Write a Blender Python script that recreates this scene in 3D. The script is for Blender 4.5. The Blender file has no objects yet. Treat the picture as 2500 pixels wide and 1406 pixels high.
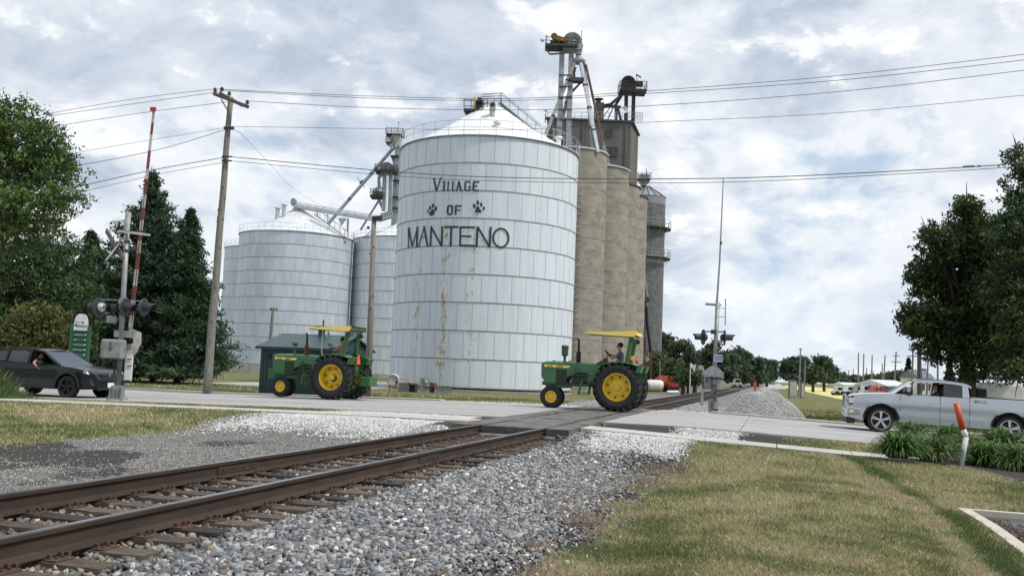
import bpy, bmesh, math, random
import numpy as np
from mathutils import Vector, Matrix, Euler
random.seed(7); RNG = np.random.default_rng(11)
R = math.radians; PI = math.pi; V = Vector
S = bpy.context.scene; C = S.collection

# ------------------------------------------------------------------ camera
FPX = 2350.0; ROLL = R(2.3); CH = 1.235; PITCH = math.atan(203*math.cos(ROLL)/FPX)
cam = bpy.data.cameras.new('camera'); cam_o = bpy.data.objects.new('camera', cam); C.objects.link(cam_o)
cam.sensor_width = 36; cam.lens = FPX/2500*36; cam.clip_start = .05; cam.clip_end = 9000
FW = V((0, math.cos(PITCH), math.sin(PITCH))); RT = V((1, 0, 0)); UP = RT.cross(FW)
CR = RT*math.cos(ROLL)+UP*math.sin(ROLL); CU = -RT*math.sin(ROLL)+UP*math.cos(ROLL)
m = Matrix((( CR.x, CU.x, -FW.x, 0), (CR.y, CU.y, -FW.y, 0), (CR.z, CU.z, -FW.z, CH), (0, 0, 0, 1)))
cam_o.matrix_world = m
S.camera = cam_o
# ------------------------------------------------------------------ light
SUN_EL, SUN_AZ = R(54), R(112)          # azimuth clockwise from +Y
w = bpy.data.worlds.new('World'); S.world = w; w.use_nodes = True
sun = bpy.data.lights.new('sun', 'SUN'); sun.energy = 3.3; sun.angle = R(6); sun.color = (1, .95, .86)
so = bpy.data.objects.new('sun', sun); C.objects.link(so)
sd = V((math.sin(SUN_AZ)*math.cos(SUN_EL), math.cos(SUN_AZ)*math.cos(SUN_EL), math.sin(SUN_EL)))
so.rotation_euler = sd.to_track_quat('Z', 'Y').to_euler()
S.view_settings.view_transform = 'Standard'; S.view_settings.look = 'None'
S.view_settings.exposure = 0.0; S.view_settings.gamma = 1
S.render.engine = 'CYCLES'; S.cycles.max_bounces = 6; S.cycles.transparent_max_bounces = 8

class NT:
    def __init__(s, tree): s.t = tree; s.n = tree.nodes; s.l = tree.links
    def add(s, typ, **k):
        n = s.n.new(typ); ins = k.pop('ins', {})
        for a, b in k.items(): setattr(n, a, b)
        for a, b in ins.items():
            if hasattr(b, 'links'): s.l.new(b, n.inputs[a])
            else: n.inputs[a].default_value = b
        return n
    def math(s, op, a, b=0.0, c=0.0, clamp=False):
        n = s.add('ShaderNodeMath', operation=op, ins={0: a, 1: b, 2: c}); n.use_clamp = clamp; return n.outputs[0]
    def mix(s, f, a, b, bt='MIX'):
        n = s.n.new('ShaderNodeMix'); n.data_type = 'RGBA'; n.blend_type = bt
        for i, v in ((0, f), (6, a), (7, b)):
            if hasattr(v, 'links'): s.l.new(v, n.inputs[i])
            else: n.inputs[i].default_value = v if i == 0 else (*v[:3], 1)
        return n.outputs[2]
    def noise(s, vec, scale, detail=5, rough=.55, w=0.0, dist=0.0):
        return s.add('ShaderNodeTexNoise', noise_dimensions='4D', ins={'Vector': vec, 'Scale': scale, 'Detail': detail, 'Roughness': rough, 'W': w, 'Distortion': dist}).outputs[0]
    def ramp(s, f, lo, hi, a=0.0, b=1.0):
        n = s.add('ShaderNodeMapRange', ins={0: f, 1: lo, 2: hi, 3: a, 4: b}); n.interpolation_type = 'SMOOTHSTEP'; return n.outputs[0]

# world: physical sky seen through broken cumulus
t = NT(w.node_tree); w.node_tree.nodes.clear()
sky = t.add('ShaderNodeTexSky', sky_type='NISHITA', sun_disc=False, sun_elevation=SUN_EL, sun_rotation=SUN_AZ, altitude=200, air_density=1.0, dust_density=1.5, ozone_density=1.0)
tc = t.add('ShaderNodeTexCoord').outputs['Generated']
sp = t.add('ShaderNodeSeparateXYZ', ins={0: tc})
zz = t.math('MAXIMUM', sp.outputs[2], 0.0)
pv = t.add('ShaderNodeMapping', ins={'Vector': tc, 'Location': (.9, .2, .35), 'Scale': (1, 1, 1.75)}).outputs[0]
pv2 = t.add('ShaderNodeVectorMath', operation='ADD', ins={0: pv, 1: (.012, -.004, .035)}).outputs[0]
n0 = t.noise(pv, 1.6, 4, .5, 9.2)
n1 = t.noise(pv, 3.3, 10, .55, 5.3, .15)
n1b = t.noise(pv2, 3.3, 6, .55, 5.3, .15)
n4 = t.noise(pv, 9.5, 9, .62, 6.1, .3)
n4b = t.noise(pv2, 9.5, 6, .60, 6.1, .3)
d = t.math('ADD', t.math('ADD', n1, t.math('MULTIPLY', t.math('SUBTRACT', n0, .5), .45)), t.math('MULTIPLY', t.math('SUBTRACT', n4, .5), .20))
cover = t.ramp(d, .355, .455)
lit = t.math('ADD', t.math('MULTIPLY', t.math('SUBTRACT', n1, n1b), 5.5), t.math('MULTIPLY', t.math('SUBTRACT', n4, n4b), 3.0))
thick = t.math('SUBTRACT', t.ramp(d, .43, .585), t.math('ADD', lit, t.math('MULTIPLY', t.math('SUBTRACT', n4, .5), 1.1)), clamp=True)
hz = t.ramp(zz, .0, .16, 1.0, 0.0)
thick = t.math('MULTIPLY', thick, t.ramp(t.noise(pv, 6.5, 8, .62, 21.0, .4), .30, .66, .35, 1.1), clamp=True)
cl = t.mix(thick, (8.3, 8.7, 9.15), (4.65, 5.4, 6.6))
hi = t.ramp(t.math('ADD', lit, t.math('MULTIPLY', t.math('SUBTRACT', n4, .5), .7)), .20, .56)
cl = t.mix(t.math('MULTIPLY', hi, .75), cl, (9.6, 9.7, 9.8))
bl = t.mix(.86, sky.outputs[0], (5.0, 6.3, 8.0))
col = t.mix(cover, bl, cl)
col = t.mix(t.math('MULTIPLY', hz, .55), col, (7.6, 8.4, 9.3))
bg = t.add('ShaderNodeBackground', ins={'Color': col, 'Strength': .108})
t.l.new(bg.outputs[0], t.add('ShaderNodeOutputWorld').inputs[0])

# ------------------------------------------------------------------ materials
MATS = {}
def mat(name, c1, c2=None, scale=3.0, rough=.6, metal=0.0, bump=0.0, bscale=20.0, stretch=(1, 1, 1), lo=.35, hi=.65,
        c3=None, s3=1.0, lo3=.6, hi3=.75, rnd=0.0, attr=None, spec=.5, trans=0.0, coord='pos', coat=0.0, detail=6):
    if name in MATS: return MATS[name]
    mt = bpy.data.materials.new(name); mt.use_nodes = True; t = NT(mt.node_tree)
    b = mt.node_tree.nodes['Principled BSDF']
    src = t.add('ShaderNodeNewGeometry').outputs['Position'] if coord == 'pos' else t.add('ShaderNodeTexCoord').outputs['Object']
    mp = t.add('ShaderNodeMapping', ins={'Vector': src, 'Scale': stretch}).outputs[0]
    if attr: col = t.add('ShaderNodeAttribute', attribute_name=attr).outputs['Color']
    else: col = t.add('ShaderNodeRGB').outputs[0]; col.default_value = (*c1, 1)
    if c2 is not None:
        f = t.ramp(t.noise(mp, scale, detail), lo, hi)
        col = t.mix(f, col, c2)
    if c3 is not None:
        f = t.ramp(t.noise(mp, s3, 8, .65, 5.0), lo3, hi3); col = t.mix(f, col, c3)
    if rnd:
        oi = t.add('ShaderNodeObjectInfo').outputs['Random']
        hsv = t.add('ShaderNodeHueSaturation', ins={'Color': col, 'Value': t.math('ADD', t.math('MULTIPLY', oi, rnd), 1-rnd/2)}); col = hsv.outputs[0]
    t.l.new(col, b.inputs['Base Color'])
    b.inputs['Roughness'].default_value = rough; b.inputs['Metallic'].default_value = metal
    b.inputs['Specular IOR Level'].default_value = spec
    if trans: b.inputs['Transmission Weight'].default_value = trans
    if coat: b.inputs['Coat Weight'].default_value = coat; b.inputs['Coat Roughness'].default_value = .08
    if bump:
        bn = t.add('ShaderNodeBump', ins={'Height': t.noise(mp, bscale, 5), 'Strength': min(1, bump), 'Distance': .02*bump})
        t.l.new(bn.outputs[0], b.inputs['Normal'])
    MATS[name] = mt; return mt
def leafmat(name):
    if name in MATS: return MATS[name]
    mt = bpy.data.materials.new(name); mt.use_nodes = True; t = NT(mt.node_tree); t.n.clear()
    col = t.add('ShaderNodeAttribute', attribute_name='col').outputs['Color']
    d = t.add('ShaderNodeBsdfPrincipled', ins={'Base Color': col, 'Roughness': .55, 'Specular IOR Level': .3})
    tr = t.add('ShaderNodeBsdfTranslucent', ins={'Color': t.mix(.5, col, (.16, .24, .04), 'MULTIPLY') if False else col})
    mx = t.add('ShaderNodeMixShader', ins={0: .28, 1: d.outputs[0], 2: tr.outputs[0]})
    t.l.new(mx.outputs[0], t.add('ShaderNodeOutputMaterial').inputs[0]); MATS[name] = mt; return mt

M_ = lambda *a, **k: mat(*a, **k)
white_bin = mat('white_bin_paint', (.60, .67, .72), (.52, .60, .67), scale=.5, rough=.5, stretch=(1, 1, .25), rnd=.05, bump=.1, bscale=2)
def rusty_white():
    mt = bpy.data.materials.new('weathered_white_paint'); mt.use_nodes = True; t = NT(mt.node_tree); b = t.n['Principled BSDF']
    p = t.add('ShaderNodeNewGeometry').outputs['Position']
    m1 = t.add('ShaderNodeMapping', ins={'Vector': p, 'Scale': (1, 1, .14)}).outputs[0]
    m2 = t.add('ShaderNodeMapping', ins={'Vector': p, 'Scale': (1, 1, .45)}).outputs[0]
    col = t.mix(t.ramp(t.noise(m1, 2.2, 6), .3, .7), (.635, .69, .75), (.56, .615, .675))
    col = t.mix(t.ramp(t.noise(m1, 7, 6, .6, 2.), .58, .72, 0, .35), col, (.36, .42, .46))
    sx = t.add('ShaderNodeSeparateXYZ', ins={0: p})
    bands = None
    for xc, wd, z0, z1, a in ((-5.0, .9, 0, 12.5, .215), (-3.0, 1.1, .5, 12, .165), (-7.0, 1.0, 1, 10, .165), (1.9, .6, 10, 19, .10), (-4.3, .5, 8, 13, .15)):
        g = t.math('SUBTRACT', 1.0, t.math('DIVIDE', t.math('ABSOLUTE', t.math('SUBTRACT', sx.outputs[0], xc)), wd), clamp=True)
        zr = t.math('MULTIPLY', t.ramp(sx.outputs[2], z0-.5, z0+1), t.ramp(sx.outputs[2], z1-1, z1+1, 1, 0))
        v = t.math('MULTIPLY', t.math('MULTIPLY', g, zr), a)
        bands = v if bands is None else t.math('MAXIMUM', bands, v)
    nz = t.math('ADD', t.math('ADD', t.noise(m2, 3.6, 8, .74, 7.0), .0), bands)
    col = t.mix(t.ramp(nz, .685, .725), col, (.52, .44, .26))
    col = t.mix(t.ramp(nz, .735, .79), col, (.26, .12, .045))
    oi = t.add('ShaderNodeObjectInfo').outputs['Random']
    col = t.add('ShaderNodeHueSaturation', ins={'Color': col, 'Value': t.math('ADD', t.math('MULTIPLY', oi, .06), .97)}).outputs[0]
    t.l.new(col, b.inputs['Base Color']); b.inputs['Roughness'].default_value = .45
    bn = t.add('ShaderNodeBump', ins={'Height': t.noise(p, 1.2, 3), 'Strength': .25, 'Distance': .05}); t.l.new(bn.outputs[0], b.inputs['Normal'])
    MATS['rw'] = mt; return mt
rusty = rusty_white()
roof_white = mat('flaking_white_roof', (.78, .80, .80), (.62, .66, .68), scale=.8, rough=.5, c3=(.33, .35, .36), s3=1.6, lo3=.66, hi3=.72)
galv = mat('galvanised_panel', (.58, .63, .71), (.50, .55, .63), scale=1.2, rough=.45, metal=.25, stretch=(1, 1, .3), rnd=.10, bump=.08, bscale=2)
galv2 = mat('pale_galvanised_panel', (.74, .79, .84), (.66, .71, .77), scale=1.2, rough=.5, metal=.1, stretch=(1, 1, .3), rnd=.06)
seam = mat('seam_steel', (.17, .19, .22), (.25, .27, .30), scale=2, rough=.55, c3=(.22, .12, .06), s3=2.0, lo3=.66, hi3=.74)
seam_l = mat('light_seam', (.34, .37, .40), (.44, .47, .5), scale=2, rough=.6, c3=(.24, .17, .11), s3=2.0, lo3=.62, hi3=.72)
seam_g = mat('grey_seam', (.36, .39, .44), (.42, .45, .5), scale=2, rough=.6)
steel = mat('galvanised_steel', (.34, .38, .40), (.24, .27, .29), scale=2, rough=.5, metal=.4)
pale_steel = mat('pale_steel', (.55, .58, .6), (.42, .45, .47), scale=2, rough=.45, metal=.3)
shiny = mat('bright_steel', (.75, .77, .8), (.6, .62, .66), scale=1, rough=.22, metal=.85)
dkst = mat('dark_steel', (.035, .038, .042), (.07, .07, .07), scale=3, rough=.6, metal=.2)
black = mat('black_paint', (.012, .012, .014), rough=.5)
blackm = mat('matt_black', (.02, .02, .022), rough=.85)
conc = mat('grain_elevator_concrete', (.30, .275, .235), (.215, .20, .172), scale=.7, rough=.9, bump=.3, bscale=4, stretch=(1, 1, 1.8), c3=(.13, .115, .10), s3=.9, lo3=.53, hi3=.75)
conc2 = mat('headhouse_concrete', (.135, .131, .122), (.09, .088, .082), scale=.5, rough=.9, bump=.3, bscale=3, stretch=(1, 1, .25), c3=(.22, .20, .17), s3=.7, lo3=.6, hi3=.75)
darksilo = mat('dark_silo_bands', (.15, .15, .155), (.10, .10, .105), scale=1.5, rough=.55, metal=.3)
wood = mat('weathered_pole_wood', (.25, .235, .21), (.13, .12, .105), scale=6, rough=.9, bump=.8, bscale=14, stretch=(6, 6, .5), c3=(.30, .27, .23), s3=9, lo3=.6, hi3=.75)
dkwood = mat('dark_crossarm_wood', (.06, .05, .04), (.11, .095, .08), scale=8, rough=.9)
wire_m = mat('wire_aluminium', (.06, .065, .07), rough=.5, metal=.3)
porc = mat('insulator_porcelain', (.06, .055, .055), rough=.25)
rust = mat('rusty_iron', (.16, .065, .028), (.09, .04, .02), scale=6, rough=.85)
railm = mat('rusty_rail_web', (.034, .025, .020), (.055, .038, .028), scale=2.0, rough=.8, stretch=(1, 1, 4), c3=(.10, .05, .03), s3=5, lo3=.60, hi3=.8, spec=.3)
railtop = mat('polished_rail_head', (.42, .43, .46), (.28, .27, .27), scale=1.5, rough=.28, metal=.9)
green = mat('tractor_green_paint', (.020, .125, .024), (.016, .095, .020), scale=5, rough=.35, coat=.35, c3=(.07, .09, .05), s3=9, lo3=.66, hi3=.78, coord='obj')
green_d = mat('dusty_green_paint', (.018, .085, .024), (.04, .065, .035), scale=6, rough=.55, coord='obj')
grille = mat('dark_green_grille', (.012, .03, .014), rough=.7)
yellow = mat('tractor_yellow_paint', (.72, .50, .03), (.62, .43, .03), scale=3, rough=.4, coord='obj', c3=(.35, .24, .05), s3=5, lo3=.68, hi3=.8)
canopy_y = mat('pale_yellow_canopy', (.90, .70, .16), (.84, .65, .15), scale=2, rough=.45, coord='obj')
rubber = mat('tyre_rubber', (.011, .011, .013), (.02, .019, .019), scale=9, rough=.8, bump=.2, bscale=30, coord='obj')
silver = mat('silver_vehicle_paint', (.47, .50, .54), (.45, .48, .52), scale=1, rough=.27, metal=.85, coat=.6, coord='obj')
suvp = mat('dark_green_vehicle_paint', (.003, .010, .009), rough=.28, spec=.35, coat=.35)
plast = mat('black_plastic_trim', (.018, .019, .02), rough=.6)
glass = mat('tinted_glass', (.012, .014, .017), rough=.04, spec=.8)
windg = mat('windscreen_glass', (.03, .045, .06), rough=.03, spec=1.0)
chrome = mat('chrome', (.7, .72, .74), rough=.12, metal=1.0)
alloy = mat('machined_alloy', (.62, .63, .65), rough=.28, metal=.9)
headl = mat('headlamp_glass', (.75, .75, .72), (.35, .35, .36), scale=14, rough=.1, coat=1, coord='obj')
red = mat('red_lens', (.45, .02, .015), rough=.3)
orange = mat('orange_plastic', (.80, .13, .02), rough=.5)
postor = mat('orange_marker_sleeve', (.62, .085, .022), (.5, .06, .02), scale=6, rough=.5, c3=(.12, .03, .02), s3=16, lo3=.66, hi3=.7, stretch=(1, 1, .6))
whitep = mat('white_plastic', (.78, .80, .80), (.68, .70, .70), scale=6, rough=.45)
whitem = mat('white_painted_metal', (.72, .74, .74), (.6, .61, .6), scale=3, rough=.5)
agedw = mat('aged_white_metal', (.50, .50, .47), (.36, .34, .30), scale=4, rough=.6, c3=(.2, .13, .08), s3=5, lo3=.64, hi3=.76)
agedg = mat('aged_grey_metal', (.30, .31, .32), (.21, .215, .22), scale=4, rough=.5, metal=.3)
shadehood = mat('signal_visor_black', (.03, .034, .042), rough=.55)
redp = mat('red_reflective_band', (.24, .045, .035), (.17, .035, .03), scale=6, rough=.5)
shedg = mat('dark_green_siding', (.014, .042, .045), (.010, .033, .036), scale=2, rough=.55)
shedr = mat('green_metal_roof', (.035, .075, .075), (.028, .062, .062), scale=2, rough=.45)
signg = mat('sign_green', (.018, .11, .048), (.015, .09, .04), scale=2, rough=.45)
ink = mat('black_lettering_paint', (.018, .022, .028), rough=.6)
blueink = mat('dark_blue_ink', (.03, .07, .14), rough=.5)
skin = mat('skin', (.42, .24, .17), rough=.55)
hairm = mat('dark_hair', (.012, .010, .009), rough=.8)
tee = mat('blue_grey_cotton', (.10, .135, .19), (.08, .11, .16), scale=20, rough=.9)
jeans = mat('dark_denim', (.03, .04, .07), rough=.9)
plaid = mat('red_white_plaid', (.42, .36, .36), (.30, .05, .05), scale=16, rough=.9, lo=.48, hi=.52)
bark = mat('tree_bark', (.055, .045, .036), (.09, .075, .06), scale=6, rough=.95, bump=.6, bscale=12, stretch=(3, 3, .6))
leafy = leafmat('leaf'); bladem = leafmat('grass_blade')
stonem = mat('stone', (.2, .2, .2), attr='col', c2=None, rough=.85, bump=.4, bscale=60)
tie_m = mat('creosoted_tie_wood', (.036, .028, .025), (.016, .014, .014), scale=7, rough=.85, bump=1.0, bscale=16, stretch=(.6, 6, 6), coord='obj', rnd=.9)
tie_g = mat('greyed_tie_wood', (.14, .108, .082), (.06, .045, .036), scale=7, rough=.9, bump=1.0, bscale=16, stretch=(.6, 6, 6), coord='obj', rnd=.5)
platem = mat('rusty_tie_plate', (.095, .052, .034), (.06, .036, .026), scale=9, rough=.85)
concrete = mat('road_concrete', (.40, .395, .385), (.28, .28, .28), scale=1.1, rough=.8, bump=.15, bscale=25, stretch=(.05, 1.0, 1), c3=(.17, .168, .165), s3=1.6, lo3=.50, hi3=.70, rnd=.14, coord='obj', lo=.3, hi=.7)
def add_cracks(mt):
    t = NT(mt.node_tree); b = t.n['Principled BSDF']; src = b.inputs['Base Color'].links[0].from_socket; tc_ = t.add('ShaderNodeTexCoord').outputs['Object']
    n_ = t.noise(tc_, .55, 8, .62, 3.0); r = t.ramp(t.math('ABSOLUTE', t.math('SUBTRACT', n_, .5)), .0, .0045, 1, 0); g = t.ramp(t.noise(tc_, .25, 3, .5, 8.0), .46, .56)
    col = t.mix(t.math('MULTIPLY', t.math('MULTIPLY', r, g), .75), src, (.06, .06, .06)); pt = t.ramp(t.noise(tc_, .5, 7, .65, 14.0), .60, .63); col = t.mix(t.math('MULTIPLY', pt, .35), col, (.13, .13, .13)); t.l.new(col, b.inputs['Base Color'])
add_cracks(concrete)
curbm = mat('curb_concrete', (.50, .46, .39), (.42, .385, .33), scale=3, rough=.9, bump=.2, bscale=30)
walkm = mat('sidewalk_concrete', (.47, .45, .42), (.38, .365, .34), scale=1.5, rough=.9, bump=.15, bscale=30, rnd=.08)
crossm = mat('worn_crossing_asphalt', (.155, .145, .135), (.095, .09, .085), scale=2.2, rough=.9, bump=.7, bscale=20, c3=(.065, .062, .058), s3=3, lo3=.58, hi3=.68, stretch=(1, .5, 1))
asph = mat('asphalt', (.10, .10, .105), (.07, .07, .072), scale=2, rough=.9, bump=.6, bscale=60)
hay = mat('dry_yellow_grass', (.66, .60, .27), (.48, .46, .18), scale=.35, rough=.95, bump=.6, bscale=3, c3=(.35, .36, .11), s3=.25, lo3=.60, hi3=.78)
palegr = mat('pale_gravel', (.42, .41, .39), (.32, .31, .30), scale=3, rough=.95, bump=1.0, bscale=30)
mulchm = mat('dark_mulch', (.045, .032, .026), (.02, .015, .013), scale=20, rough=.95, bump=1, bscale=40)

# ------------------------------------------------------------------ helpers
TH = R(15.3); ct, st = math.cos(TH), math.sin(TH)
def Q(q, s, z=0.0):                       # track frame -> world
    p = q-5.69; return V((p*ct+s*st, -p*st+s*ct, z))
def qs(x, y): return x*ct-y*st+5.69, x*st+y*ct
def ray(px, py): return CR*((px-1250)/FPX)+CU*((703-py)/FPX)+FW
def at(px, py, Y):
    d = ray(px, py); return d*(Y/d.y)+V((0, 0, CH))
def on(px, py, z):
    d = ray(px, py); return d*((z-CH)/d.z)+V((0, 0, CH))

def tag(o, label=None, cat=None, group=None, kind=None):
    if label: o['label'] = label
    if cat: o['category'] = cat
    if group: o['group'] = group
    if kind: o['kind'] = kind
    return o
def thing(name, label, cat, loc=(0, 0, 0), rz=0.0, group=None, kind=None, rot=None):
    o = bpy.data.objects.new(name, None); C.objects.link(o); o.empty_display_size = .2
    o.location = loc; o.rotation_euler = rot if rot else (0, 0, rz)
    return tag(o, label, cat, group, kind)

class MB:
    def __init__(s): s.v = []; s.f = []
    def quad(s, a, b, c, d):
        i = len(s.v); s.v += [tuple(a), tuple(b), tuple(c), tuple(d)]; s.f.append((i, i+1, i+2, i+3)); return s
    def poly(s, pts):
        i = len(s.v); s.v += [tuple(p) for p in pts]; s.f.append(tuple(range(i, i+len(pts)))); return s
    def box(s, c, d, rz=0.0, rot=None):
        c = V(c); h = V(d)*.5; i = len(s.v); e = (rot if rot is not None else Euler((0, 0, rz))).to_matrix() if not isinstance(rot, Matrix) else rot
        for x, y, z in ((-1, -1, -1), (1, -1, -1), (1, 1, -1), (-1, 1, -1), (-1, -1, 1), (1, -1, 1), (1, 1, 1), (-1, 1, 1)):
            s.v.append(tuple(c+e@V((x*h.x, y*h.y, z*h.z))))
        for f in ((3, 2, 1, 0), (4, 5, 6, 7), (0, 1, 5, 4), (1, 2, 6, 5), (2, 3, 7, 6), (3, 0, 4, 7)): s.f.append(tuple(i+k for k in f))
        return s
    def bar(s, a, b, w, h=None):          # rectangular bar between two points
        a, b = V(a), V(b); d = b-a; L = d.length
        if L < 1e-6: return s
        e = d.to_track_quat('X', 'Z').to_matrix(); return s.box((a+b)/2, (L, w, h or w), rot=e)
    def cyl(s, a, b, r0, r1=None, n=12, caps=True):
        a, b = V(a), V(b); r1 = r0 if r1 is None else r1; d = (b-a)
        q = d.to_track_quat('Z', 'X').to_matrix() if d.length > 1e-9 else Matrix.Identity(3); i = len(s.v)
        for k in range(n):
            u = q@V((math.cos(2*PI*k/n), math.sin(2*PI*k/n), 0)); s.v.append(tuple(a+u*r0)); s.v.append(tuple(b+u*r1))
        for k in range(n):
            j = (k+1) % n; s.f.append((i+2*k, i+2*j, i+2*j+1, i+2*k+1))
        if caps:
            s.f.append(tuple(i+2*k for k in reversed(range(n)))); s.f.append(tuple(i+2*k+1 for k in range(n)))
        return s
    def tube(s, pts, r, n=6):
        pts = [V(p) for p in pts]; i = len(s.v); m_ = len(pts)
        for k, p in enumerate(pts):
            d = (pts[min(k+1, m_-1)]-pts[max(k-1, 0)]).normalized(); q = d.to_track_quat('Z', 'X').to_matrix()
            rr = r[k] if isinstance(r, (list, tuple)) else r
            for a in range(n): s.v.append(tuple(p+q@V((math.cos(2*PI*a/n)*rr, math.sin(2*PI*a/n)*rr, 0))))
        for k in range(m_-1):
            for a in range(n):
                b = (a+1) % n; s.f.append((i+k*n+a, i+k*n+b, i+(k+1)*n+b, i+(k+1)*n+a))
        s.f.append(tuple(i+a for a in reversed(range(n)))); s.f.append(tuple(i+(m_-1)*n+a for a in range(n)))
        return s
    def lathe(s, prof, n=24, c=(0, 0, 0), axis='Z', a0=0.0, a1=2*PI):
        c = V(c); i = len(s.v); full = abs(a1-a0-2*PI) < 1e-6; N = n if full else n+1; m_ = len(prof)
        for k in range(N):
            a = a0+(a1-a0)*k/n
            for r, z in prof:
                p = V((r*math.cos(a), r*math.sin(a), z)) if axis == 'Z' else (V((r*math.cos(a), z, r*math.sin(a))) if axis == 'Y' else V((z, r*math.cos(a), r*math.sin(a))))
                s.v.append(tuple(c+p))
        for k in range(n):
            j = (k+1) % N if full else k+1
            for q in range(m_-1):
                f = (i+k*m_+q, i+j*m_+q, i+j*m_+q+1, i+k*m_+q+1); s.f.append(f if axis != 'Y' else f[::-1])
        return s
    def prism(s, pts, a, b, axis='Y'):      # 2-D outline extruded from a to b along an axis
        def P(u, v, t): return {'Y': (u, t, v), 'X': (t, u, v), 'Z': (u, v, t)}[axis]
        i = len(s.v); n = len(pts); s.v += [P(u, v, a) for u, v in pts]+[P(u, v, b) for u, v in pts]
        s.f.append(tuple(range(i, i+n))); s.f.append(tuple(range(i+2*n-1, i+n-1, -1)))
        for k in range(n): j = (k+1) % n; s.f.append((i+k, i+n+k, i+n+j, i+j))
        return s
    def ball(s, c, r, n=10, sc=(1, 1, 1)):
        c = V(c); i = len(s.v); m_ = max(4, n//2)
        for k in range(1, m_):
            ph = PI*k/m_
            for a in range(n): s.v.append((c.x+r*sc[0]*math.sin(ph)*math.cos(2*PI*a/n), c.y+r*sc[1]*math.sin(ph)*math.sin(2*PI*a/n), c.z+r*sc[2]*math.cos(ph)))
        t_ = len(s.v); s.v += [(c.x, c.y, c.z+r*sc[2]), (c.x, c.y, c.z-r*sc[2])]
        for k in range(m_-2):
            for a in range(n): b = (a+1) % n; s.f.append((i+k*n+a, i+(k+1)*n+a, i+(k+1)*n+b, i+k*n+b))
        for a in range(n):
            b = (a+1) % n; s.f.append((t_, i+a, i+b)); s.f.append((t_+1, i+(m_-2)*n+b, i+(m_-2)*n+a))
        return s
    def mesh(s, name, mt, smooth=False):
        me = bpy.data.meshes.new(name); me.from_pydata(s.v, [], s.f); me.materials.append(mt)
        bm = bmesh.new(); bm.from_mesh(me); bmesh.ops.recalc_face_normals(bm, faces=bm.faces); bm.to_mesh(me); bm.free()
        if smooth: me.shade_smooth()
        me.update(); return me
    def build(s, name, mt, parent=None, world=False, smooth=False, bevel=0.0, auto=None, weld=False):
        if world and parent is not None:
            mi = (Matrix.Translation(parent.location)@parent.rotation_euler.to_matrix().to_4x4()).inverted()
            if parent.parent:
                pp = parent.parent; mi = mi@(Matrix.Translation(pp.location)@pp.rotation_euler.to_matrix().to_4x4()).inverted()
            s.v = [tuple(mi@V(p)) for p in s.v]
        o = bpy.data.objects.new(name, s.mesh(name, mt, smooth)); C.objects.link(o); o.parent = parent
        if weld: bm = bmesh.new(); bm.from_mesh(o.data); bmesh.ops.remove_doubles(bm, verts=bm.verts, dist=1e-4); bmesh.ops.recalc_face_normals(bm, faces=bm.faces); bm.to_mesh(o.data); bm.free()
        if auto is not None:
            try: o.data.set_sharp_from_angle(angle=R(auto))
            except Exception: pass
        if bevel:
            b = o.modifiers.new('bevel', 'BEVEL'); b.width = bevel; b.segments = 2; b.limit_method = 'ANGLE'; b.angle_limit = R(35)
        return o
def link(name, me, parent, loc=(0, 0, 0), rot=(0, 0, 0), scale=None):
    o = bpy.data.objects.new(name, me); C.objects.link(o); o.parent = parent; o.location = loc; o.rotation_euler = rot
    if scale: o.scale = scale
    return o
def copy_tree(o, parent=None):
    c = o.copy(); C.objects.link(c); c.parent = parent
    for ch in list(o.children): copy_tree(ch, c)
    return c
def np_mesh(name, v, f, mt, col=None, parent=None, smooth=False):
    me = bpy.data.meshes.new(name); n, k = f.shape
    me.vertices.add(len(v)); me.vertices.foreach_set('co', v.astype(np.float32).ravel())
    me.loops.add(n*k); me.loops.foreach_set('vertex_index', f.astype(np.int32).ravel())
    me.polygons.add(n); me.polygons.foreach_set('loop_start', np.arange(0, n*k, k, dtype=np.int32))
    if smooth: me.polygons.foreach_set('use_smooth', np.ones(n, dtype=bool))
    if col is not None:
        a = me.color_attributes.new('col', 'FLOAT_COLOR', 'POINT'); c4 = np.ones((len(v), 4), np.float32); c4[:, :col.shape[1]] = col; a.data.foreach_set('color', c4.ravel())
    me.materials.append(mt); me.update(calc_edges=True); me.validate()
    o = bpy.data.objects.new(name, me); C.objects.link(o); o.parent = parent; return o
def text(name, s, size, mt, parent, loc, rot, ext=.002, sx=1.0, align='LEFT', bold=0.0):
    cu = bpy.data.curves.new(name, 'FONT'); cu.body = s; cu.size = size; cu.extrude = ext; cu.align_x = align; cu.offset = bold; cu.resolution_u = 2
    o = bpy.data.objects.new(name, cu); C.objects.link(o); dg = bpy.context.evaluated_depsgraph_get()
    me = bpy.data.meshes.new_from_object(o.evaluated_get(dg)); bpy.data.objects.remove(o); bpy.data.curves.remove(cu)
    me.materials.clear(); me.materials.append(mt); me.name = name
    n = bpy.data.objects.new(name, me); C.objects.link(n); n.parent = parent; n.location = loc; n.rotation_euler = rot; n.scale = (sx, 1, 1); return n

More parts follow.
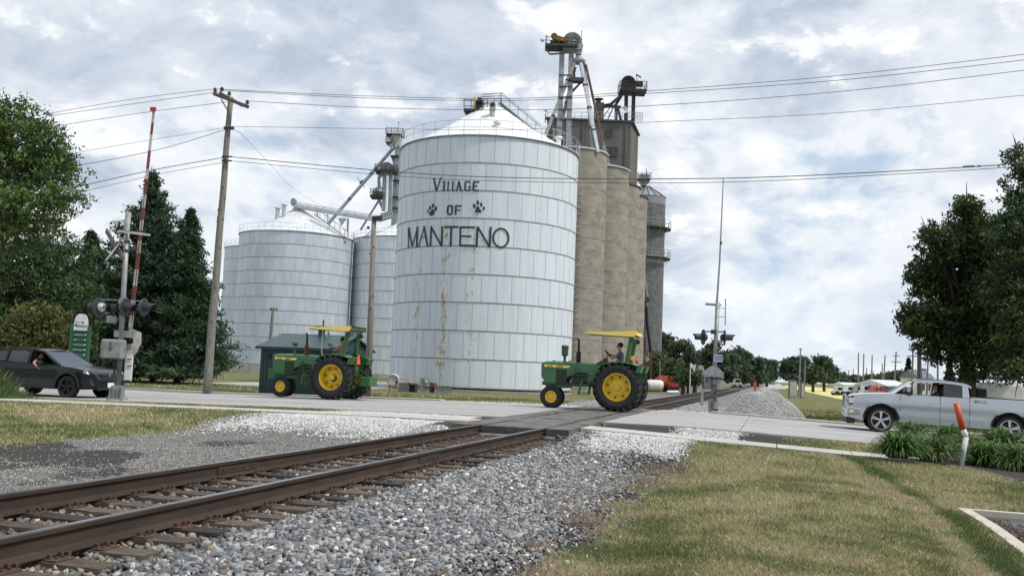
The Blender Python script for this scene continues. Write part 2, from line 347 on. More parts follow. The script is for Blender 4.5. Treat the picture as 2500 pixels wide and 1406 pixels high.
# ------------------------------------------------------------------ terrain
KC = on(2338, 1236, -.52); K1 = on(2560, 1372, -.52); K2 = on(2640, 1258, -.52)
def inlot(x, y, m=0.0):
    a = (K1-KC).normalized(); b = (K2-KC).normalized(); X = x-KC.x; Y = y-KC.y
    c1 = a.x*Y-a.y*X; c2 = X*b.y-Y*b.x; return (c1 > -m) & (c2 > -m)
def sm(a, b, x):
    t_ = np.clip((x-a)/(b-a), 0, 1); return t_*t_*(3-2*t_)
def vnoise(x, y, f, seed=0):              # cheap smooth value noise
    x = np.asarray(x, float)*f+seed*17.3; y = np.asarray(y, float)*f+seed*7.7
    xi = np.floor(x); yi = np.floor(y); u = x-xi; v = y-yi; u = u*u*(3-2*u); v = v*v*(3-2*v)
    def h(a, b): s_ = np.sin(a*127.1+b*311.7+seed*13.1)*43758.5453; return s_-np.floor(s_)
    return (h(xi, yi)*(1-u)+h(xi+1, yi)*u)*(1-v)+(h(xi, yi+1)*(1-u)+h(xi+1, yi+1)*u)*v
def fnoise(x, y, f, seed=0): return (vnoise(x, y, f, seed)+.5*vnoise(x, y, f*2.1, seed+1)+.25*vnoise(x, y, f*4.3, seed+2))/1.75
def zroad(q):
    q = np.asarray(q, float); return np.where(q > 0, -.036*np.clip(q-3.6, 0, 9)-.008*np.clip(q-12.6, 0, 12), -.016*np.clip(-q-4, 0, 14))
def zwalk(q): q = np.asarray(q, float); return np.where(q > 0, -.042*np.clip(q-.9, 0, 12), -.012*np.clip(-q-4, 0, 14))
def zt(x, y, lot=True):
    x = np.asarray(x, float); y = np.asarray(y, float); q = x*ct-y*st+5.69; s = x*st+y*ct
    aq = np.abs(q); right = sm(-.5, .5, q)
    bed = -.295+.0*q
    near_r = -.285-.285*sm(1.25, 3.6, q)+.10*sm(3.5, 6, q)*(1-sm(6.2, 8.6, q))-.12*sm(6.2, 9.5, q)*(1-sm(10, 15, s))
    near_l = -.285-.065*sm(1.2, 2.6, -q)-.05*sm(2.6, 6.5, -q)+.05*sm(6.8, 8, -q)
    near = np.where(q > 0, near_r, near_l)+.04*(fnoise(x, y, .9, 3)-.5)*sm(1.2, 2.5, aq)
    far = np.where(q > 0, -.25-.25*sm(1.3, 3.4, q), -.25-.18*sm(1.3, 2.8, -q))
    far = far+(.02*(fnoise(x, y, .5, 5)-.5))*sm(1.5, 4, aq)
    kw = sm(23.5, 25.2, s); rd = zroad(q)*kw+zwalk(q)*(1-kw)-.045
    trk = 1-sm(1.32, 1.6, aq)
    a = sm(17.5, 21.6, s)*(1-trk)+(s > 21.02)*trk; b = sm(36.9, 41, s)*(1-trk)+(s > 37.6)*trk
    z = near*(1-a)+(rd*(1-b)+far*b)*a+ -0.13*trk*(s > 21.02)*(s < 37.6)
    if lot: z = z-.16*inlot(x, y, -.10)
    return z
def zone(x, y):                           # grass, white gravel, dark soil, dryness
    q = x*ct-y*st+5.69; s = x*st+y*ct; j = (fnoise(x, y, .8, 9)-.5)*1.0+(fnoise(x, y, 3.0, 4)-.5)*.7
    g = np.where(s < 22, np.maximum(sm(3.55, 4.0, q+j*.8-.35*sm(15, 20, s)), sm(6.75, 7.4, -q+j*1.2)), 0.0)
    g = np.where((s >= 22) & (s < 25.4), np.maximum(sm(5.6, 7.4, q+j*1.4), sm(5.6, 7.0, -q+j*1.2)), g)
    g = np.where((s >= 25.4) & (s < 36.6), np.maximum(sm(8, 9, q), sm(7, 8, -q)), g)
    far = np.maximum(sm(6.5, 7.6, q+j-1.5*sm(60, 40, s)*0), sm(5.0, 6.6, -q+j*1.4-.9*sm(45, 37, s)))
    g = np.where(s >= 36.6, far*np.maximum(sm(37.2, 38.3, s+j), (q > 0)*1.0), g)
    wht = np.maximum(sm(18.0, 20.6, s+j*1.6)*sm(-6.9, -5.4, q+j)*(q < -1.45)*(s < 25.3), (q > 0)*sm(18.9, 19.9, s+j*1.2)*sm(1.7, 2.3, q+.2*j)*(1-sm(3.7, 4.2, q+.2*j))*(s < 22))
    wht = np.maximum(wht, (s > 22)*(s < 25.4)*(q > 0)*sm(3.1, 3.6, q)*(1-sm(4.6, 5.2, q+.5*j)))
    wht = np.maximum(wht, (s > 36.3)*(s < 38.2)*.9)
    soil = (q < 0)*(s < 22)*sm(.40, .58, fnoise(x*.8+s*.1, y*.45, .6, 21))*sm(2.2, 3.2, -q)*(1-sm(16, 19, s))
    soil = np.maximum(soil, (q < -4.2)*(q > -7.2)*(s < 15)*(1-sm(9, 15, s)))
    soil = np.maximum(soil, (q > 0)*sm(2.5, 3.2, q+j)*(s < 21.5)*.95)
    soil = np.maximum(soil, ((s > 21.1)*(s < 22.2)*(np.abs(q) < 3.4+1.2*j))*1.0)
    soil = np.maximum(soil, ((s > 23.5)*(s < 25.4)*(q > 1.5)*(q < 3.6))*.9); soil = np.maximum(soil, ((s > 23.5)*(s < 25.4)*(q > 4.9)*(q < 7.2))*.8)
    soil = np.maximum(soil, ((s > 23.5)*(s < 25.4)*(q < -1.5)*(q > -2.6))*.9)
    return g, np.clip(wht, 0, 1), np.clip(soil, 0, 1)
def zf(x, y, lot=False): return float(zt(np.array([x]), np.array([y]), lot)[0])

def arr(*segs):
    o = []
    for a, b, d in segs: o += list(np.arange(a, b-1e-6, d))
    return np.array(o+[segs[-1][1]])
qa = arr((-3500, -300, 400), (-300, -60, 30), (-60, -20, 4), (-20, -9, .6), (-9, -1.7, .22), (-1.7, -1.2, .1), (-1.2, 1.2, .3), (1.2, 1.7, .1), (1.7, 13, .22), (13, 30, 1), (30, 120, 9), (120, 3500, 300))
sa = arr((-300, -20, 40), (-20, 2, 2), (2, 20.8, .22), (20.8, 21.3, .06), (21.3, 26, .22), (26, 36, 1), (36, 46, .25), (46, 80, 1.5), (80, 200, 10), (200, 4500, 250))
gq, gs = np.meshgrid(qa, sa); p_ = gq-5.69; GX = p_*ct+gs*st; GY = -p_*st+gs*ct
GZ = zt(GX, GY); g_, w_, s_ = zone(GX, GY); nq = len(qa); ns = len(sa)
idx = np.arange(nq*ns).reshape(ns, nq)
F = np.stack([idx[:-1, :-1], idx[:-1, 1:], idx[1:, 1:], idx[1:, :-1]], -1).reshape(-1, 4)
def ground_mat():
    mt = bpy.data.materials.new('ground_cover'); mt.use_nodes = True; t = NT(mt.node_tree); b = t.n['Principled BSDF']
    at_ = t.add('ShaderNodeAttribute', attribute_name='col'); sc = t.add('ShaderNodeSeparateColor', ins={0: at_.outputs['Color']})
    p = t.add('ShaderNodeNewGeometry').outputs['Position']
    nf = t.noise(p, 26, 4, .7); nm = t.noise(p, 1.1, 6); nl = t.noise(p, .22, 5, .6, 2.0)
    grav = t.mix(t.ramp(nf, .32, .68), (.075, .075, .078), (.27, .265, .26))
    grav = t.mix(t.ramp(nm, .45, .7, 0, .5), grav, (.20, .18, .155))
    wh = t.mix(t.ramp(nf, .30, .6), (.17, .17, .17), (.66, .66, .66))
    so = t.mix(t.ramp(nf, .3, .75), (.022, .021, .021), (.085, .078, .070))
    gr = t.mix(t.ramp(nf, .3, .7), (.075, .085, .032), (.17, .165, .070))
    gr = t.mix(t.ramp(nm, .42, .66, 0, .8), gr, (.24, .21, .10))
    gr = t.mix(t.ramp(nl, .45, .62, 0, .6), gr, (.10, .13, .042))
    e = t.math('SUBTRACT', t.noise(p, 5, 5), .5)
    def W(o): return t.ramp(t.math('ADD', o, e), .38, .62)
    col = t.mix(W(sc.outputs[1]), grav, wh); col = t.mix(W(sc.outputs[2]), col, so); col = t.mix(W(sc.outputs[0]), col, gr)
    t.l.new(col, b.inputs['Base Color']); b.inputs['Roughness'].default_value = .95; b.inputs['Specular IOR Level'].default_value = .2
    bn = t.add('ShaderNodeBump', ins={'Height': t.noise(p, 22, 5, .7), 'Strength': .8, 'Distance': .03}); t.l.new(bn.outputs[0], b.inputs['Normal'])
    return mt
o = np_mesh('ground', np.stack([GX, GY, GZ], -1).reshape(-1, 3), F, ground_mat(), np.stack([g_, w_, s_], -1).reshape(-1, 3), smooth=True)
tag(o, 'grass, gravel and soil ground around the crossing', kind='structure')

def patch(name, pts, mt, dz=.015, n=14, kind='structure', label=None):     # thin sheet that follows the ground between four corners
    mb = MB(); P = [[None]*(n+1) for _ in range(n+1)]; a, b, c, d = [V((p[0], p[1], 0)) for p in pts]
    for i in range(n+1):
        for j in range(n+1):
            u = i/n; v = j/n; p = a*(1-u)*(1-v)+b*u*(1-v)+c*u*v+d*(1-u)*v; P[i][j] = (p.x, p.y, zf(p.x, p.y)+dz)
    for i in range(n):
        for j in range(n): mb.quad(P[i][j], P[i+1][j], P[i+1][j+1], P[i][j+1])
    return tag(mb.build(name, mt, weld=True), label, kind=kind)
patch('driveway', [on(300, 952, -.4), on(960, 948, -.4), on(960, 930, -.4), on(300, 934, -.4)], concrete, label='pale concrete driveway behind the utility pole')
patch('far_path', [on(300, 890.5, -.42), on(640, 899, -.42), on(640, 896, -.42), on(300, 886, -.42)], walkm, dz=.03)
patch('dry_grass', [on(1908, 944, -.5), on(2200, 1007, -.5), on(2200, 960, -.5), on(1925, 940.5, -.5)], hay, dz=.04, label='strip of yellow dry grass beyond the pickup')
patch('gravel_path', [on(1850, 951, -.5), on(1922, 951, -.5), on(1905, 937, -.5), on(1884, 937, -.5)], palegr, dz=.05)

# ------------------------------------------------------------------ road, crossing, walks
road = thing('road', 'grey concrete road crossing the tracks', None, Q(0, 0), -TH, kind='structure')
rs = [25.25, 28.9, 32.6, 36.3]
qe = [-120, -60, -38]+list(np.arange(-33.2, -2.3, 4.6))+[-1.38]
qr = [1.38]+list(np.arange(4.9, 40, 4.6))+[46, 60, 120]
def slab(q0, q1, s0, s1, zfun, mt, name, par, th=.12, g=.012, seg=6):
    mb = MB(); n = seg; top = []
    for i in range(n+1):
        q = q0+g+(q1-q0-2*g)*i/n; z = float(zfun(q)); top.append((q, z))
    for i in range(n):
        (a, za), (b, zb) = top[i], top[i+1]
        mb.quad((a, s0+g, za), (b, s0+g, zb), (b, s1-g, zb), (a, s1-g, za)); mb.quad((a, s0+g, za-th), (b, s0+g, zb-th), (b, s0+g, zb), (a, s0+g, za)); mb.quad((a, s1-g, za-th), (b, s1-g, zb-th), (b, s1-g, zb), (a, s1-g, za))
    for k in (0, n): q, z = top[k]; mb.quad((q, s0+g, z), (q, s1-g, z), (q, s1-g, z-th), (q, s0+g, z-th))
    return mb.build(name, mt, par, weld=True)
for L in (qe, qr):
    for a, b in zip(L[:-1], L[1:]):
        for s0, s1 in zip(rs[:-1], rs[1:]): slab(a, b, s0, s1, zroad, concrete, 'slab', road)
for q0, q1 in ((3.5, 60), (-120, -7)):       # pale kerb along the far edge
    slab(q0, q1, 36.32, 36.95, lambda q: zroad(q)+.06, curbm, 'kerb', road, seg=24)
walk = thing('sidewalk', 'narrow concrete sidewalk along the near side of the road', None, Q(0, 0), -TH, kind='structure')
for L in ([-60, -40]+list(np.arange(-34, -2.5, 1.6))+[-1.38], [1.38]+list(np.arange(2.6, 9.1, 1.6))):
    for a, b in zip(L[:-1], L[1:]): slab(a, b, 22.2, 23.5, lambda q: zwalk(q)+.005, walkm, 'slab', walk, th=.1, seg=2)
cross = thing('crossing_surface', 'worn dark crossing panels between the rails', None, Q(0, 0), -TH, kind='structure')
for i in range(7):
    s0 = 21.06+i*2.36; s1 = s0+2.34
    for q0, q1 in ((-.66, .66), (-1.36, -.845), (.845, 1.36)):
        mb = MB(); jj = lambda: random.uniform(-.012, .004)
        n = 5
        zs = [[jj() for _ in range(n+1)] for _ in range(n+1)]
        for a in range(n):
            for b in range(n):
                P = lambda u, v: (q0+(q1-q0)*u/n, s0+(s1-s0)*v/n, zs[u][v]-.004); mb.quad(P(a, b), P(a+1, b), P(a+1, b+1), P(a, b+1))
        mb.quad((q0, s0, -.01), (q1, s0, -.01), (q1, s0+.06, -.27), (q0, s0+.06, -.27)); mb.quad((q0, s1, -.01), (q1, s1, -.01), (q1, s1, -.3), (q0, s1, -.3))
        mb.quad((q0, s0, -.01), (q0, s1, -.01), (q0, s1, -.14), (q0, s0, -.14)); mb.quad((q1, s0, -.01), (q1, s1, -.01), (q1, s1, -.14), (q1, s0, -.14))
        mb.build('crossing_panel', crossm, cross, weld=True)

# ------------------------------------------------------------------ railroad track
track = thing('railroad_track', 'rusty single railroad track running from lower left to the horizon', 'railroad track', Q(0, 0), -TH)
prof = [(-.076, -.186), (.076, -.186), (.076, -.176), (.02, -.160), (.010, -.145), (.009, -.055), (.034, -.040), (.037, -.012), (.033, -.004), (-.033, -.004), (-.037, -.012), (-.034, -.040), (-.009, -.055), (-.010, -.145), (-.02, -.160), (-.076, -.176)]
for sg in (-1, 1):
    r = MB()
    segs = [(-8, 60), (60, 300), (300, 1500)]
    for a, b in segs: r.prism([(sg*.755+u, v) for u, v in prof], a, b, 'Y')
    ro = r.build('rail', railm, track)
    MB().box((sg*.755, 746, -.002), (.060, 1508, .004)).build('rail_head', railtop, ro)
    js = {-1: 10.9, 1: 13.75}[sg]
    for face in (-1, 1):
        jb = MB().box((sg*.755+face*.017, js-.02, -.10), (.012, .92, .085))
        for k in range(4): jb.cyl((sg*.755+face*.022, js-.36+k*.22, -.10), (sg*.755+face*.038, js-.36+k*.22, -.10), .012, n=6)
        jb.build('joint_bar', railm, ro)
tie_mes = []
for k in range(4):
    mb = MB(); n = 6; L = 2.62; wd = .225
    for i in range(n):
        x0 = -L/2+L*i/n; x1 = -L/2+L*(i+1)/n
        mb.box(((x0+x1)/2, 0, -.09+random.uniform(-.003, .003)), (x1-x0, wd+random.uniform(-.008, .008), .18))
    me = mb.mesh('tie', tie_g if k % 2 else tie_m); tie_mes.append(me)
pl = MB()
pl.box((0, 0, .007), (.36, .19, .014))
for sx in (-1, 1):
    for yy in (-.055, .055): pl.box((sx*.092, yy, .028), (.03, .022, .034)); pl.box((sx*.135, yy*.6, .020), (.022, .02, .014))
pl_me = pl.mesh('tie_plate', platem)
an = MB().box((0, .135, .0), (.19, .022, .045)).box((.088, .135, .03), (.03, .03, .03)).box((-.088, .135, .03), (.03, .03, .03)); an_me = an.mesh('rail_anchor', platem)
s = 2.4; i = 0
while s < 140:
    if not (20.95 < s < 37.8):
        to = link('tie', tie_mes[random.choice((0, 1, 1, 2, 3))], track, (random.uniform(-.04, .04), s, -.20+random.uniform(-.012, .004)), (0, 0, random.uniform(-.02, .02)))
        if s < 21:
            for sg in (-1, 1):
                pl_o = link('tie_plate', pl_me, to, (sg*.755-to.location.x, 0, 0))
                link('rail_anchor', an_me, to, (sg*.755-to.location.x, 0, -.01))
    s += .495+random.uniform(-.015, .015)

# ------------------------------------------------------------------ loose stone and grass (uncountable)
def proj_np(x, y, z):
    f = np.array(FW); r = np.array(CR); u = np.array(CU); p = np.stack([x, y, z-CH], -1); d = p@f
    return 1250+FPX*(p@r)/d, 703-FPX*(p@u)/d, d
def inview(x, y, z, mg=160):
    X, Y, d = proj_np(x, y, z); return (d > .5) & (X > -mg) & (X < 2500+mg) & (Y < 1406+mg*1.5) & (Y > -mg)
ph = (1+5**.5)/2
ICO = np.array([(-1, ph, 0), (1, ph, 0), (-1, -ph, 0), (1, -ph, 0), (0, -1, ph), (0, 1, ph), (0, -1, -ph), (0, 1, -ph), (ph, 0, -1), (ph, 0, 1), (-ph, 0, -1), (-ph, 0, 1)])/1.9
IF = np.array([(0, 11, 5), (0, 5, 1), (0, 1, 7), (0, 7, 10), (0, 10, 11), (1, 5, 9), (5, 11, 4), (11, 10, 2), (10, 7, 6), (7, 1, 8), (3, 9, 4), (3, 4, 2), (3, 2, 6), (3, 6, 8), (3, 8, 9), (4, 9, 5), (2, 4, 11), (6, 2, 10), (8, 6, 7), (9, 8, 1)])
OCT = np.array([(1, 0, 0), (-1, 0, 0), (0, 1, 0), (0, -1, 0), (0, 0, 1), (0, 0, -1)])*.95
OF = np.array([(0, 2, 4), (2, 1, 4), (1, 3, 4), (3, 0, 4), (2, 0, 5), (1, 2, 5), (3, 1, 5), (0, 3, 5)])
CUB = np.array([(x_, y_, z_) for x_ in (-1, 1) for y_ in (-1, 1) for z_ in (-1, 1)])*.68
CF = np.array([(0, 1, 3), (0, 3, 2), (4, 6, 7), (4, 7, 5), (0, 4, 5), (0, 5, 1), (2, 3, 7), (2, 7, 6), (0, 2, 6), (0, 6, 4), (1, 5, 7), (1, 7, 3)])
def stones(name, x, y, z, size, palette, label, low=False, jit=.28):
    n = len(x); B, Fc = (OCT, OF) if low else (CUB, CF); k = len(B)
    v = B[None]*(1+RNG.uniform(-jit, jit, (n, k, 1)))+RNG.normal(0, .10 if low else .22, (n, k, 3))
    v *= (size[:, None]*RNG.uniform(.6, 1.25, (n, 3))*np.array([1, 1, .72]))[:, None, :]
    a = RNG.uniform(0, 2*PI, n); tl = RNG.normal(0, .8, n); ca, sa_ = np.cos(a), np.sin(a); cb, sb = np.cos(tl), np.sin(tl)
    x1 = v[..., 0]; y1 = v[..., 1]*cb[:, None]-v[..., 2]*sb[:, None]; z1 = v[..., 1]*sb[:, None]+v[..., 2]*cb[:, None]
    vv = np.stack([x1*ca[:, None]-y1*sa_[:, None]+x[:, None], x1*sa_[:, None]+y1*ca[:, None]+y[:, None], z1+z[:, None]], -1).reshape(-1, 3)
    ff = (Fc[None]+(np.arange(n)*k)[:, None, None]).reshape(-1, 3)
    pal = np.array([c[:3] for c in palette]); pr = np.array([c[3] for c in palette]); ci = RNG.choice(len(pal), n, p=pr/pr.sum())
    col = pal[ci]*RNG.uniform(.7, 1.3, (n, 1)); col = np.repeat(col, k, 0)
    return tag(np_mesh(name, vv, ff, stonem, col), label, kind='stuff')
def scatter(n, q0, q1, s0, s1, dens=None):
    q = RNG.uniform(q0, q1, n); s = RNG.uniform(s0, s1, n); p = q-5.69; x = p*ct+s*st; y = -p*st+s*ct; z = zt(x, y)
    k = inview(x, y, z)
    if dens is not None: k &= RNG.uniform(0, 1, n) < dens(x, y, q, s)
    return x[k], y[k], z[k]
GREY = [(.165, .170, .178, 5), (.25, .255, .262, 5), (.085, .087, .092, 2.4), (.36, .36, .355, 2.4), (.66, .62, .56, .45), (.20, .15, .11, .35), (.10, .115, .15, 1.5)]
BROWN = [(.17, .15, .13, 4), (.24, .21, .18, 3), (.10, .085, .075, 3), (.40, .34, .25, .7), (.14, .145, .155, 3)]
x, y, z = scatter(56000, 1.02, 4.1, 3.2, 21.3, lambda x, y, q, s: np.clip(1.15-.035*(s-4), .45, 1)*(1-.8*zone(x, y)[1])*(1-.85*sm(2.8, 3.6, q+1.2*(fnoise(x, y, .9, 9)-.5))))
lift = RNG.uniform(-.012, .02, len(x)); q, s = qs(x, y)
stones('ballast', x, y, z+lift+.012, RNG.uniform(.016, .042, len(x))**1.0*(1-.35*sm(2.6, 3.8, q)), GREY, 'loose grey ballast stones on the near shoulder of the track')
x, y, z = scatter(26000, -1.35, 1.32, 3.2, 21, lambda x, y, q, s: np.clip(1.1-.03*(s-4), .5, 1))
stones('track_stones', x, y, z+RNG.uniform(.0, .055, len(x)), RNG.uniform(.02, .036, len(x)), BROWN, 'brownish stones packed between the ties', low=False)
x, y, z = scatter(60000, -7.6, -1.3, 6, 22.1, lambda x, y, q, s: (1-sm(6.6, 7.3, -q+(fnoise(x, y, .8, 9)-.5)))*(1-.93*zone(x, y)[2]))
stones('lane_gravel', x, y, z+.004, RNG.uniform(.009, .022, len(x)), [(.22, .215, .205, 4), (.29, .28, .265, 3), (.13, .13, .13, 3), (.38, .37, .35, 1)], 'small pale gravel on the service lane left of the track', low=True)
x, y, z = scatter(30000, -7, -1.9, 17.5, 25.1, lambda x, y, q, s: zone(x, y)[1]*((s < 22.1) | (s > 23.55)))
x2, y2, z2 = scatter(14000, 1.9, 7, 18.4, 25.2, lambda x, y, q, s: zone(x, y)[1]*((s < 22.1) | (s > 23.55)))
x3, y3, z3 = scatter(9000, 1.6, 4.5, 18.6, 22.1, lambda x, y, q, s: zone(x, y)[1]); x = np.r_[x, x2, x3]; y = np.r_[y, y2, y3]; z = np.r_[z, z2, z3+.02]
stones('white_gravel', x, y, z+.012, RNG.uniform(.016, .036, len(x)), [(.58, .58, .57, 5), (.5, .5, .49, 4), (.40, .40, .40, 2)], 'white crushed stone heaped beside the crossing', low=True)
x, y, z = scatter(26000, 1.2, 6.5, 38.0, 60, None); x2, y2, z2 = scatter(16000, -5.2, -1.2, 38.0, 62, None)
x = np.r_[x, x2]; y = np.r_[y, y2]; z = np.r_[z, z2]
stones('far_ballast', x, y, z+.02, RNG.uniform(.03, .055, len(x)), [(.24, .24, .25, 4), (.36, .36, .36, 4), (.14, .14, .145, 3), (.5, .5, .5, 1)], 'grey ballast stones beyond the road', low=True)
x, y, z = scatter(6000, -9, 6, 36.75, 38.2, None)
stones('verge_gravel', x, y, z+.02, RNG.uniform(.02, .05, len(x)), [(.6, .6, .58, 4), (.4, .4, .39, 3)], 'white gravel along the far edge of the road', low=True)

def blades(name, x, y, z, h, wd, cols, label, lean=.5, mt=None):
    n = len(x); a = RNG.uniform(0, 2*PI, n); b = RNG.uniform(0, 2*PI, n); ln = np.abs(RNG.normal(0, lean, n))*h
    dx = np.cos(a)*wd/2; dy = np.sin(a)*wd/2; tx = np.cos(b)*ln; ty = np.sin(b)*ln
    v = np.empty((n, 4, 3)); v[:, 0] = np.stack([x-dx, y-dy, z-.005], -1); v[:, 1] = np.stack([x+dx, y+dy, z-.005], -1)
    v[:, 2] = np.stack([x+tx*.35+dx*.8, y+ty*.35+dy*.8, z+h*.6], -1); v[:, 3] = np.stack([x+tx, y+ty, z+h], -1)
    f = np.array([(0, 1, 2), (0, 2, 3)])[None]+(np.arange(n)*4)[:, None, None]
    c = np.repeat(cols, 4, 0); return tag(np_mesh(name, v.reshape(-1, 3), f.reshape(-1, 3), mt or bladem, c), label, kind='stuff')
GSP = [(1640, 1275, .7, -1.8), (1760, 1118, .8, -1.3), (2000, 1270, .6, -.9), (1480, 1185, .45, 2.0), (1380, 1375, .4, 2.2), (1700, 1085, .7, 1.6), (2080, 1150, .5, 1.6), (1950, 1350, .4, 1.2), (1250, 1380, .3, 2.2), (1850, 1210, .5, .9), (150, 1030, 1.0, 1.3), (60, 1075, .5, -1.2)]
GSP = [(on(a, b, -.45), r_, v_) for a, b, r_, v_ in GSP]; SW = [on(a, b, -.47) for a, b in ((2040, 1128), (2170, 1172), (2290, 1228), (2345, 1262), (2440, 1340), (2520, 1410))]
def spots(x, y):
    o = np.zeros(len(x))
    for c, r_, v_ in GSP: o += v_*np.exp(-(((x-c.x)/r_)**2+((y-c.y)/(r_*1.3))**2))
    d = np.full(len(x), 9.0); sg = np.zeros(len(x))
    for a, b in zip(SW[:-1], SW[1:]):
        L = b-a; t_ = np.clip(((x-a.x)*L.x+(y-a.y)*L.y)/(L.x**2+L.y**2), 0, 1); dx = x-a.x-t_*L.x; dy = y-a.y-t_*L.y; dd = np.hypot(dx, dy); k = dd < d; d = np.where(k, dd, d); sg = np.where(k, np.sign(L.x*dy-L.y*dx), sg)
    return o-2.4*np.exp(-(d/.16)**2)+1.6*np.exp(-((d-.38)/.16)**2)*(sg < 0)
def gcol(x, y, n, dry0=.47):
    gcs = np.array([(.115, .155, .060), (.205, .23, .095), (.35, .335, .17), (.57, .505, .32), (.46, .38, .255)])
    m1 = fnoise(x, y, .55, 31); m2 = fnoise(x, y, 1.9, 33); k = np.clip((m1-.5)*4.4+(m2-.5)*3.0+dry0*4+.3+RNG.normal(0, .65, n)+spots(x, y), 0, 3.999)
    i = k.astype(int); fr = (k-i)[:, None]; return (gcs[i]*(1-fr)+gcs[np.minimum(i+1, 4)]*fr)*RNG.uniform(.7, 1.25, (n, 1))
BEDP = [on(*p, -.48) for p in ((2135, 1113), (2345, 1150), (2620, 1205), (2700, 1105), (2400, 1060), (2160, 1090))]
def inbed(x, y):
    k = np.zeros(np.shape(x), bool); n = len(BEDP)
    for i in range(n):
        a, b = BEDP[i], BEDP[(i+1) % n]; c = ((a.y > y) != (b.y > y)) & (x < (b.x-a.x)*(y-a.y)/(b.y-a.y+1e-9)+a.x); k ^= c
    return k
def gw(x, y, q, s): return zone(x, y)[0]*(~inlot(x, y, .02))*(~inbed(x, y))
x, y, z = scatter(420000, 3.2, 11.5, 3.4, 12.5, lambda x, y, q, s: gw(x, y, q, s)*(1-.45*sm(6, 12, s)))
n = len(x); D = np.hypot(x, y)
blades('lawn_grass', x, y, z, RNG.uniform(.03, .075, n), .0026+.0005*D, gcol(x, y, n), 'short patchy green and straw lawn right of the track', .45)
x, y, z = scatter(230000, 3.3, 19, 12, 22.1, lambda x, y, q, s: gw(x, y, q, s)*(1-.3*sm(15, 22, s)))
n = len(x); D = np.hypot(x, y)
blades('lawn_grass', x, y, z, RNG.uniform(.035, .08, n), .003+.00055*D, gcol(x, y, n, .46), 'lawn between the track and the flower bed', .45)
x, y, z = scatter(110000, -26, -6.4, 8, 22.2, lambda x, y, q, s: gw(x, y, q, s))
x2, y2, z2 = scatter(45000, -30, -5.2, 23.5, 25.2, lambda x, y, q, s: gw(x, y, q, s)); x3, y3, z3 = scatter(16000, 5.8, 22, 23.5, 25.2, lambda x, y, q, s: gw(x, y, q, s))
x = np.r_[x, x2, x3]; y = np.r_[y, y2, y3]; z = np.r_[z, z2, z3]; n = len(x); D = np.hypot(x, y)
blades('verge_grass', x, y, z, RNG.uniform(.04, .09, n), .004+.0007*D, gcol(x, y, n, .38), 'green mown grass beside the sidewalk', .6)
x, y, z = scatter(42000, -34, -5, 37.6, 56, lambda x, y, q, s: gw(x, y, q, s)); x2, y2, z2 = scatter(40000, 6.4, 34, 37, 66, lambda x, y, q, s: gw(x, y, q, s))
x = np.r_[x, x2]; y = np.r_[y, y2]; z = np.r_[z, z2]; n = len(x)
blades('far_grass', x, y, z, RNG.uniform(.06, .13, n), np.full(n, .05), gcol(x, y, n, .22), 'green grass beyond the road', .5)
# straw-coloured tufts where lawn and ballast meet
bx = []; bz = []
for _ in range(46):
    s0 = RNG.uniform(4.5, 19.5); q0 = 3.45+RNG.normal(0, .28); k = int(RNG.uniform(60, 170)); rad = RNG.uniform(.06, .22)
    q1 = q0+RNG.normal(0, rad, k); s1 = s0+RNG.normal(0, rad*1.2, k); bx.append(np.stack([q1, s1], -1))
bq = np.concatenate(bx); p = bq[:, 0]-5.69; x = p*ct+bq[:, 1]*st; y = -p*st+bq[:, 1]*ct; z = zt(x, y); n = len(x)
blades('dry_tufts', x, y, z, RNG.uniform(.03, .09, n), np.full(n, .005), np.array([(.42, .33, .24)])*RNG.uniform(.55, 1.3, (n, 1))+RNG.uniform(0, .03, (n, 3)), 'dry straw coloured tufts at the edge of the ballast', .8)
# tall weeds at the far left
n = 15000; c0 = on(0, 985, -.32); x = c0.x-1.0+RNG.normal(0, .75, n); y = c0.y+RNG.normal(0, .5, n); z = zt(x, y)
hh = RNG.uniform(.25, .95, n)*np.exp(-((x-c0.x+1.0)/1.15)**2)+.1
blades('weeds', x, y, z, hh, np.full(n, .0065), np.array([(.07, .115, .035)])*RNG.uniform(.6, 1.7, (n, 1))*np.where(RNG.uniform(0, 1, (n, 1)) < .2, np.array([[2.2, 1.6, 2.0]]), 1), 'tall green weeds at the left edge beside the dark car', .22)

# ------------------------------------------------------------------ grain bins
def bin_panels(T, Rr, z0, rh, rings, npan, mt, a_face, keep, lip=.02, rest_m=None, frac=1.0):
    """curved steel panels: those that face the road are parts, the far side is one joined part"""
    da = 2*PI/npan; mb = MB(); k = 4
    for i in range(k):
        a = -da/2+da*i/k+(.0012 if i == 0 else 0); b = -da/2+da*(i+1)/k-(.0012 if i == k-1 else 0)
        r1 = Rr; P = lambda t_, r, z: (r*math.cos(t_), r*math.sin(t_), z)
        mb.quad(P(a, r1, .012), P(b, r1, .012), P(b, r1, rh-.012), P(a, r1, rh-.012))
    for t_ in (-da/2+.0012, da/2-.0012):
        mb.quad(P(t_, Rr-.05, .012), P(t_, Rr, .012), P(t_, Rr, rh-.012), P(t_, Rr-.05, rh-.012))
    me = mb.mesh('wall_panel', mt); rest = MB()
    for r in range(rings):
        for j in range(npan):
            a = (j+(.5 if r % 2 else 0))*da; d = (a-a_face+PI) % (2*PI)-PI
            if keep(d): link('wall_panel', me, T, (0, 0, z0+r*rh), (0, 0, a))
            else:
                for i in range(2):
                    u = a-da/2+da*i/2; v = u+da/2
                    rest.quad((Rr*math.cos(u), Rr*math.sin(u), z0+r*rh), (Rr*math.cos(v), Rr*math.sin(v), z0+r*rh), (Rr*math.cos(v), Rr*math.sin(v), z0+(r+1)*rh), (Rr*math.cos(u), Rr*math.sin(u), z0+(r+1)*rh))
    tag(rest.build('rear_wall', mt, T), kind='stuff')
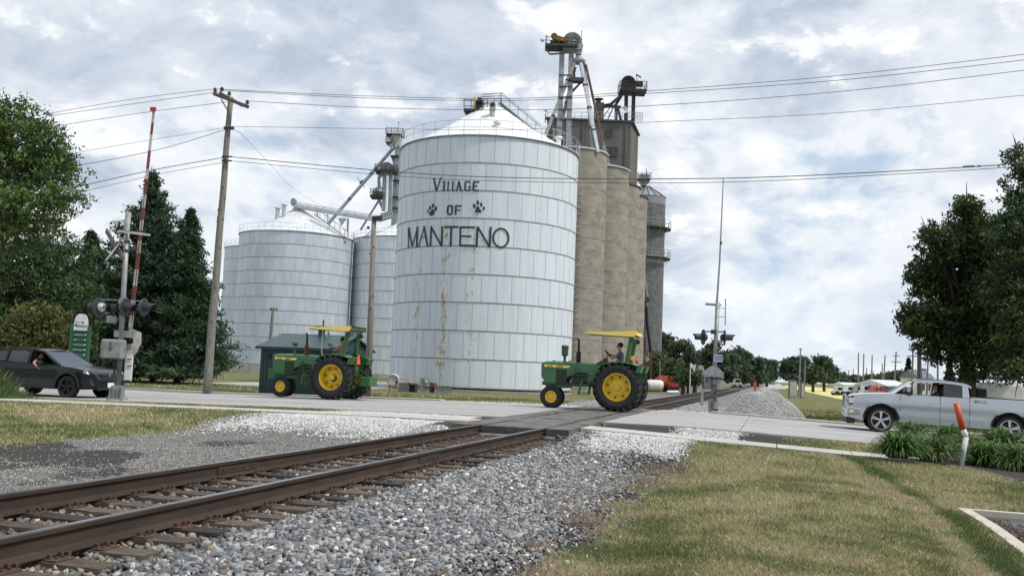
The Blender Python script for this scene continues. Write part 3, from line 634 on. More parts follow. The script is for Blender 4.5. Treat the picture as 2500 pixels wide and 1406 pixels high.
def ring(mb, Rr, z, w_, h, n=96): mb.lathe([(Rr-.03, z-h/2), (Rr+w_, z-h/2), (Rr+w_, z+h/2), (Rr-.03, z+h/2)], n)
def bin_frame(T, Rr, z0, rh, rings, npan, mt, seamm, sw=.03, vs=.03, vm=None):
    MB().lathe([(Rr-.06, z0), (Rr-.06, z0+rh*rings)], 72).build('inner_shell', seamm, T)
    for r in range(rings+1):
        mb = MB(); ring(mb, Rr, z0+r*rh, sw, .09 if r in (0, rings) else .065); mb.build('seam_band', seamm, T)
    mb = MB(); da = 2*PI/npan
    for r in range(rings):
        for j in range(npan):
            a = (j+.5+(.5 if r % 2 else 0))*da
            mb.box(((Rr+.004)*math.cos(a), (Rr+.004)*math.sin(a), z0+(r+.5)*rh), (.016, vs, rh-.05), rz=a)
    tag(mb.build('vertical_seams', vm or seamm, T), kind='stuff')
def railing(T, Rr, z, h, n, mt, t_=.022, r0=None, a0=0, a1=2*PI, name='railing'):
    mb = MB()
    for k in range(n+(0 if a1-a0 > 6.28 else 1)):
        a = a0+(a1-a0)*k/n; mb.box((Rr*math.cos(a), Rr*math.sin(a), z+h/2), (t_*1.4, t_*1.4, h), rz=a)
    for hh in (h, h*.52):
        pts = [(Rr*math.cos(a0+(a1-a0)*k/72), Rr*math.sin(a0+(a1-a0)*k/72), z+hh) for k in range(73)]; mb.tube(pts, t_, 4)
    return mb.build(name, mt, T)
def cone_roof(T, Rr, z, h, mt, top_r=.9, n=48, lip=.25):
    mb = MB(); pr = []
    N = 12
    for k in range(N):
        a0 = 0
    m_ = 40
    for k in range(m_):
        a = 2*PI*k/m_; b = 2*PI*(k+1)/m_; c = (a+b)/2
        P = lambda t_, r, zz: (r*math.cos(t_), r*math.sin(t_), zz)
        for (r0, z0_), (r1, z1_) in (((Rr+lip, z-.10), (Rr*.55, z+h*.45)), ((Rr*.55, z+h*.45), (top_r, z+h))):
            mb.quad(P(a, r0, z0_), P(c, r0, z0_-.0), P(c, r1, z1_), P(a, r1, z1_+.05)); mb.quad(P(c, r0, z0_), P(b, r0, z0_), P(b, r1, z1_+.05), P(c, r1, z1_))
    rf = mb.build('roof', mt, T)
    MB().lathe([(top_r+.08, z+h-.02), (top_r+.08, z+h+.22), (0, z+h+.35)], 20).build('roof_cap', mt, rf)
    return rf
def vent(par, p, h, r, mt, hood=True):
    mb = MB().cyl(p, (p[0], p[1], p[2]+h), r, n=12)
    if hood: mb.cyl((p[0], p[1], p[2]+h), (p[0], p[1], p[2]+h+.12), r*1.7, r*1.5, n=12)
    return mb.build('roof_vent', mt, par)

# main white bin
D1 = 78.0; bc = at(1172, 940, D1); z0 = -.10; R1 = 7.28
ztop = at(1197, 331, D1-R1).z; rings1 = 9; rh1 = (ztop-z0)/rings1
BN = thing('grain_bin', 'big white grain bin with rust streaks and black painted lettering beside the road', 'grain bin', (bc.x, bc.y, 0))
aface = math.atan2(-bc.y, -bc.x)
bin_panels(BN, R1, z0, rh1, rings1, 40, rusty, aface, lambda d: abs(d) < PI*.53)
bin_frame(BN, R1, z0, rh1, rings1, 40, rusty, seam, .03, .035, seam_l)
MB().lathe([(R1+.05, -.62), (R1+.10, -.62), (R1+.08, -.30), (R1-.1, -.24), (R1-.1, -.12)], 80).build('foundation', conc, BN)
MB().lathe([(R1-.02, -.24), (R1-.02, -.08)], 60).build('base_gap', blackm, BN)
rf = cone_roof(BN, R1, ztop, 4.15, roof_white, .85, lip=.06)
railing(BN, R1+.1, ztop-.0, 1.15, 38, pale_steel, .022)
MB().lathe([(R1, ztop+.0), (R1+.16, ztop+.0), (R1+.16, ztop+.04), (R1, ztop+.04)], 72).build('catwalk', roof_white, BN)
def loc(T, v): return tuple(V(v)-T.location)
p = loc(BN, at(1202, 281, bc.y-2.9)); mb = MB().cyl((p[0], p[1], p[2]-.5), (p[0], p[1], p[2]+.5), .23, n=14); mb.tube([(p[0], p[1], p[2]+.35), (p[0], p[1]-.25, p[2]+.65), (p[0], p[1]-.6, p[2]+.66)], .26, 14); mb.build('roof_vent', agedw, BN)
MB().cyl((p[0], p[1]-.62, p[2]+.66), (p[0], p[1]-.60, p[2]+.66), .19, n=14).build('vent_mouth', blackm, BN)
p = loc(BN, at(1214, 312, bc.y-4.9)); vent(BN, (p[0], p[1], p[2]-.3), .65, .2, roof_white)
p = loc(BN, at(1388, 345, bc.y-2.6)); vent(BN, (p[0]-.8, p[1], p[2]-.5), .7, .2, roof_white)
# roof platform, gearbox, stair along the slope
P = lambda x_, y_, dy=0: V(loc(BN, at(x_, y_, bc.y+dy)))
mb = MB(); a, b = P(1134, 275, -.8), P(1180, 272, -.8)
mb.box(((a.x+b.x)/2, a.y, (a.z+b.z)/2), (abs(b.x-a.x), 1.6, .12)); mb.build('platform', dkst, BN)
mb = MB()
for x_ in (1133, 1150, 1180):
    for dy in (-1.6, 0): mb.bar(P(x_, 275, dy), P(x_, 243, dy), .06)
for yy in (244, 259):
    for dy in (-1.6, 0): mb.bar(P(1131, yy, dy), P(1182, yy+2, dy), .05)
mb.bar(P(1136, 276, -.8), P(1150, 283, -.8), .09); mb.build('platform_rail', dkst, BN)
mb = MB().box(P(1170, 258, -.9), (.55, .6, .75)); mb.cyl(P(1166, 246, -1.2), P(1176, 246, -1.2), .28, n=12); mb.build('motor', black, BN)
MB().box(P(1158, 253, -.9), (.22, .5, 1.1)).build('belt_guard', canopy_y, BN)
mb = MB(); A0, A1 = P(1222, 256, -.5), P(1318, 334, -1.5)
for dz in (0, .85):
    for dy in (-.3, .3): mb.bar(A0+V((0, dy, dz+.1)), A1+V((0, dy, dz+.05)), .05 if dz else .07)
for k in range(19):
    u = A0.lerp(A1, k/18)
    mb.box(u+V((0, 0, .10)), (.22, .6, .04))
    if k % 4 == 0:
        for dy in (-.3, .3): mb.bar(u+V((0, dy, .1)), u+V((0, dy, .9)), .04)
mb.build('roof_stair', agedg, BN)
mb = MB()
for dz in (0, .5, 1.0): mb.bar(P(1176, 243-dz*0, -1.3)+V((0, 0, dz*.4)), P(1224, 240, -1.3)+V((0, 0, dz*.4)), .05)
for x_ in (1190, 1207, 1224): mb.bar(P(x_, 262, -1.2), P(x_, 240, -1.2), .05)
mb.build('top_rail', dkst, BN)
# lettering on the shell: strokes laid round the curve
def shell_pt(px_, py_, off=.05):
    d = ray(px_, py_); o = V((0, 0, CH)); ox, oy = o.x-bc.x, o.y-bc.y; r = R1+off
    A = d.x**2+d.y**2; B = 2*(ox*d.x+oy*d.y); Cc = ox*ox+oy*oy-r*r; t_ = (-B-math.sqrt(max(0, B*B-4*A*Cc)))/(2*A); p = o+d*t_
    return math.atan2(p.y-bc.y, p.x-bc.x), p.z
def curve_quad(mb, a, b, c, d, off=.052, n=3):
    for i in range(n):
        L = lambda u, v, t_: (u[0]+(v[0]-u[0])*t_, u[1]+(v[1]-u[1])*t_)
        q0, q1, q2, q3 = L(a, b, i/n), L(a, b, (i+1)/n), L(d, c, (i+1)/n), L(d, c, i/n)
        mb.quad(*[((R1+off)*math.cos(t_), (R1+off)*math.sin(t_), z) for t_, z in (q0, q1, q2, q3)])
def strokes(name, x0, y0, sc, rows, par):
    mb = MB()
    for (ax, ay, bx_, by, wd) in rows:           # pixel-measured strokes, projected onto the shell once
        ax, ay, bx_, by = x0+ax*sc, y0+ay*sc, x0+bx_*sc, y0+by*sc; wd *= sc; dx, dy = bx_-ax, by-ay; L = math.hypot(dx, dy); nx, ny = -dy/L*wd/2, dx/L*wd/2
        pts = [shell_pt(*p) for p in ((ax+nx, ay+ny), (bx_+nx, by+ny), (bx_-nx, by-ny), (ax-nx, ay-ny))]; curve_quad(mb, *pts)
    return mb.build(name, ink, par)
Z = 300/1758.0
rowsM = [(98, 918, 98, 1195, 14), (82, 1192, 116, 1192, 9), (90, 916, 120, 916, 9), (103, 915, 152, 1185, 20), (150, 1188, 232, 905, 14), (226, 905, 216, 1185, 24), (216, 906, 246, 906, 9), (200, 1184, 232, 1184, 9),
         (245, 1182, 325, 900, 13), (322, 900, 372, 1178, 24), (268, 1048, 350, 1046, 11), (232, 1184, 262, 1184, 9), (355, 1180, 392, 1180, 9), (305, 898, 345, 896, 9),
         (425, 905, 413, 1178, 24), (422, 900, 572, 1172, 24), (583, 900, 573, 1175, 26), (398, 1178, 436, 1178, 9), (408, 896, 438, 896, 9), (568, 894, 602, 894, 9), (556, 1176, 590, 1176, 9),
         (614, 905, 818, 903, 26), (712, 905, 702, 1172, 26), (680, 1176, 726, 1176, 9), (620, 905, 618, 925, 9), (815, 903, 812, 925, 9),
         (845, 900, 838, 1178, 26), (834, 908, 1048, 910, 28), (838, 1036, 990, 1038, 26), (832, 1166, 1042, 1174, 28), (996, 1018, 992, 1060, 9), (1052, 892, 1048, 930, 8), (1044, 1152, 1040, 1190, 8),
         (1088, 905, 1076, 1182, 30), (1090, 905, 1256, 1180, 30), (1278, 912, 1262, 1185, 30), (1056, 1184, 1098, 1184, 9), (1072, 902, 1112, 902, 9), (1256, 908, 1302, 908, 10), (1240, 1190, 1282, 1190, 9)]
cx_, cy_, rx_, ry_ = 1424, 1060, 110, 134
for k in range(24):
    a, b = 2*PI*k/24-.02, 2*PI*(k+1)/24+.02; rowsM.append((cx_+rx_*math.cos(a), cy_+ry_*math.sin(a), cx_+rx_*math.cos(b), cy_+ry_*math.sin(b), 26))
strokes('lettering', 980, 400, Z, rowsM, BN)
rowsV = [(462, 208, 498, 392, 22), (560, 205, 500, 390, 15), (446, 208, 482, 208, 9), (544, 203, 580, 203, 9), (614, 250, 604, 385, 22), (590, 252, 636, 252, 9), (580, 386, 628, 386, 10), (672, 250, 662, 386, 18), (655, 386, 694, 384, 11), (660, 252, 680, 248, 8),
         (738, 248, 730, 386, 18), (722, 386, 760, 384, 11), (724, 250, 744, 248, 8), (790, 386, 822, 250, 18), (826, 250, 850, 386, 22), (804, 340, 842, 340, 12), (776, 388, 808, 388, 9), (836, 388, 868, 388, 9),
         (915, 265, 908, 372, 24), (912, 258, 978, 256, 20), (975, 262, 984, 285, 16), (910, 378, 975, 380, 20), (980, 325, 976, 378, 20), (948, 328, 984, 328, 14),
         (1034, 258, 1028, 380, 26), (1024, 262, 1112, 262, 22), (1030, 322, 1078, 322, 18), (1022, 380, 1110, 382, 20), (1082, 306, 1080, 336, 8), (1112, 254, 1110, 282, 8)]
strokes('lettering', 980, 400, Z, rowsV, BN)
rowsO = [(666, 608, 658, 712, 24), (668, 602, 728, 602, 22), (728, 608, 722, 712, 24), (660, 722, 720, 722, 22), (778, 600, 772, 730, 24), (766, 604, 858, 604, 22), (776, 662, 830, 662, 18), (832, 646, 832, 680, 8), (856, 598, 854, 622, 8)]
strokes('lettering', 980, 400, Z, rowsO[:4], BN); strokes('lettering', 980, 400, Z, rowsO[4:], BN)
def paw(blobs):
    mb = MB()
    for (x_, y_, rx, ry, tl) in blobs:
        c = shell_pt(980+x_*Z, 400+y_*Z); pts = []
        for k in range(16):
            a = 2*PI*k/16; u = rx*math.cos(a); v = ry*math.sin(a); xx = x_+u*math.cos(tl)-v*math.sin(tl); yy = y_+u*math.sin(tl)+v*math.cos(tl)
            t_, z = shell_pt(980+xx*Z, 400+yy*Z); pts.append(((R1+.06)*math.cos(t_), (R1+.06)*math.sin(t_), z))
        mb.poly(pts)
    mb.build('paw_print', ink, BN)
paw([(380, 680, 11, 24, -.1), (409, 632, 14, 30, .15), (451, 600, 15, 32, .1), (489, 642, 15, 36, .2), (432, 712, 37, 27, -.2), (446, 682, 24, 32, .2)])
paw([(1040, 604, 17, 36, -.1), (1092, 558, 19, 33, 0), (1141, 586, 17, 31, -.15), (1178, 640, 16, 28, .2), (1098, 676, 47, 26, .1), (1092, 640, 26, 28, 0)])
# machinery at the foot of the bin
fan = at(968, 960, 66)
T = thing('aeration_fan', 'white round aeration fan housing at the left foot of the lettered bin', 'fan', (fan.x, fan.y, zf(fan.x, fan.y)))
mb = MB().cyl((-.25, -.25, .75), (-.25, .35, .75), .42, n=20); mb.build('fan_housing', agedw, T)
MB().box((.12, -.1, .5), (.38, .3, .36)).build('motor_box', agedw, T); MB().lathe([(.44, -.27), (.36, -.33), (.36, -.2)], 20, (-.25, 0, .75), 'Y').build('inlet_ring', agedw, T)
MB().prism([(.1, .35), (.9, .62), (.9, .9), (.1, .98)], -.1, .35, 'Y').build('duct', agedw, T)
mb = MB().bar((-.05, -.2, .4), (.35, -.6, 0), .05); mb.bar((-.5, 0, .5), (-.5, 0, 0), .08); mb.build('leg', agedg, T)
def crate(px_, py_, Y, w_, d, h, mt, name, label, cat):
    p = at(px_, py_, Y); T = thing(name, label, cat, (p.x, p.y, zf(p.x, p.y))); return T
T = crate(990, 965, 65, 1, 1, 1, conc, 'concrete_block', 'weathered concrete block with an opening below the white bin', 'concrete block')
MB().box((-.1, 0, .3), (.7, .7, .6)).box((.42, 0, .55), (.5, .7, .1)).box((.7, 0, .3), (.12, .7, .6)).build('block', conc2, T); MB().box((.42, .05, .25), (.44, .5, .5)).build('opening', blackm, T)
T = crate(1030, 965, 64.5, 1, 1, 1, conc, 'electrical_cabinet', 'grey electrical cabinet with peeling sticker below the white bin', 'electrical cabinet')
MB().box((0, .1, .5), (.36, .3, 1.0)).build('cabinet_body', agedg, T, bevel=.02); MB().box((.28, -.05, .72), (.38, .16, .62)).build('meter_box', agedg, T, bevel=.02)
MB().cyl((.28, -.14, .78), (.28, -.19, .78), .12, n=14).build('meter_dial', agedw, T); MB().cyl((.3, 0, .4), (.42, -.1, 0), .022).build('conduit', agedg, T)
T = crate(1052, 965, 65.5, 1, 1, 1, conc, 'rusty_motor_cover', 'rust red motor cover beside the grey electrical cabinet', 'motor cover')
MB().prism([(-.2, .3), (.5, .3), (.35, .62), (-.2, .72)], -.2, .3).build('cover', rust, T); MB().box((.1, .05, .15), (.4, .4, .3)).build('plinth', conc2, T)
T = crate(1080, 966, 65, 1, 1, 1, conc, 'planked_box', 'low grey planked box right of the electrical cabinet', 'planked box')
for k in range(6): MB().box((-.45+k*.18, -.2, .24), (.165, .04, .46)).build('plank', agedg, T)
MB().box((0, .05, .24), (1.06, .44, .44)).build('box_core', dkst, T); MB().box((0, 0, .50), (1.16, .6, .05)).build('lid', agedg, T)

# galvanised bins behind
def small_bin(px_c, Yc, Rr, py_top, py_base, rings, npan, mt, label, keep, roofh=3.3, sm_=seam, rail_m=pale_steel, ribs=True):
    c = at(px_c, 900, Yc); zt_ = at(px_c, py_top, Yc-Rr).z; zb = at(px_c, py_base, Yc-Rr).z
    T = thing('grain_bin', label, 'grain bin', (c.x, c.y, 0)); rh = (zt_-zb)/rings; af = math.atan2(-c.y, -c.x)
    bin_panels(T, Rr, zb, rh, rings, npan, mt, af, keep); bin_frame(T, Rr, zb, rh, rings, npan, mt, sm_, .03, .03, seam_g)
    MB().lathe([(Rr+.1, -1), (Rr+.2, -1), (Rr+.15, zb), (Rr-.1, zb+.02)], 60).build('foundation', walkm, T)
    cone_roof(T, Rr, zt_, roofh, roof_white if mt is not galv else MATS.get('roof_g') or roofg, .8, lip=.05); railing(T, Rr+.1, zt_-.05, 1.1, 46, rail_m, .02)
    MB().lathe([(Rr, zt_-.02), (Rr+.14, zt_-.02), (Rr+.14, zt_+.03), (Rr, zt_+.03)], 60).build('catwalk', steel, T)
    return T, c, zt_
roofg = mat('pale_metal_roof', (.66, .69, .72), (.56, .59, .62), scale=.6, rough=.5, metal=.1)
B2, c2, zt2 = small_bin(706, 135, 7.85, 563, 890, 10, 47, galv, 'broad grey galvanised bin behind the green shed and left tractor', lambda d: abs(d) < PI*.52, 4.0)
for px_, py_, h in ((677, 526, 1.6), (693, 520, 1.7), (675, 545, .7)):
    p = loc(B2, at(px_, py_, c2.y-2.5)); vent(B2, (p[0], p[1], p[2]-.6), h, .28, pale_steel)
P2 = lambda x_, y_, dy=0: V(loc(B2, at(x_, y_, c2.y-3+dy)))
mb = MB(); A0, A1 = P2(770, 525), P2(848, 583)
for dz in (0, 1.0):
    for dy in (-.35, .35): mb.bar(A0+V((0, dy, dz)), A1+V((0, dy, dz)), .08)
for k in range(14):
    u = A0.lerp(A1, k/13); mb.box(u, (.3, .7, .06))
    if k % 2 == 0: mb.bar(u+V((0, -.35, 0)), u+V((0, -.35, 1)), .06)
mb.build('roof_stair', steel, B2)
B3, c3, zt3 = small_bin(985, 140, 8.1, 576, 915, 10, 47, galv2, 'pale white bin half hidden behind the lettered bin and wooden pole', lambda d: -PI*.52 < d < PI*.52 and d < .25, 3.6)
B1, c1, zt1 = small_bin(640, 170, 7.6, 600, 884, 9, 44, galv, 'distant grey bin at left, mostly hidden behind the utility pole', lambda d: abs(d) < PI*.52 and d < -.2, 3.6)

# conveyor bridge between the bins
YB = 134
T = thing('conveyor_bridge', 'long white truss conveyor running over the grey bins', 'conveyor', tuple(at(800, 520, YB)))
PB = lambda x_, y_, dy=0: at(x_, y_, YB+dy)
L0, L1 = PB(715, 505), PB(925, 540)
mb = MB()
for dy in (-.6, .6):
    mb.bar(L0+V((0, dy, 0)), L1+V((0, dy, 0)), .14); mb.bar(L0+V((0, dy, .65)), L1+V((0, dy, .65)), .07)
N = 22
for k in range(N):
    a = L0.lerp(L1, k/N); b = L0.lerp(L1, (k+1)/N)
    for dy in (-.6, .6): mb.bar(a+V((0, dy, 0)), a+V((0, dy, .65)), .05); mb.bar(a+V((0, dy, 0 if k % 2 else .65)), b+V((0, dy, .65 if k % 2 else 0)), .04)
mb.build('truss', pale_steel, T, world=True)
MB().bar(L0+V((0, 0, .2)), L1+V((0, 0, .2)), .8, .32).build('trough', pale_steel, T, world=True)
mb = MB(); mb.box(L0+V((.1, 0, .6)), (.7, .9, .6)); mb.cyl(L0+V((.1, -.5, .8)), L0+V((.1, .5, .8)), .35, n=12); mb.build('drive', agedg, T, world=True)
mb = MB().bar(PB(731, 514), PB(800, 562, -1), .16); mb.bar(PB(731, 506, -1), PB(850, 590, -1), .08)
for x_, y0_, y1_ in ((775, 518, 530), (800, 523, 545), (848, 534, 566), (851, 534, 590)): mb.bar(PB(x_, y0_), PB(x_+(-3 if y1_ > 580 else 0), y1_), .16)
mb.build('support', pale_steel, T, world=True)
mb = MB(); a, b, c = PB(826, 533), PB(846, 536), PB(834, 552)
mb.prism([(0, 0), (1.1, .0), (.45, -1.0)], -.4, .4); mb.v = [tuple(V(v)+a) for v in mb.v]; mb.build('hopper', pale_steel, T, world=True)

def spout(name, label, a, b, r, mt, collars=0, group=None, n=10):
    T = thing(name, label, 'spout', tuple((V(a)+V(b))/2), group=group); MB().cyl(a, b, r, n=n).build('pipe', mt, T, world=True, smooth=False)
    mb = MB()
    for k in range(1, collars+1): p = V(a).lerp(V(b), k/(collars+1)); d = (V(b)-V(a)).normalized()*.08; mb.cyl(p-d, p+d, r*1.25, n=n)
    if collars: mb.build('collar', dkst, T, world=True)
    return T
YL = 138
PL = lambda x_, y_, dy=0: at(x_, y_, YL+dy)
T = spout('grain_spout', 'long grey grain spout slanting from the far leg down to the grey bin', PL(961, 361), PL(800, 548), .25, steel, 2)
mb = MB().bar(PL(872, 434), PL(891, 459), .09).bar(PL(878, 448), PL(886, 440), .2); mb.build('spreader', dkst, T, world=True)
spout('grain_spout', 'thin dark spout slanting down in front of the half hidden bin', PL(926, 488, -2), PL(880, 562, -2), .16, steel, 1)
# far leg tower with three platforms
def platform(T, P, x0, x1, y, yr, dy0, dy1, mt, th=.15, posts=4):
    mb = MB(); a, b = P(x0, y, 0), P(x1, y, 0)
    mb.box(((a.x+b.x)/2, (a.y+dy0+b.y+dy1)/2, (a.z+b.z)/2), (abs(b.x-a.x), abs(dy1-dy0), th)); mb.build('platform', mt, T, world=True)
    mb = MB(); h = P(x0, yr, 0).z-a.z
    for dy in (dy0, dy1):
        for k in range(posts):
            u = a.lerp(b, k/(posts-1)); u = V((u.x, u.y+dy, (a.z+b.z)/2)); mb.bar(u, u+V((0, 0, h)), .07)
        for f in (1, .55): mb.bar(V((a.x, a.y+dy, (a.z+b.z)/2+h*f)), V((b.x, b.y+dy, (a.z+b.z)/2+h*f)), .06)
    for x_ in (a.x, b.x):
        for f in (1, .55): mb.bar(V((x_, a.y+dy0, (a.z+b.z)/2+h*f)), V((x_, a.y+dy1, (a.z+b.z)/2+h*f)), .06)
    mb.build('guard_rail', mt, T, world=True)
T = thing('bucket_elevator', 'grey far elevator leg tower with platforms left of the lettered bin', 'elevator leg', (PL(968, 500).x, PL(968, 500).y, 0))
mb = MB().box(((PL(967, 440).x), YL, (PL(967, 335).z+PL(967, 560).z)/2), (.7, .9, PL(967, 335).z-PL(967, 560).z)); mb.build('leg_casing', steel, T, world=True)
mb = MB().bar(PL(975, 345, .8), PL(972, 560, .8), .5); mb.bar(PL(958, 380, .4), PL(966, 415, .4), .35); mb.bar(PL(975, 365, -1), PL(979, 405, -1), .3); mb.build('trunk', steel, T, world=True)
mb = MB().cyl(PL(966, 340, -.8), PL(966, 340, .8), .8, n=18); mb.box(PL(966, 349), (1.5, 1.6, 1.3)); mb.cyl(PL(973, 326, 0), PL(973, 300), .04); mb.ball(PL(974, 299), .12); mb.build('head', agedw, T, world=True)
mb = MB().cyl(PL(963, 355), PL(963, 345), .95, .5, n=14).cyl(PL(963, 364), PL(963, 355), .4, .95, n=14); mb.build('distributor', shiny, T, world=True)
platform(T, PL, 944, 985, 332, 318, -1.2, 1.2, dkst); platform(T, PL, 944, 960, 352, 338, -1.2, 1.0, dkst, posts=3); platform(T, PL, 955, 975, 385, 383, -.9, .9, dkst, posts=2)
for y_ in (444, 484, 510): platform(T, PL, 960, 976, y_, y_-2, -.7, .7, dkst, posts=2)
T = thing('bucket_elevator', 'short dark elevator leg with round head left of the lettered bin', 'elevator leg', (PL(943, 500, -3).x, YL-3, 0))
P3 = lambda x_, y_, dy=0: at(x_, y_, YL-3+dy)
for x_, yb in ((939, 515), (955, 518)): MB().bar(P3(x_, 420), P3(x_-3, yb), .55, .5).build('trunk', steel, T, world=True)
mb = MB()
for k in range(22): z_ = 425+k*4.2; mb.bar(P3(945, z_, -.4), P3(950, z_, -.4), .05)
for x_ in (945, 950): mb.bar(P3(x_, 424, -.4), P3(x_-2, 516, -.4), .05)
mb.build('ladder', dkst, T, world=True)
mb = MB().cyl(P3(944, 412, -.7), P3(944, 412, .7), .95, n=20); mb.build('head', agedg, T, world=True); MB().box(P3(952, 411), (1.2, 1.2, .7)).build('motor', black, T, world=True)
platform(T, P3, 917, 970, 420, 406, -1.2, 1.2, blackm, .35, 5); platform(T, P3, 906, 936, 482, 464, -1.1, 1.1, blackm, .35, 3)
mb = MB().bar(P3(932, 424), P3(925, 434), .45); mb.bar(P3(925, 434), P3(926, 462), .4); mb.bar(P3(925, 488), P3(936, 512), .4); mb.build('chute', agedg, T, world=True)
mb = MB().lathe([(.1, .95), (.9, .35), (1.0, 0), (.8, -.45), (.2, -.6)], 14, P3(925, 470)); mb.build('distributor', agedg, T, world=True)
mb = MB().bar(P3(930, 528), P3(958, 519), .8, .6); mb.bar(P3(925, 540), P3(958, 530), .3); mb.build('base_conveyor', agedg, T, world=True)

# ------------------------------------------------------------------ concrete elevator
EL = thing('grain_elevator', 'tall weathered concrete elevator with round silos behind the lettered bin', 'grain elevator', (at(1480, 900, 110).x, 110, 0))
for i, (pxr, D, pyt, rr) in enumerate(((1483, 95, 374, 3.75), (1536, 102, 415, 3.75), (1561.5, 111, 456, 3.75), (1580, 118.5, 482, 3.75))):
    e = at(pxr, pyt+8, D); zc = at(pxr, pyt, D-1.5).z; cx, cy = e.x-rr, D
    prof = []; z = -.5
    while z < zc-.6:
        h = random.uniform(1.15, 1.3); o_ = random.uniform(-.012, .012); prof += [(rr+o_, z+.03), (rr+o_, z+h-.03), (rr-.03, z+h)]; z += h
    prof += [(rr, zc-.5), (rr+.02, zc-.12)]
    so_ = MB().lathe(prof, 56, (cx, cy, 0)).build('silo', conc, EL, world=True)
    mb = MB().lathe([(rr, zc-.14), (rr+.14, zc-.12), (rr+.14, zc+.02), (0, zc+.02)], 48, (cx, cy, 0)); mb.build('silo_roof', pale_steel if i < 2 else dkst, EL, world=True)
    if i == 0:
        th_ = math.atan2(-cy, -cx)+.26; k = 0; z = 1.5
        lad = MB()
        while z < zc-4:
            u = V((cx+(rr+.1)*math.cos(th_), cy+(rr+.1)*math.sin(th_), z)); t_ = V((-math.sin(th_), math.cos(th_), 0)); lad.bar(u-t_*.22, u+t_*.22, .05); lad.bar(u-t_*.22, u-t_*.22+V((.05, .1, 0)), .05); lad.box(u+t_*.2+V((0, 0, -.05)), (.05, .05, .12)); z += .62
        lad.build('ladder_rungs', dkst, EL, world=True)
        lad = MB(); u0 = V((cx+(rr+.005)*math.cos(th_-.1), cy+(rr+.005)*math.sin(th_-.1), zc-1.6))
HH = thing('headhouse', None, None)
bpy.data.objects.remove(HH)
d0 = 110; zr_ = at(1540, 300, d0).z; xl = at(1336, 300, d0).x; xr = at(1541, 300, d0).x; Ld = 6.2
fl = V((xl, d0, 0)); fr_ = V((xr, d0, 0)); u_ = V((ct, -st, 0)); 
fr_ = fl+V((1, 0, 0))*(xr-xl); bk = V((st, ct, 0))*Ld
mb = MB(); mb.prism([(fl.x, fl.y), (fr_.x, fr_.y), (fr_.x+bk.x, fr_.y+bk.y), (fl.x+bk.x, fl.y+bk.y)], -.5, zr_, 'Z'); mb.build('headhouse', conc2, EL, world=True)
mb = MB(); e_ = .25; mb.prism([(fl.x-e_, fl.y-e_), (fr_.x+e_, fr_.y-e_), (fr_.x+bk.x+e_, fr_.y+bk.y+e_), (fl.x+bk.x-e_, fl.y+bk.y+e_)], zr_+.003, zr_+.22, 'Z'); mb.build('roof_slab', dkst, EL, world=True)
for x_ in (1350, 1385, 1425, 1530):
    a = at(x_, 305, d0-.06); b = at(x_-6, 455, d0-.06); MB().box((a.x, d0-.06, (a.z+b.z)/2), (.25, .14, a.z-b.z)).build('pilaster', conc2, EL, world=True)


def window(px0, py0, px1, py1, nx, ny):
    a = at(px0, py0, d0-.04); b = at(px1, py1, d0-.04); c = ((a.x+b.x)/2, d0-.04, (a.z+b.z)/2); wv, hv = abs(b.x-a.x), abs(a.z-b.z)
    f = MB()
    for sx in (-1, 1): f.box((c[0]+sx*wv/2, c[1], c[2]), (.09, .14, hv+.09))
    for sz in (-1, 1): f.box((c[0], c[1], c[2]+sz*hv/2), (wv-.09, .12, .09))
    for k in range(1, nx): f.box((c[0]-wv/2+wv*k/nx, c[1]-.0, c[2]), (.05, .08, hv-.1))
    for k in range(1, ny): f.box((c[0], c[1]-.01, c[2]-hv/2+hv*k/ny), (wv-.1, .07, .05))
    fo = f.build('window', dkst, EL, world=True)
    for i in range(nx):
        for j in range(ny):
            g_ = MB().box((c[0]-wv/2+wv*(i+.5)/nx, c[1]+.02, c[2]-hv/2+hv*(j+.5)/ny), (wv/nx-.05, .02, hv/ny-.05)); g_.v = [tuple(V(v)-EL.location) for v in g_.v]; g_.build('pane', windg if random.random() < .3 else glass, fo)
window(1481, 318, 1494, 334, 2, 3); window(1481, 360, 1507, 382, 4, 3); window(1368, 330, 1380, 352, 2, 2)
# roof gear on the headhouse
PH = lambda x_, y_, dy=0: at(x_, y_, d0+2.5+dy)
mb = MB()
for k in range(14): a = PH(1336+k*16.6, 297, -2); mb.bar(a, a+V((0, 0, 1.1)), .05)
for f in (1.1, .6): mb.bar(PH(1336, 297, -2)+V((0, 0, f)), PH(1552, 297, -2)+V((0, 0, f)), .045)
for k in range(5): a = PH(1552, 297, -2+k*1.3)+V((.2*k, 0, 0)); mb.bar(a, a+V((0, 0, 1.1)), .05)
for f in (1.1, .6): mb.bar(PH(1552, 297, -2)+V((0, 0, f)), PH(1552, 297, 3.2)+V((.9, 0, f)), .045)
mb.build('roof_railing', steel, EL, world=True)
T = thing('bucket_elevator', 'black elevator head with round cover on legs above the headhouse roof', 'elevator leg', tuple(PH(1538, 297)))
for x0_, x1_ in ((1529, 1528), (1547, 1545)): MB().bar(PH(x0_, 230), PH(x1_, 298), .42, .42).build('trunk', black, T, world=True)
mb = MB().cyl(PH(1534, 203, -.7), PH(1534, 203, .7), .86, n=28); mb.box(PH(1534, 216), (1.72, 1.5, 1.2)); mb.build('head', black, T, world=True)
MB().cyl(PH(1532, 199, -.74), PH(1532, 199, -.72), .12, n=10).build('hatch', agedg, T, world=True)
platform(T, PH, 1511, 1576, 226, 205, -1.1, 1.1, black, .3, 5)
MB().box(PH(1560, 205), (.9, .6, .5)).build('motor', black, T, world=True)
mb = MB().bar(PH(1556, 205), PH(1554, 184), .07).bar(PH(1553, 182), PH(1565, 190), .14); mb.build('hoist_davit', dkst, T, world=True)
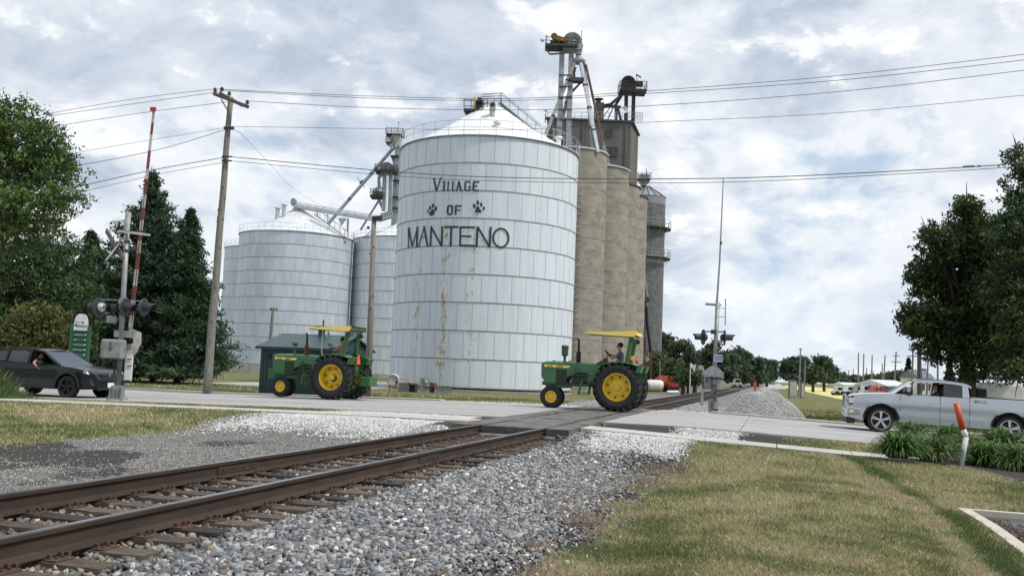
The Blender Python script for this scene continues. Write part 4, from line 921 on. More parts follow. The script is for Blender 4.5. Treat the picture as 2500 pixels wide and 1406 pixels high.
mb = MB().bar(PH(1519, 232), PH(1490, 256), .34).bar(PH(1519, 232, .8), PH(1500, 262, .8), .3).bar(PH(1490, 256), PH(1475, 258), .3).bar(PH(1477, 258), PH(1462, 282), .32).bar(PH(1508, 262), PH(1516, 296), .28).bar(PH(1490, 262), PH(1466, 296), .1).bar(PH(1500, 256), PH(1482, 297), .14).bar(PH(1475, 259), PH(1516, 262), .3).bar(PH(1504, 262), PH(1504, 297), .35)
mb.build('spout', dkst, T, world=True)
T = thing('roof_fan', 'dark capped ventilator standing on the headhouse roof', 'ventilator', tuple(PH(1462, 297)))
MB().box(PH(1462, 275), (1.1, 1.0, 2.2)).build('housing', dkst, T, world=True); mb = MB().cyl(PH(1461, 252), PH(1461, 243), .3, n=10).cyl(PH(1461, 243), PH(1461, 240), .65, .1, n=12); mb.build('cap', dkst, T, world=True)
def dish(px_, py_, Y, r, label, mast=1.0):
    p = at(px_, py_, Y); T = thing('dish_antenna', label, 'antenna', tuple(p)); MB().lathe([(0, .10), (r*.6, .04), (r, -.12), (r*.95, -.14), (0, .02)], 18, (0, 0, 0), 'Y').build('dish', whitem, T)
    MB().cyl((0, .15, -mast), (0, .15, .1), .05).build('mast', dkst, T)
dish(1525, 269, d0, .42, 'round white dish on the right of the headhouse roof'); dish(1332, 273, d0, .26, 'small round dish at the left corner of the headhouse roof', 1.3)

# tall grey leg with distributor cone
YT = 92
PT = lambda x_, y_, dy=0: at(x_, y_, YT+dy)
T = thing('bucket_elevator', 'tall grey elevator leg with domed head and orange motor above the concrete silos', 'elevator leg', (PT(1380, 300).x, YT, 0))
for xa, ya, xb, yb in ((1372, 128, 1365, 345), (1395, 128, 1387, 360)): MB().bar(PT(xa, ya), PT(xb, yb), .36, .5).build('trunk', steel, T, world=True)
mb = MB()
for y_ in (184, 212, 238, 268, 292): mb.bar(PT(1364, y_, -.4), PT(1396, y_, -.4), .12)
mb.build('clamp', dkst, T, world=True)
mb = MB().cyl(PT(1397, 103, -.5), PT(1397, 103, .5), .93, n=28); mb.box(PT(1397, 114), (1.86, 1.0, .9)); mb.cyl(PT(1412, 110), PT(1412, 135), .5, .3, n=14); mb.build('head', steel, T, world=True)
mb = MB().cyl(PT(1419, 98), PT(1420, 75), .03); mb.bar(PT(1417, 97), PT(1423, 97), .05); mb.build('lightning_rod', dkst, T, world=True)
MB().box(PT(1402, 97, -.55), (.45, .06, .4)).build('name_plate', whitem, T, world=True)
platform(T, PT, 1332, 1409, 118, 101, -1.0, .9, dkst, .2, 6)
mb = MB(); a, b = PT(1336, 121, 0), PT(1408, 121, 0)
for dy in (-.9, 0, .8): mb.bar(PT(1332, 120, dy), PT(1343, 133, dy), .12); mb.bar(PT(1343, 133, dy), PT(1406, 128, dy), .14)
mb.build('platform_brace', dkst, T, world=True)
e_ = Euler((0, R(17), 0)); mb = MB().box(PT(1368, 97, -.5), (1.35, .6, .42), rot=e_); mb.cyl(PT(1353, 89, -.8), PT(1353, 89, -.2), .33, n=10).cyl(PT(1383, 103, -.85), PT(1383, 103, -.2), .2, n=10); mb.build('drive_guard', mat('ochre_guard_paint', (.30, .15, .02), rough=.5), T, world=True)
MB().box(PT(1364, 110, 0), (1.7, .8, .5)).build('motor', dkst, T, world=True)
mb = MB().ball(PT(1324, 98), .22); mb.ball(PT(1334, 88), .13); mb.bar(PT(1333, 106), PT(1334, 88), .1); mb.bar(PT(1324, 98), PT(1334, 98), .06); mb.build('antenna_dish', whitem, T, world=True)
mb = MB().cyl(PT(1413, 150), PT(1413, 136), .68, .18, n=18); mb.cyl(PT(1413, 155), PT(1413, 150), .6, .68, n=18); mb.build('distributor', steel, T, world=True)
mb = MB().box(PT(1408, 197), (1.4, 1.0, .35)); mb.bar(PT(1398, 225, .4), PT(1418, 203, .4), .12); mb.bar(PT(1392, 226), PT(1420, 200), .12); mb.bar(PT(1396, 130), PT(1402, 200), .3); mb.build('distributor_floor', dkst, T, world=True)
for xa, ya, xb, yb, r_, mt_, lb in ((1403, 153, 1333, 327, .17, agedw, 'leftmost aged spout falling from the tall leg to the white bin roof'), (1404, 165, 1361, 340, .16, agedg, 'aged grey spout just right of the leftmost one below the tall leg'),
        (1418, 154, 1460, 372, .20, shiny, 'bright silver spout falling from the tall leg to the first silo'), (1427, 156, 1447, 366, .15, agedg, 'dull grey spout close behind the bright silver one')):
    spout('grain_spout', lb, PT(xa, ya, -.3 if r_ > .16 else .3), PT(xb, yb, 0), r_, mt_, 3, 'spouts below the tall leg')
T = thing('grain_spout', 'rust red spout bending down to the second concrete silo', 'spout', tuple(PT(1450, 250)), group='spouts below the tall leg')
MB().tube([PT(1430, 158), PT(1470, 340, 3), PT(1474, 356, 3)], .13, 8).build('pipe', mat('faded_rusty_pipe', (.22, .15, .12), (.15, .09, .07), scale=3, rough=.8), T, world=True); MB().tube([PT(1473, 352, 3), PT(1488, 412, 8)], .16, 8).build('lower_pipe', agedw, T, world=True)
mb = MB()
for x_, y_, x2_, y2_ in ((1380, 126, 1290, 330), (1362, 130, 1300, 420), (1420, 135, 1500, 250)):
    gw_ = thing('guy_wire', 'thin guy wire stretched from the tall leg past x', 'cable') if False else None
# dark banded silo
DS = at(1566, 900, 142); rs_ = 2.85; zb_ = at(1576, 886, 142).z; zt_ = at(1590, 484, 142).z
T = thing('banded_silo', 'dark banded steel silo on rusty legs right of the concrete silos', 'silo', (DS.x, DS.y, 0))
prof = []; z = zb_; wd_ = (zt_-zb_)
nb = 60
for k in range(nb): z = zb_+wd_*k/nb; prof += [(rs_, z), (rs_+.015, z+wd_/nb*.15), (rs_+.015, z+wd_/nb*.85), (rs_, z+wd_/nb)]
MB().lathe(prof, 40).build('shell', darksilo, T)
for y0_, y1_ in ((484, 503), (626, 646), (866, 884)):
    za, zb2 = at(1590, y0_, 142).z, at(1590, y1_, 142).z; MB().lathe([(rs_+.03, za), (rs_+.03, zb2)], 40).build('bare_band', agedg, T)
mb = MB().lathe([(rs_+.12, zt_-.05), (.5, zt_+1.65), (.3, zt_+1.7)], 20); mb.build('roof', steel, T)
for k in range(16):
    a = 2*PI*k/16; 
    if k == 0: rb = MB()
    rb.bar(((rs_+.1)*math.cos(a), (rs_+.1)*math.sin(a), zt_), (.5*math.cos(a), .5*math.sin(a), zt_+1.72), .08)
rb.build('roof_ribs', dkst, T)
for y_ in (560, 632):
    z = at(1590, y_, 142).z; MB().lathe([(rs_, z-.12), (rs_+.95, z-.12), (rs_+.95, z+.02), (rs_, z+.02)], 36).build('catwalk', dkst, T); railing(T, rs_+.92, z, 1.15, 22, steel, .035)
    mb = MB()
    for k in range(12): a = 2*PI*k/12; mb.bar((rs_*math.cos(a), rs_*math.sin(a), z-1.1), ((rs_+.9)*math.cos(a), (rs_+.9)*math.sin(a), z-.1), .06)
    tag(mb.build('catwalk_brace', pale_steel, T), kind='stuff')
for k in range(8): a = 2*PI*(k+.3)/8; MB().box(((rs_-.1)*math.cos(a), (rs_-.1)*math.sin(a), zb_/2-.2), (.22, .22, zb_+.4), rz=a).build('leg', rust, T)
P4 = lambda x_, y_, dy=0: at(x_, y_, 142+dy)
mb = MB().cyl(P4(1571, 455), P4(1571, 430), .5, .35, n=12); mb.box(P4(1572, 437), (1.4, 1.1, 1.3)); mb.bar(P4(1578, 430), P4(1578, 412), .12); mb.build('top_leg', agedg, T, world=True)
platform(T, P4, 1556, 1587, 440, 425, -1.0, 1.0, dkst, .15, 4)
mb = MB()
for k in range(60): a = at(1578, 500+k*6, 139); mb.bar(a, a+V((.35, 0, 0)), .04)
tag(mb.build('ladder', pale_steel, T, world=True), kind='stuff')
T = thing('drop_spout', 'dark rusty drop spout hanging in front of the banded silo', 'spout', tuple(at(1573, 700, 120)))
P5 = lambda x_, y_, dy=0: at(x_, y_, 124+dy)
MB().tube([P5(1572, 655), P5(1574, 690), P5(1580, 725)], .18, 8).build('upper_pipe', agedg, T, world=True)
mb = MB().box(P5(1576, 732), (.9, .8, .6)); mb.box(P5(1572, 745), (.5, .5, .9)); mb.build('diverter', dkst, T, world=True)
mb = MB().tube([P5(1578, 748), P5(1580, 790), P5(1586, 835), P5(1588, 860)], .2, 8); mb.tube([P5(1567, 748), P5(1568, 800), P5(1573, 845)], .14, 8); mb.build('lower_pipe', blackm, T, world=True)
for x_ in (1574, 1590): MB().bar(P5(x_, 845), P5(x_-1, 945), .22).build('rusty_post', rust, T, world=True)

# ------------------------------------------------------------------ green shed
sp_ = on(632, 952, -.32); sx = 5.6
SY = 44.5; a = at(631, 955, SY); b = at(822, 960, SY-1.2); wv = 4.2
T = thing('utility_shed', 'dark green metal shed with pitched roof behind the left tractor', 'shed', (a.x, SY, zf(a.x, SY)), -TH)
wv = 3.55; hv = 2.30; dv = 4.4; rise = .62
body = MB(); body.prism([(0, 0), (dv, 0), (dv, hv), (dv/2, hv+rise), (0, hv)], 0, wv, 'X'); body.build('walls', shedg, T)
for k in range(19): MB().box((wv*(k+.5)/19, -.012, hv/2), (wv/19-.03, .02, hv-.02)).build('wall_panel', shedg, T)
e_ = math.atan2(rise, dv/2); sl = math.hypot(rise, dv/2)+.22
for sg in (0, 1):
    c = (wv/2, dv*.25-.07 if not sg else dv*.75+.07, hv+rise/2+.02); MB().box(c, (wv+.4, sl, .06), rot=Euler((e_ if not sg else -e_, 0, 0))).build('roof', shedr, T)
MB().box((wv/2, -.16, hv-.05), (wv+.4, .04, .10)).build('gutter', shedg, T)
mb = MB().cyl((wv*.57, dv*.45, hv+.6), (wv*.57, dv*.45, hv+.95), .16, n=12).cyl((wv*.57, dv*.45, hv+.95), (wv*.57, dv*.45, hv+1.08), .30, n=14); mb.build('roof_vent', shedr, T)
sg_ = MB().box((wv*.60, -.045, hv-.42), (.72, .03, .24)).build('wall_sign', whitem, T); text('sign_text', 'MESNA', .19, ink, sg_, (wv*.60-.33, -.064, hv-.49), (PI/2, 0, 0), .002, 1.0)
MB().cyl((wv*.12, -.02, hv-.42), (wv*.12, -.10, hv-.42), .10, n=10).build('wall_lamp', black, T)

# ------------------------------------------------------------------ poles and wires
PG = 'overhead wires along the road'
def knots(T, ax0, ax1, r0, r1, n, rnd):
    mb = MB()
    for k in range(n):
        f = rnd.uniform(.05, .9); p = V(ax0).lerp(V(ax1), f); r = r0+(r1-r0)*f; a = rnd.uniform(-PI*.95, -PI*.05); mb.ball((p.x+r*math.cos(a)*.97, p.y+r*math.sin(a)*.97, p.z), .035, 6, (1, 1, 1.6))
    return mb.build('knots', dkwood, T, world=True)
pb = at(505, 951, 40.5); ptp = at(563, 238, 40.5)
T = thing('utility_pole', 'tall weathered wooden utility pole with crossarms left of the grey bin', 'utility pole', (pb.x, pb.y, zf(pb.x, pb.y)))
base = V((pb.x, pb.y, zf(pb.x, pb.y)-.2)); n = 12
mb = MB(); mb.tube([base.lerp(ptp, k/n)+V((math.sin(k*1.7)*.012, 0, 0)) for k in range(n+1)], [.185-.075*k/n for k in range(n+1)], 14); mb.build('pole', wood, T, world=True, smooth=True)
knots(T, base, ptp, .185, .11, 16, random.Random(3))
PP = lambda x_, y_, dy=0: at(x_, y_, 40.5+dy)
mb = MB().bar(PP(521, 229, -.28), PP(607, 262, -.28), .11, .13); mb.build('crossarm', dkwood, T, world=True)
mb = MB().bar(PP(536, 228, .25), PP(592, 258, .25), .11, .13); mb.build('crossarm', dkwood, T, world=True)
mb = MB().bar(PP(540, 243, -.3), PP(557, 272, -.3), .045); mb.build('brace', dkst, T, world=True)
ins = [(524.5, 231, -.28), (541, 229, .0), (559, 240, -.28), (603, 261, -.28)]
for x_, y_, dy in ins:
    b = PP(x_, y_, dy); mb = MB().cyl(b, b+V((0, 0, .16)), .02, n=6).lathe([(.0, .30), (.045, .28), (.045, .25), (.085, .24), (.085, .21), (.04, .20), (.04, .17), (.09, .16), (.09, .13), (0, .13)], 10, b); mb.build('insulator', porc, T, world=True)
for y_ in (313, 317, 384, 394): b = PP(562-(y_-300)*.07, y_, -.05); MB().cyl(b+V((-.22, -.12, 0)), b+V((.22, -.12, 0)), .035, n=6).build('bracket', dkst, T, world=True)
def wire(label, pts, r=.011, y0=40.5, n=10, straight=False, ys=None):
    W = []
    for i, (x_, y_) in enumerate(pts):
        if ys: Y = ys[i]
        else:
            Y = 40.5
            for _ in range(20): X = at(x_, y_, Y).x; Y = .7*Y+.3*(40.5-.2737*(X-pb.x))
        W.append(at(x_, y_, Y))
    out = []
    for i in range(len(W)-1):                 # Catmull-Rom through the measured points
        p0, p1, p2, p3 = W[max(i-1, 0)], W[i], W[i+1], W[min(i+2, len(W)-1)]
        for k in range(n):
            u = k/n; out.append(.5*((2*p1)+(p2-p0)*u+(2*p0-5*p1+4*p2-p3)*u*u+(3*p1-p0-3*p2+p3)*u**3))
    out.append(W[-1]); o = MB().tube(out, r, 4).build('overhead_wire', wire_m)
    tag(o, label, 'wire', PG)
wire('topmost wire running right from the pole over the bin roof', [(524, 218), (900, 235), (1250, 241), (1560, 224), (2030, 187), (2520, 131)])
wire('second wire from the top running right over the bin roof', [(541, 221), (900, 240), (1250, 246), (1560, 230), (2030, 198), (2520, 145)])
wire('third wire from the top running right over the bin roof', [(603, 247), (900, 263), (1250, 269), (1560, 260), (2030, 226), (2520, 170)])
wire('single wire running right from below the crossarms, behind the bin roof', [(565, 309), (950, 315), (1250, 317), (1560, 300), (2030, 277), (2520, 231)], .009)
wire('upper wire of the low pair crossing the lettering of the bin', [(563, 383), (980, 421), (1250, 434), (1590, 437), (1890, 432), (2300, 412), (2520, 397)], .016)
wire('lower wire of the low pair crossing the lettering of the bin', [(563, 393), (980, 431), (1250, 443), (1590, 447), (1890, 441), (2300, 419), (2520, 405)], .011)
wire('topmost wire running left from the pole into the tree', [(524, 218), (340, 240), (140, 274), (-40, 308)])
wire('second wire from the top running left into the tree', [(541, 224), (340, 252), (140, 281), (-40, 312)])
wire('third wire from the top running left into the tree', [(559, 249), (340, 277), (150, 306), (-40, 336)])
wire('thin straight wire running left above the twisted cable', [(556, 311), (380, 340), (190, 373), (-40, 420)], .008)
wire('twisted cable sagging left from the pole below the thin wire', [(555, 315), (400, 362), (220, 399), (-40, 440)], .013)
wire('upper wire of the low pair running left behind the gate arm', [(546, 385), (380, 414), (215, 450), (-40, 505)], .016)
wire('lower wire of the low pair running left behind the gate arm', [(545, 397), (380, 427), (205, 467), (-40, 520)], .010)
wire('service wire drooping from the pole to the conveyor bridge', [(572, 317), (600, 338), (660, 402), (725, 467), (800, 510)], .012, ys=[40.5, 45, 62, 90, 130])
T = thing('cable_splice', 'dark splice on the low wire at the upper right', 'cable splice', tuple(at(2365, 407.5, 33))); MB().cyl((-.18, .05, 0), (.18, -.05, 0.015), .035, n=8).build('sleeve', dkst, T); MB().box((.32, -.08, .02), (.12, .05, .05)).build('clamp', dkst, T)
# second pole with floodlight
T0 = at(897, 966, 41); T1 = at(913, 540, 41)
T = thing('utility_pole', 'shorter wooden pole with floodlight between the pale bin and the lettered bin', 'utility pole', (T0.x, T0.y, zf(T0.x, T0.y)))
b0 = V((T0.x, T0.y, zf(T0.x, T0.y)-.1)); mb = MB().tube([b0, b0.lerp(T1, .5)+V((.02, 0, 0)), T1], [.15, .13, .10], 12); mb.build('pole', wood, T, world=True, smooth=True); knots(T, b0, T1, .15, .10, 9, random.Random(5))
PQ = lambda x_, y_, dy=0: at(x_, y_, 41+dy)
mb = MB().box(PQ(921, 533), (.42, .3, .16), rot=Euler((0, R(-8), 0))); mb.build('floodlight', black, T, world=True); MB().bar(PQ(912, 548), PQ(914, 536), .1).build('bracket', dkst, T, world=True)
mb = MB().tube([PQ(910, 560), PQ(897, 572), PQ(886, 582), PQ(898, 582), PQ(908, 574)], .015, 5).cyl(PQ(899, 553), PQ(899, 559), .06, n=8); mb.build('cable_loop', dkst, T, world=True)
a, b = at(658, 822, 60), at(667, 752, 60); T = thing('utility_pole', 'small distant pole with short crossarm in front of the grey bin', 'utility pole', (a.x, 60, zf(a.x, 60)))
MB().cyl((a.x, 60, zf(a.x, 60)), b, .13, .09, n=8).build('pole', wood, T, world=True); MB().bar(at(659, 755, 60), at(677, 757, 60), .07).build('crossarm', dkwood, T, world=True)
for x_ in (661, 668, 675): MB().cyl(at(x_, 755, 60), at(x_, 751, 60), .05, n=6).build('insulator', porc, T, world=True)

# ------------------------------------------------------------------ crossing signals
def lamp_unit(T, c, dr, r=.29, visor=.34, lens=red, shell_=None, facing=None, bowl=None):
    """round background disc, hood and lens that face along dr"""
    c = V(c); d = V(dr).normalized(); e = d.to_track_quat('Z', 'Y').to_matrix()
    def tr(mb): mb.v = [tuple(c+e@V(v)) for v in mb.v]; return mb
    bk = tr(MB().lathe([(0, -.02), (r, -.015), (r+.005, .0), (r-.01, .02), (0, .02)], 26)); o = bk.build('lamp_disc', bowl or shadehood, T, world=True)
    hood = MB(); n = 14
    for k in range(n):
        a0, a1 = PI*(-.3)+PI*1.6*k/n, PI*(-.3)+PI*1.6*(k+1)/n
        f = lambda a: visor*(.72+.28*max(0, math.sin(a)))
        P = lambda a, z: (.125*math.cos(a)*(1-z*.1), .125*math.sin(a)*(1-z*.1), .02+z)
        hood.quad(P(a0, 0), P(a1, 0), P(a1, f(a1)), P(a0, f(a0)))
        P_ = lambda a, z: (.135*math.cos(a)*(1-z*.1), .135*math.sin(a)*(1-z*.1), .02+z)
        hood.quad(P_(a0, 0), P_(a1, 0), P_(a1, f(a1)), P_(a0, f(a0)))
    tr(hood).build('visor', shadehood, T, world=True); tr(MB().lathe([(.115, .025), (.09, .04), (0, .05)], 16)).build('lens', lens, T, world=True)
    tr(MB().lathe([(.13, -.02), (.15, -.06), (.13, -.13), (.06, -.17), (0, -.175)], 18)).build('lamp_housing', shell_ or shadehood, T, world=True)
YS = 29.0
g0 = at(286, 974, YS)
T = thing('crossing_signal', 'grey railroad crossing signal with raised red and white gate arm at left', 'crossing signal', (g0.x, YS, zf(g0.x, YS)))
PS = lambda x_, y_, dy=0: at(x_, y_, YS+dy)
zg = zf(g0.x, YS)
MB().lathe([(.34, zg-.25), (.34, zg+.06), (.30, zg+.12), (.16, zg+.13)], 16, (PS(286, 974).x, YS, 0)).build('concrete_base', concrete, T, world=True)
MB().prism([(-.17, 0), (.17, 0), (.11, .55), (-.11, .55)], -.15, .15).v
mb = MB(); c = PS(287, 965); mb.box((c.x, YS, zg+.32), (.30, .30, .42)); mb.box((c.x, YS, zg+.13), (.46, .46, .05)); 
for sx_ in (-.17, -.06, .06, .17): mb.box((c.x+sx_, YS-.17, zg+.30), (.025, .06, .36))
mb.build('mast_base', agedg, T, world=True)
m0, m1 = V((c.x, YS, zg+.5)), PS(313, 518)
MB().cyl(m0, m1, .075, n=18).build('mast', agedg, T, world=True, smooth=True)
MB().cyl(PS(311, 548), PS(313, 518), .083, n=16).build('mast_cap', agedw, T, world=True)
mb = MB().bar(PS(291, 564, -.1), PS(366, 574, -.12), .05, .07); mb.build('support_arm', agedw, T, world=True)
for y_ in (566, 590, 612): MB().cyl(PS(309.5, y_+3), PS(309.7, y_-3), .086, n=14).build('clamp', dkst, T, world=True)
# crossbuck seen from the side: two crossed boards, facing left-away
cb = PS(283, 604, -.05); dx = V((.62, -.55, 0)).normalized(); 
for sgn, (xa, ya, xb, yb), mt_ in ((1, (258, 636, 303, 578), agedw), (-1, (259, 562, 301, 632), MATS.setdefault('bwb', mat('weathered_back_of_board', (.25, .22, .19), (.17, .15, .13), scale=5, rough=.8)))):
    a = PS(xa, ya, -.22 if sgn > 0 else .28); b = PS(xb, yb, .15 if sgn > 0 else -.1); d = (b-a); e = d.to_track_quat('X', 'Y').to_matrix()
    dn_ = d.normalized(); nr = V((-.80, -.60, 0)); yx = nr.cross(dn_).normalized(); nr = dn_.cross(yx); e = Matrix((dn_, yx, nr)).transposed()
    MB().box((a+b)/2, (d.length, .23 if sgn > 0 else .2, .02), rot=e).build('crossbuck_board', mt_, T, world=True)
mb = MB().bar(PS(280, 612, -.1), PS(311, 612, -.05), .03).bar(PS(283, 590, -.1), PS(311, 590, -.05), .03); mb.build('crossbuck_bracket', dkst, T, world=True)
# gate arm: tapered board with bands
A0, A1 = PS(318, 800, .45), PS(376, 268, .45)
nb_ = 18; edges = [0]+[(k+.35)/nb_ for k in range(nb_)]+[1]
ys_ = [800, 770, 757, 733, 700, 660, 620, 590, 565, 540, 510, 478, 444, 415, 370, 330, 300, 268]
for k in range(len(ys_)-1):
    f0, f1 = (800-ys_[k])/532, (800-ys_[k+1])/532; a, b = A0.lerp(A1, f0), A0.lerp(A1, f1); wd_ = .125-.055*(f0+f1)/2
    MB().bar(a, b, .03, wd_).build('arm_band_red' if k % 2 else 'arm_band_white', redp if k % 2 else agedw, T, world=True)
MB().box(PS(374, 267, .4), (.17, .09, .11)).build('tip_lamp', red, T, world=True)
for x_, y_ in ((356, 441), (331, 607)): MB().box(PS(x_, y_, .4), (.10, .07, .10)).build('arm_lamp', redp, T, world=True)
MB().tube([PS(322, 790, .38), PS(331, 690, .38), PS(352, 480, .38), PS(356, 441, .38)], .012, 5).build('arm_cable', dkst, T, world=True)
# gate mechanism and counterweight bracket
pw = [(318, 800), (345, 812), (345, 838), (333, 862), (326, 868), (322, 930), (304, 928), (306, 868), (308, 842), (327, 838), (327, 826), (307, 824)]
mb = MB(); pts = [PS(x_, y_, .12) for x_, y_ in pw]
mb.prism([(p.x, p.z) for p in pts], YS+.06, YS+.12); mb.build('counterweight_arm', agedw, T, world=True)
MB().box(PS(314, 898, .05), (.20, .06, .72), rot=Euler((0, R(2), 0))).build('counterweight', whitem, T, world=True)
for y_ in (876, 893): MB().box(PS(315.5, y_, .0), (.13, .02, .025)).build('weight_bolt', black, T, world=True)
mb = MB()
for k in range(7): a = 2*PI*k/6; q_ = PS(313.5, 846, .03); r_ = 0 if k == 6 else .065; mb.cyl((q_.x+r_*math.cos(a), q_.y, q_.z+r_*math.sin(a)*1.1), (q_.x+r_*math.cos(a), q_.y+.03, q_.z+r_*math.sin(a)*1.1), .016, n=6)
mb.build('bolt_ring', black, T, world=True)
MB().box(PS(301, 815, 0), (.52, .12, .20)).build('mounting_bracket', agedg, T, world=True)
MB().box(PS(277, 852, -.28), (.62, .42, .58)).build('mechanism_case', agedg, T, world=True, bevel=.05)
MB().box(PS(273, 853, -.50), (.50, .02, .48)).build('case_cover', agedg, T, world=True, bevel=.01)
mb = MB().bar(PS(269.5, 832, -.53), PS(269.5, 850, -.53), .018).lathe([(.035, -.01), (.05, 0), (.035, .01)], 10, PS(269.5, 851, -.53), 'Y'); mb.build('padlock', dkst, T, world=True)
MB().bar(PS(279, 882, -.1), PS(279, 935, -.1), .05).build('conduit', dkst, T, world=True)
MB().box(PS(272, 780, -.1), (.30, .06, .22)).build('relay_box', agedg, T, world=True, bevel=.02)
mb = MB().bar(PS(243, 731), PS(352, 735), .03).cyl(PS(297, 742), PS(301, 730), .11, n=12).cyl(PS(302.5, 733), PS(303, 726), .1, n=12); mb.build('lamp_crossarm', agedg, T, world=True)
lamp_unit(T, PS(242, 750, -.05), (-.95, .25, -.05), .30, .36, bowl=shadehood, shell_=alloy)
lamp_unit(T, PS(293, 752, .15), (-.97, .2, -.05), .20, .28)
lamp_unit(T, PS(305, 750, -.15), (.97, -.18, -.05), .28, .36, shell_=agedg)
lamp_unit(T, PS(352, 750, -.05), (.97, -.15, -.05), .27, .36, shell_=agedg)
# right signal
YR = 37.8; g1 = at(1740, 1002, YR); zg = zf(g1.x, YR)
T = thing('crossing_signal', 'grey railroad crossing signal with tall antenna mast right of the tracks', 'crossing signal', (g1.x, YR, zg))
PR = lambda x_, y_, dy=0: at(x_, y_, YR+dy)
MB().lathe([(.38, -.2), (.38, .02), (.25, .05)], 14, (g1.x, YR, zg)).build('concrete_base', concrete, T, world=True)
mb = MB().box((g1.x, YR, zg+.35), (.30, .26, .66)); 
for sx_ in (-.15, 0, .15): mb.box((g1.x+sx_, YR-.15, zg+.34), (.03, .05, .6))
mb.build('mast_base', agedg, T, world=True)
MB().cyl((g1.x+.01, YR, zg+.6), PR(1752, 738), .085, n=16).build('mast', agedg, T, world=True, smooth=True)
MB().tube([PR(1750, 742), PR(1757, 640), PR(1766, 436)], [.045, .035, .02], 8).build('antenna_mast', steel, T, world=True)
MB().cyl(PR(1760, 596), PR(1760.4, 590), .05, n=8).build('antenna_joint', dkst, T, world=True)
MB().tube([PR(1770.5, 794), PR(1771.5, 730)], .022, 6).build('whip_antenna', steel, T, world=True)
for y_ in (752, 773): MB().bar(PR(1752, y_), PR(1771, y_+.7), .025).build('antenna_bracket', steel, T, world=True)
mb = MB().bar(PR(1722, 742, .1), PR(1746, 744, 0), .05, .09).bar(PR(1746, 744), PR(1760, 745, .1), .07); mb.build('cap_arm', agedg, T, world=True)
mb = MB().bar(PR(1714, 809), PR(1772, 810), .05).cyl(PR(1743, 815), PR(1743.5, 805), .13, n=12); mb.build('lamp_crossarm', dkst, T, world=True)
lamp_unit(T, PR(1717, 823, 0), (-.98, -.1, 0), .31, .40); lamp_unit(T, PR(1769, 824, 0), (.98, -.1, 0), .31, .40)
pt = PR(1753.5, 874.5, -.15); sb = MB().box(pt, (.29, .02, .26)).build('blue_sign', mat('blue_sign_face', (.03, .09, .36), rough=.45), T, world=True)
fr2 = MB()
for sx_ in (-1, 1): fr2.box(pt+V((sx_*.145, -.012, 0)), (.02, .012, .28))
for sz_ in (-1, 1): fr2.box(pt+V((0, -.012, sz_*.13)), (.27, .012, .02))
fr2.v = [tuple(V(v)-T.location) for v in fr2.v]; fr2.build('sign_border', whitem, sb)
for k in range(3):
    ln_ = MB().box(pt+V((-.0, -.013, .075-k*.07)), (.21-.03*(k == 1), .004, .018)); ln_.v = [tuple(V(v)-T.location) for v in ln_.v]; ln_.build('sign_line', whitem, sb)
mb = MB(); q_ = [PR(x_, y_, -.05) for x_, y_ in ((1714, 921), (1716, 911), (1737, 893), (1748, 893), (1766, 910), (1766, 924), (1752, 920), (1733, 920))]; mb.prism([(p.x, p.z) for p in q_], YR-.12, YR+.15); mb.build('gate_bracket', agedg, T, world=True, bevel=.01)
q_ = [PR(x_, y_, .1) for x_, y_ in ((1722, 924), (1760, 924), (1759, 952), (1722, 950))]; MB().prism([(p.x, p.z) for p in q_], YR+.1, YR+.5).build('mechanism_case', agedg, T, world=True, bevel=.03)
for y_ in (922, 930.5): MB().cyl(PR(1726, y_, -.05), PR(1726, y_, .08), .05, n=10).build('case_port', dkst, T, world=True)
MB().bar(PR(1716, 915, -.15), PR(1717, 966, -.15), .07).build('counterweight_bar', dkst, T, world=True); MB().bar(PR(1715, 948, -.25), PR(1713, 990, -.25), .08, .1).build('counterweight_bar', agedg, T, world=True)
MB().cyl(PR(1746, 998, -.2), PR(1748, 980, -.2), .13, n=12).build('bell_case', agedg, T, world=True); MB().tube([PR(1747, 980, -.2), PR(1747, 972, -.2), PR(1750, 950, -.1)], .04, 6).build('conduit', dkst, T, world=True)
for y_ in (925, 941): MB().cyl(PR(1744, y_+2), PR(1744, y_-2), .105, n=12).build('clamp', dkst, T, world=True)

# ------------------------------------------------------------------ town directory sign
YD = 43.5
d0_ = at(190, 897, YD); T = thing('directory_sign', 'green directory sign with arched white top reading Manteno behind the dark car', 'sign', (d0_.x, YD, zf(d0_.x, YD)), R(8))
zz0 = at(190, 897, YD).z-T.location.z; hS = at(200, 795, YD).z-T.location.z; wS = .86
for sx_ in (-1, 1): MB().box((sx_*(wS/2-.06), 0, hS/2), (.13, .16, hS)).build('post', signg, T)
top_ = at(200, 766, YD).z-T.location.z; za = at(200, 807, YD).z-T.location.z; zs_ = hS+.05; wp = wS/2-.13+.0
pts = [(-wp, za)]+[(wp, za)]+[(wp*math.copysign(abs(math.cos(PI*k/14))**.7, math.cos(PI*k/14)), hS-.1+(top_-hS+.1)*math.sin(PI*k/14)**.8) for k in range(15)]
tp = MB().prism(pts, -.05, .05).build('arched_panel', whitem, T)
text('sign_text', 'Manteno', .19, blueink, tp, (-.27, -.056, za+.16), (PI/2, 0, 0), .002, .80, bold=.003); text('sign_text', 'Village of', .065, blueink, tp, (-.25, -.056, za+.35), (PI/2, 0, 0), .002)
MB().prism([(.03, za+.34), (.075, za+.30), (.12, za+.34), (.115, za+.41), (.035, za+.41)], -.058, -.05).build('tree_emblem', blueink, tp); 
rows_ = ['Fire Department', 'Library', 'Community Center', 'Historical Legion', 'Legion Park', 'Airport']; rh_ = (za-.04-zz0)/7.2
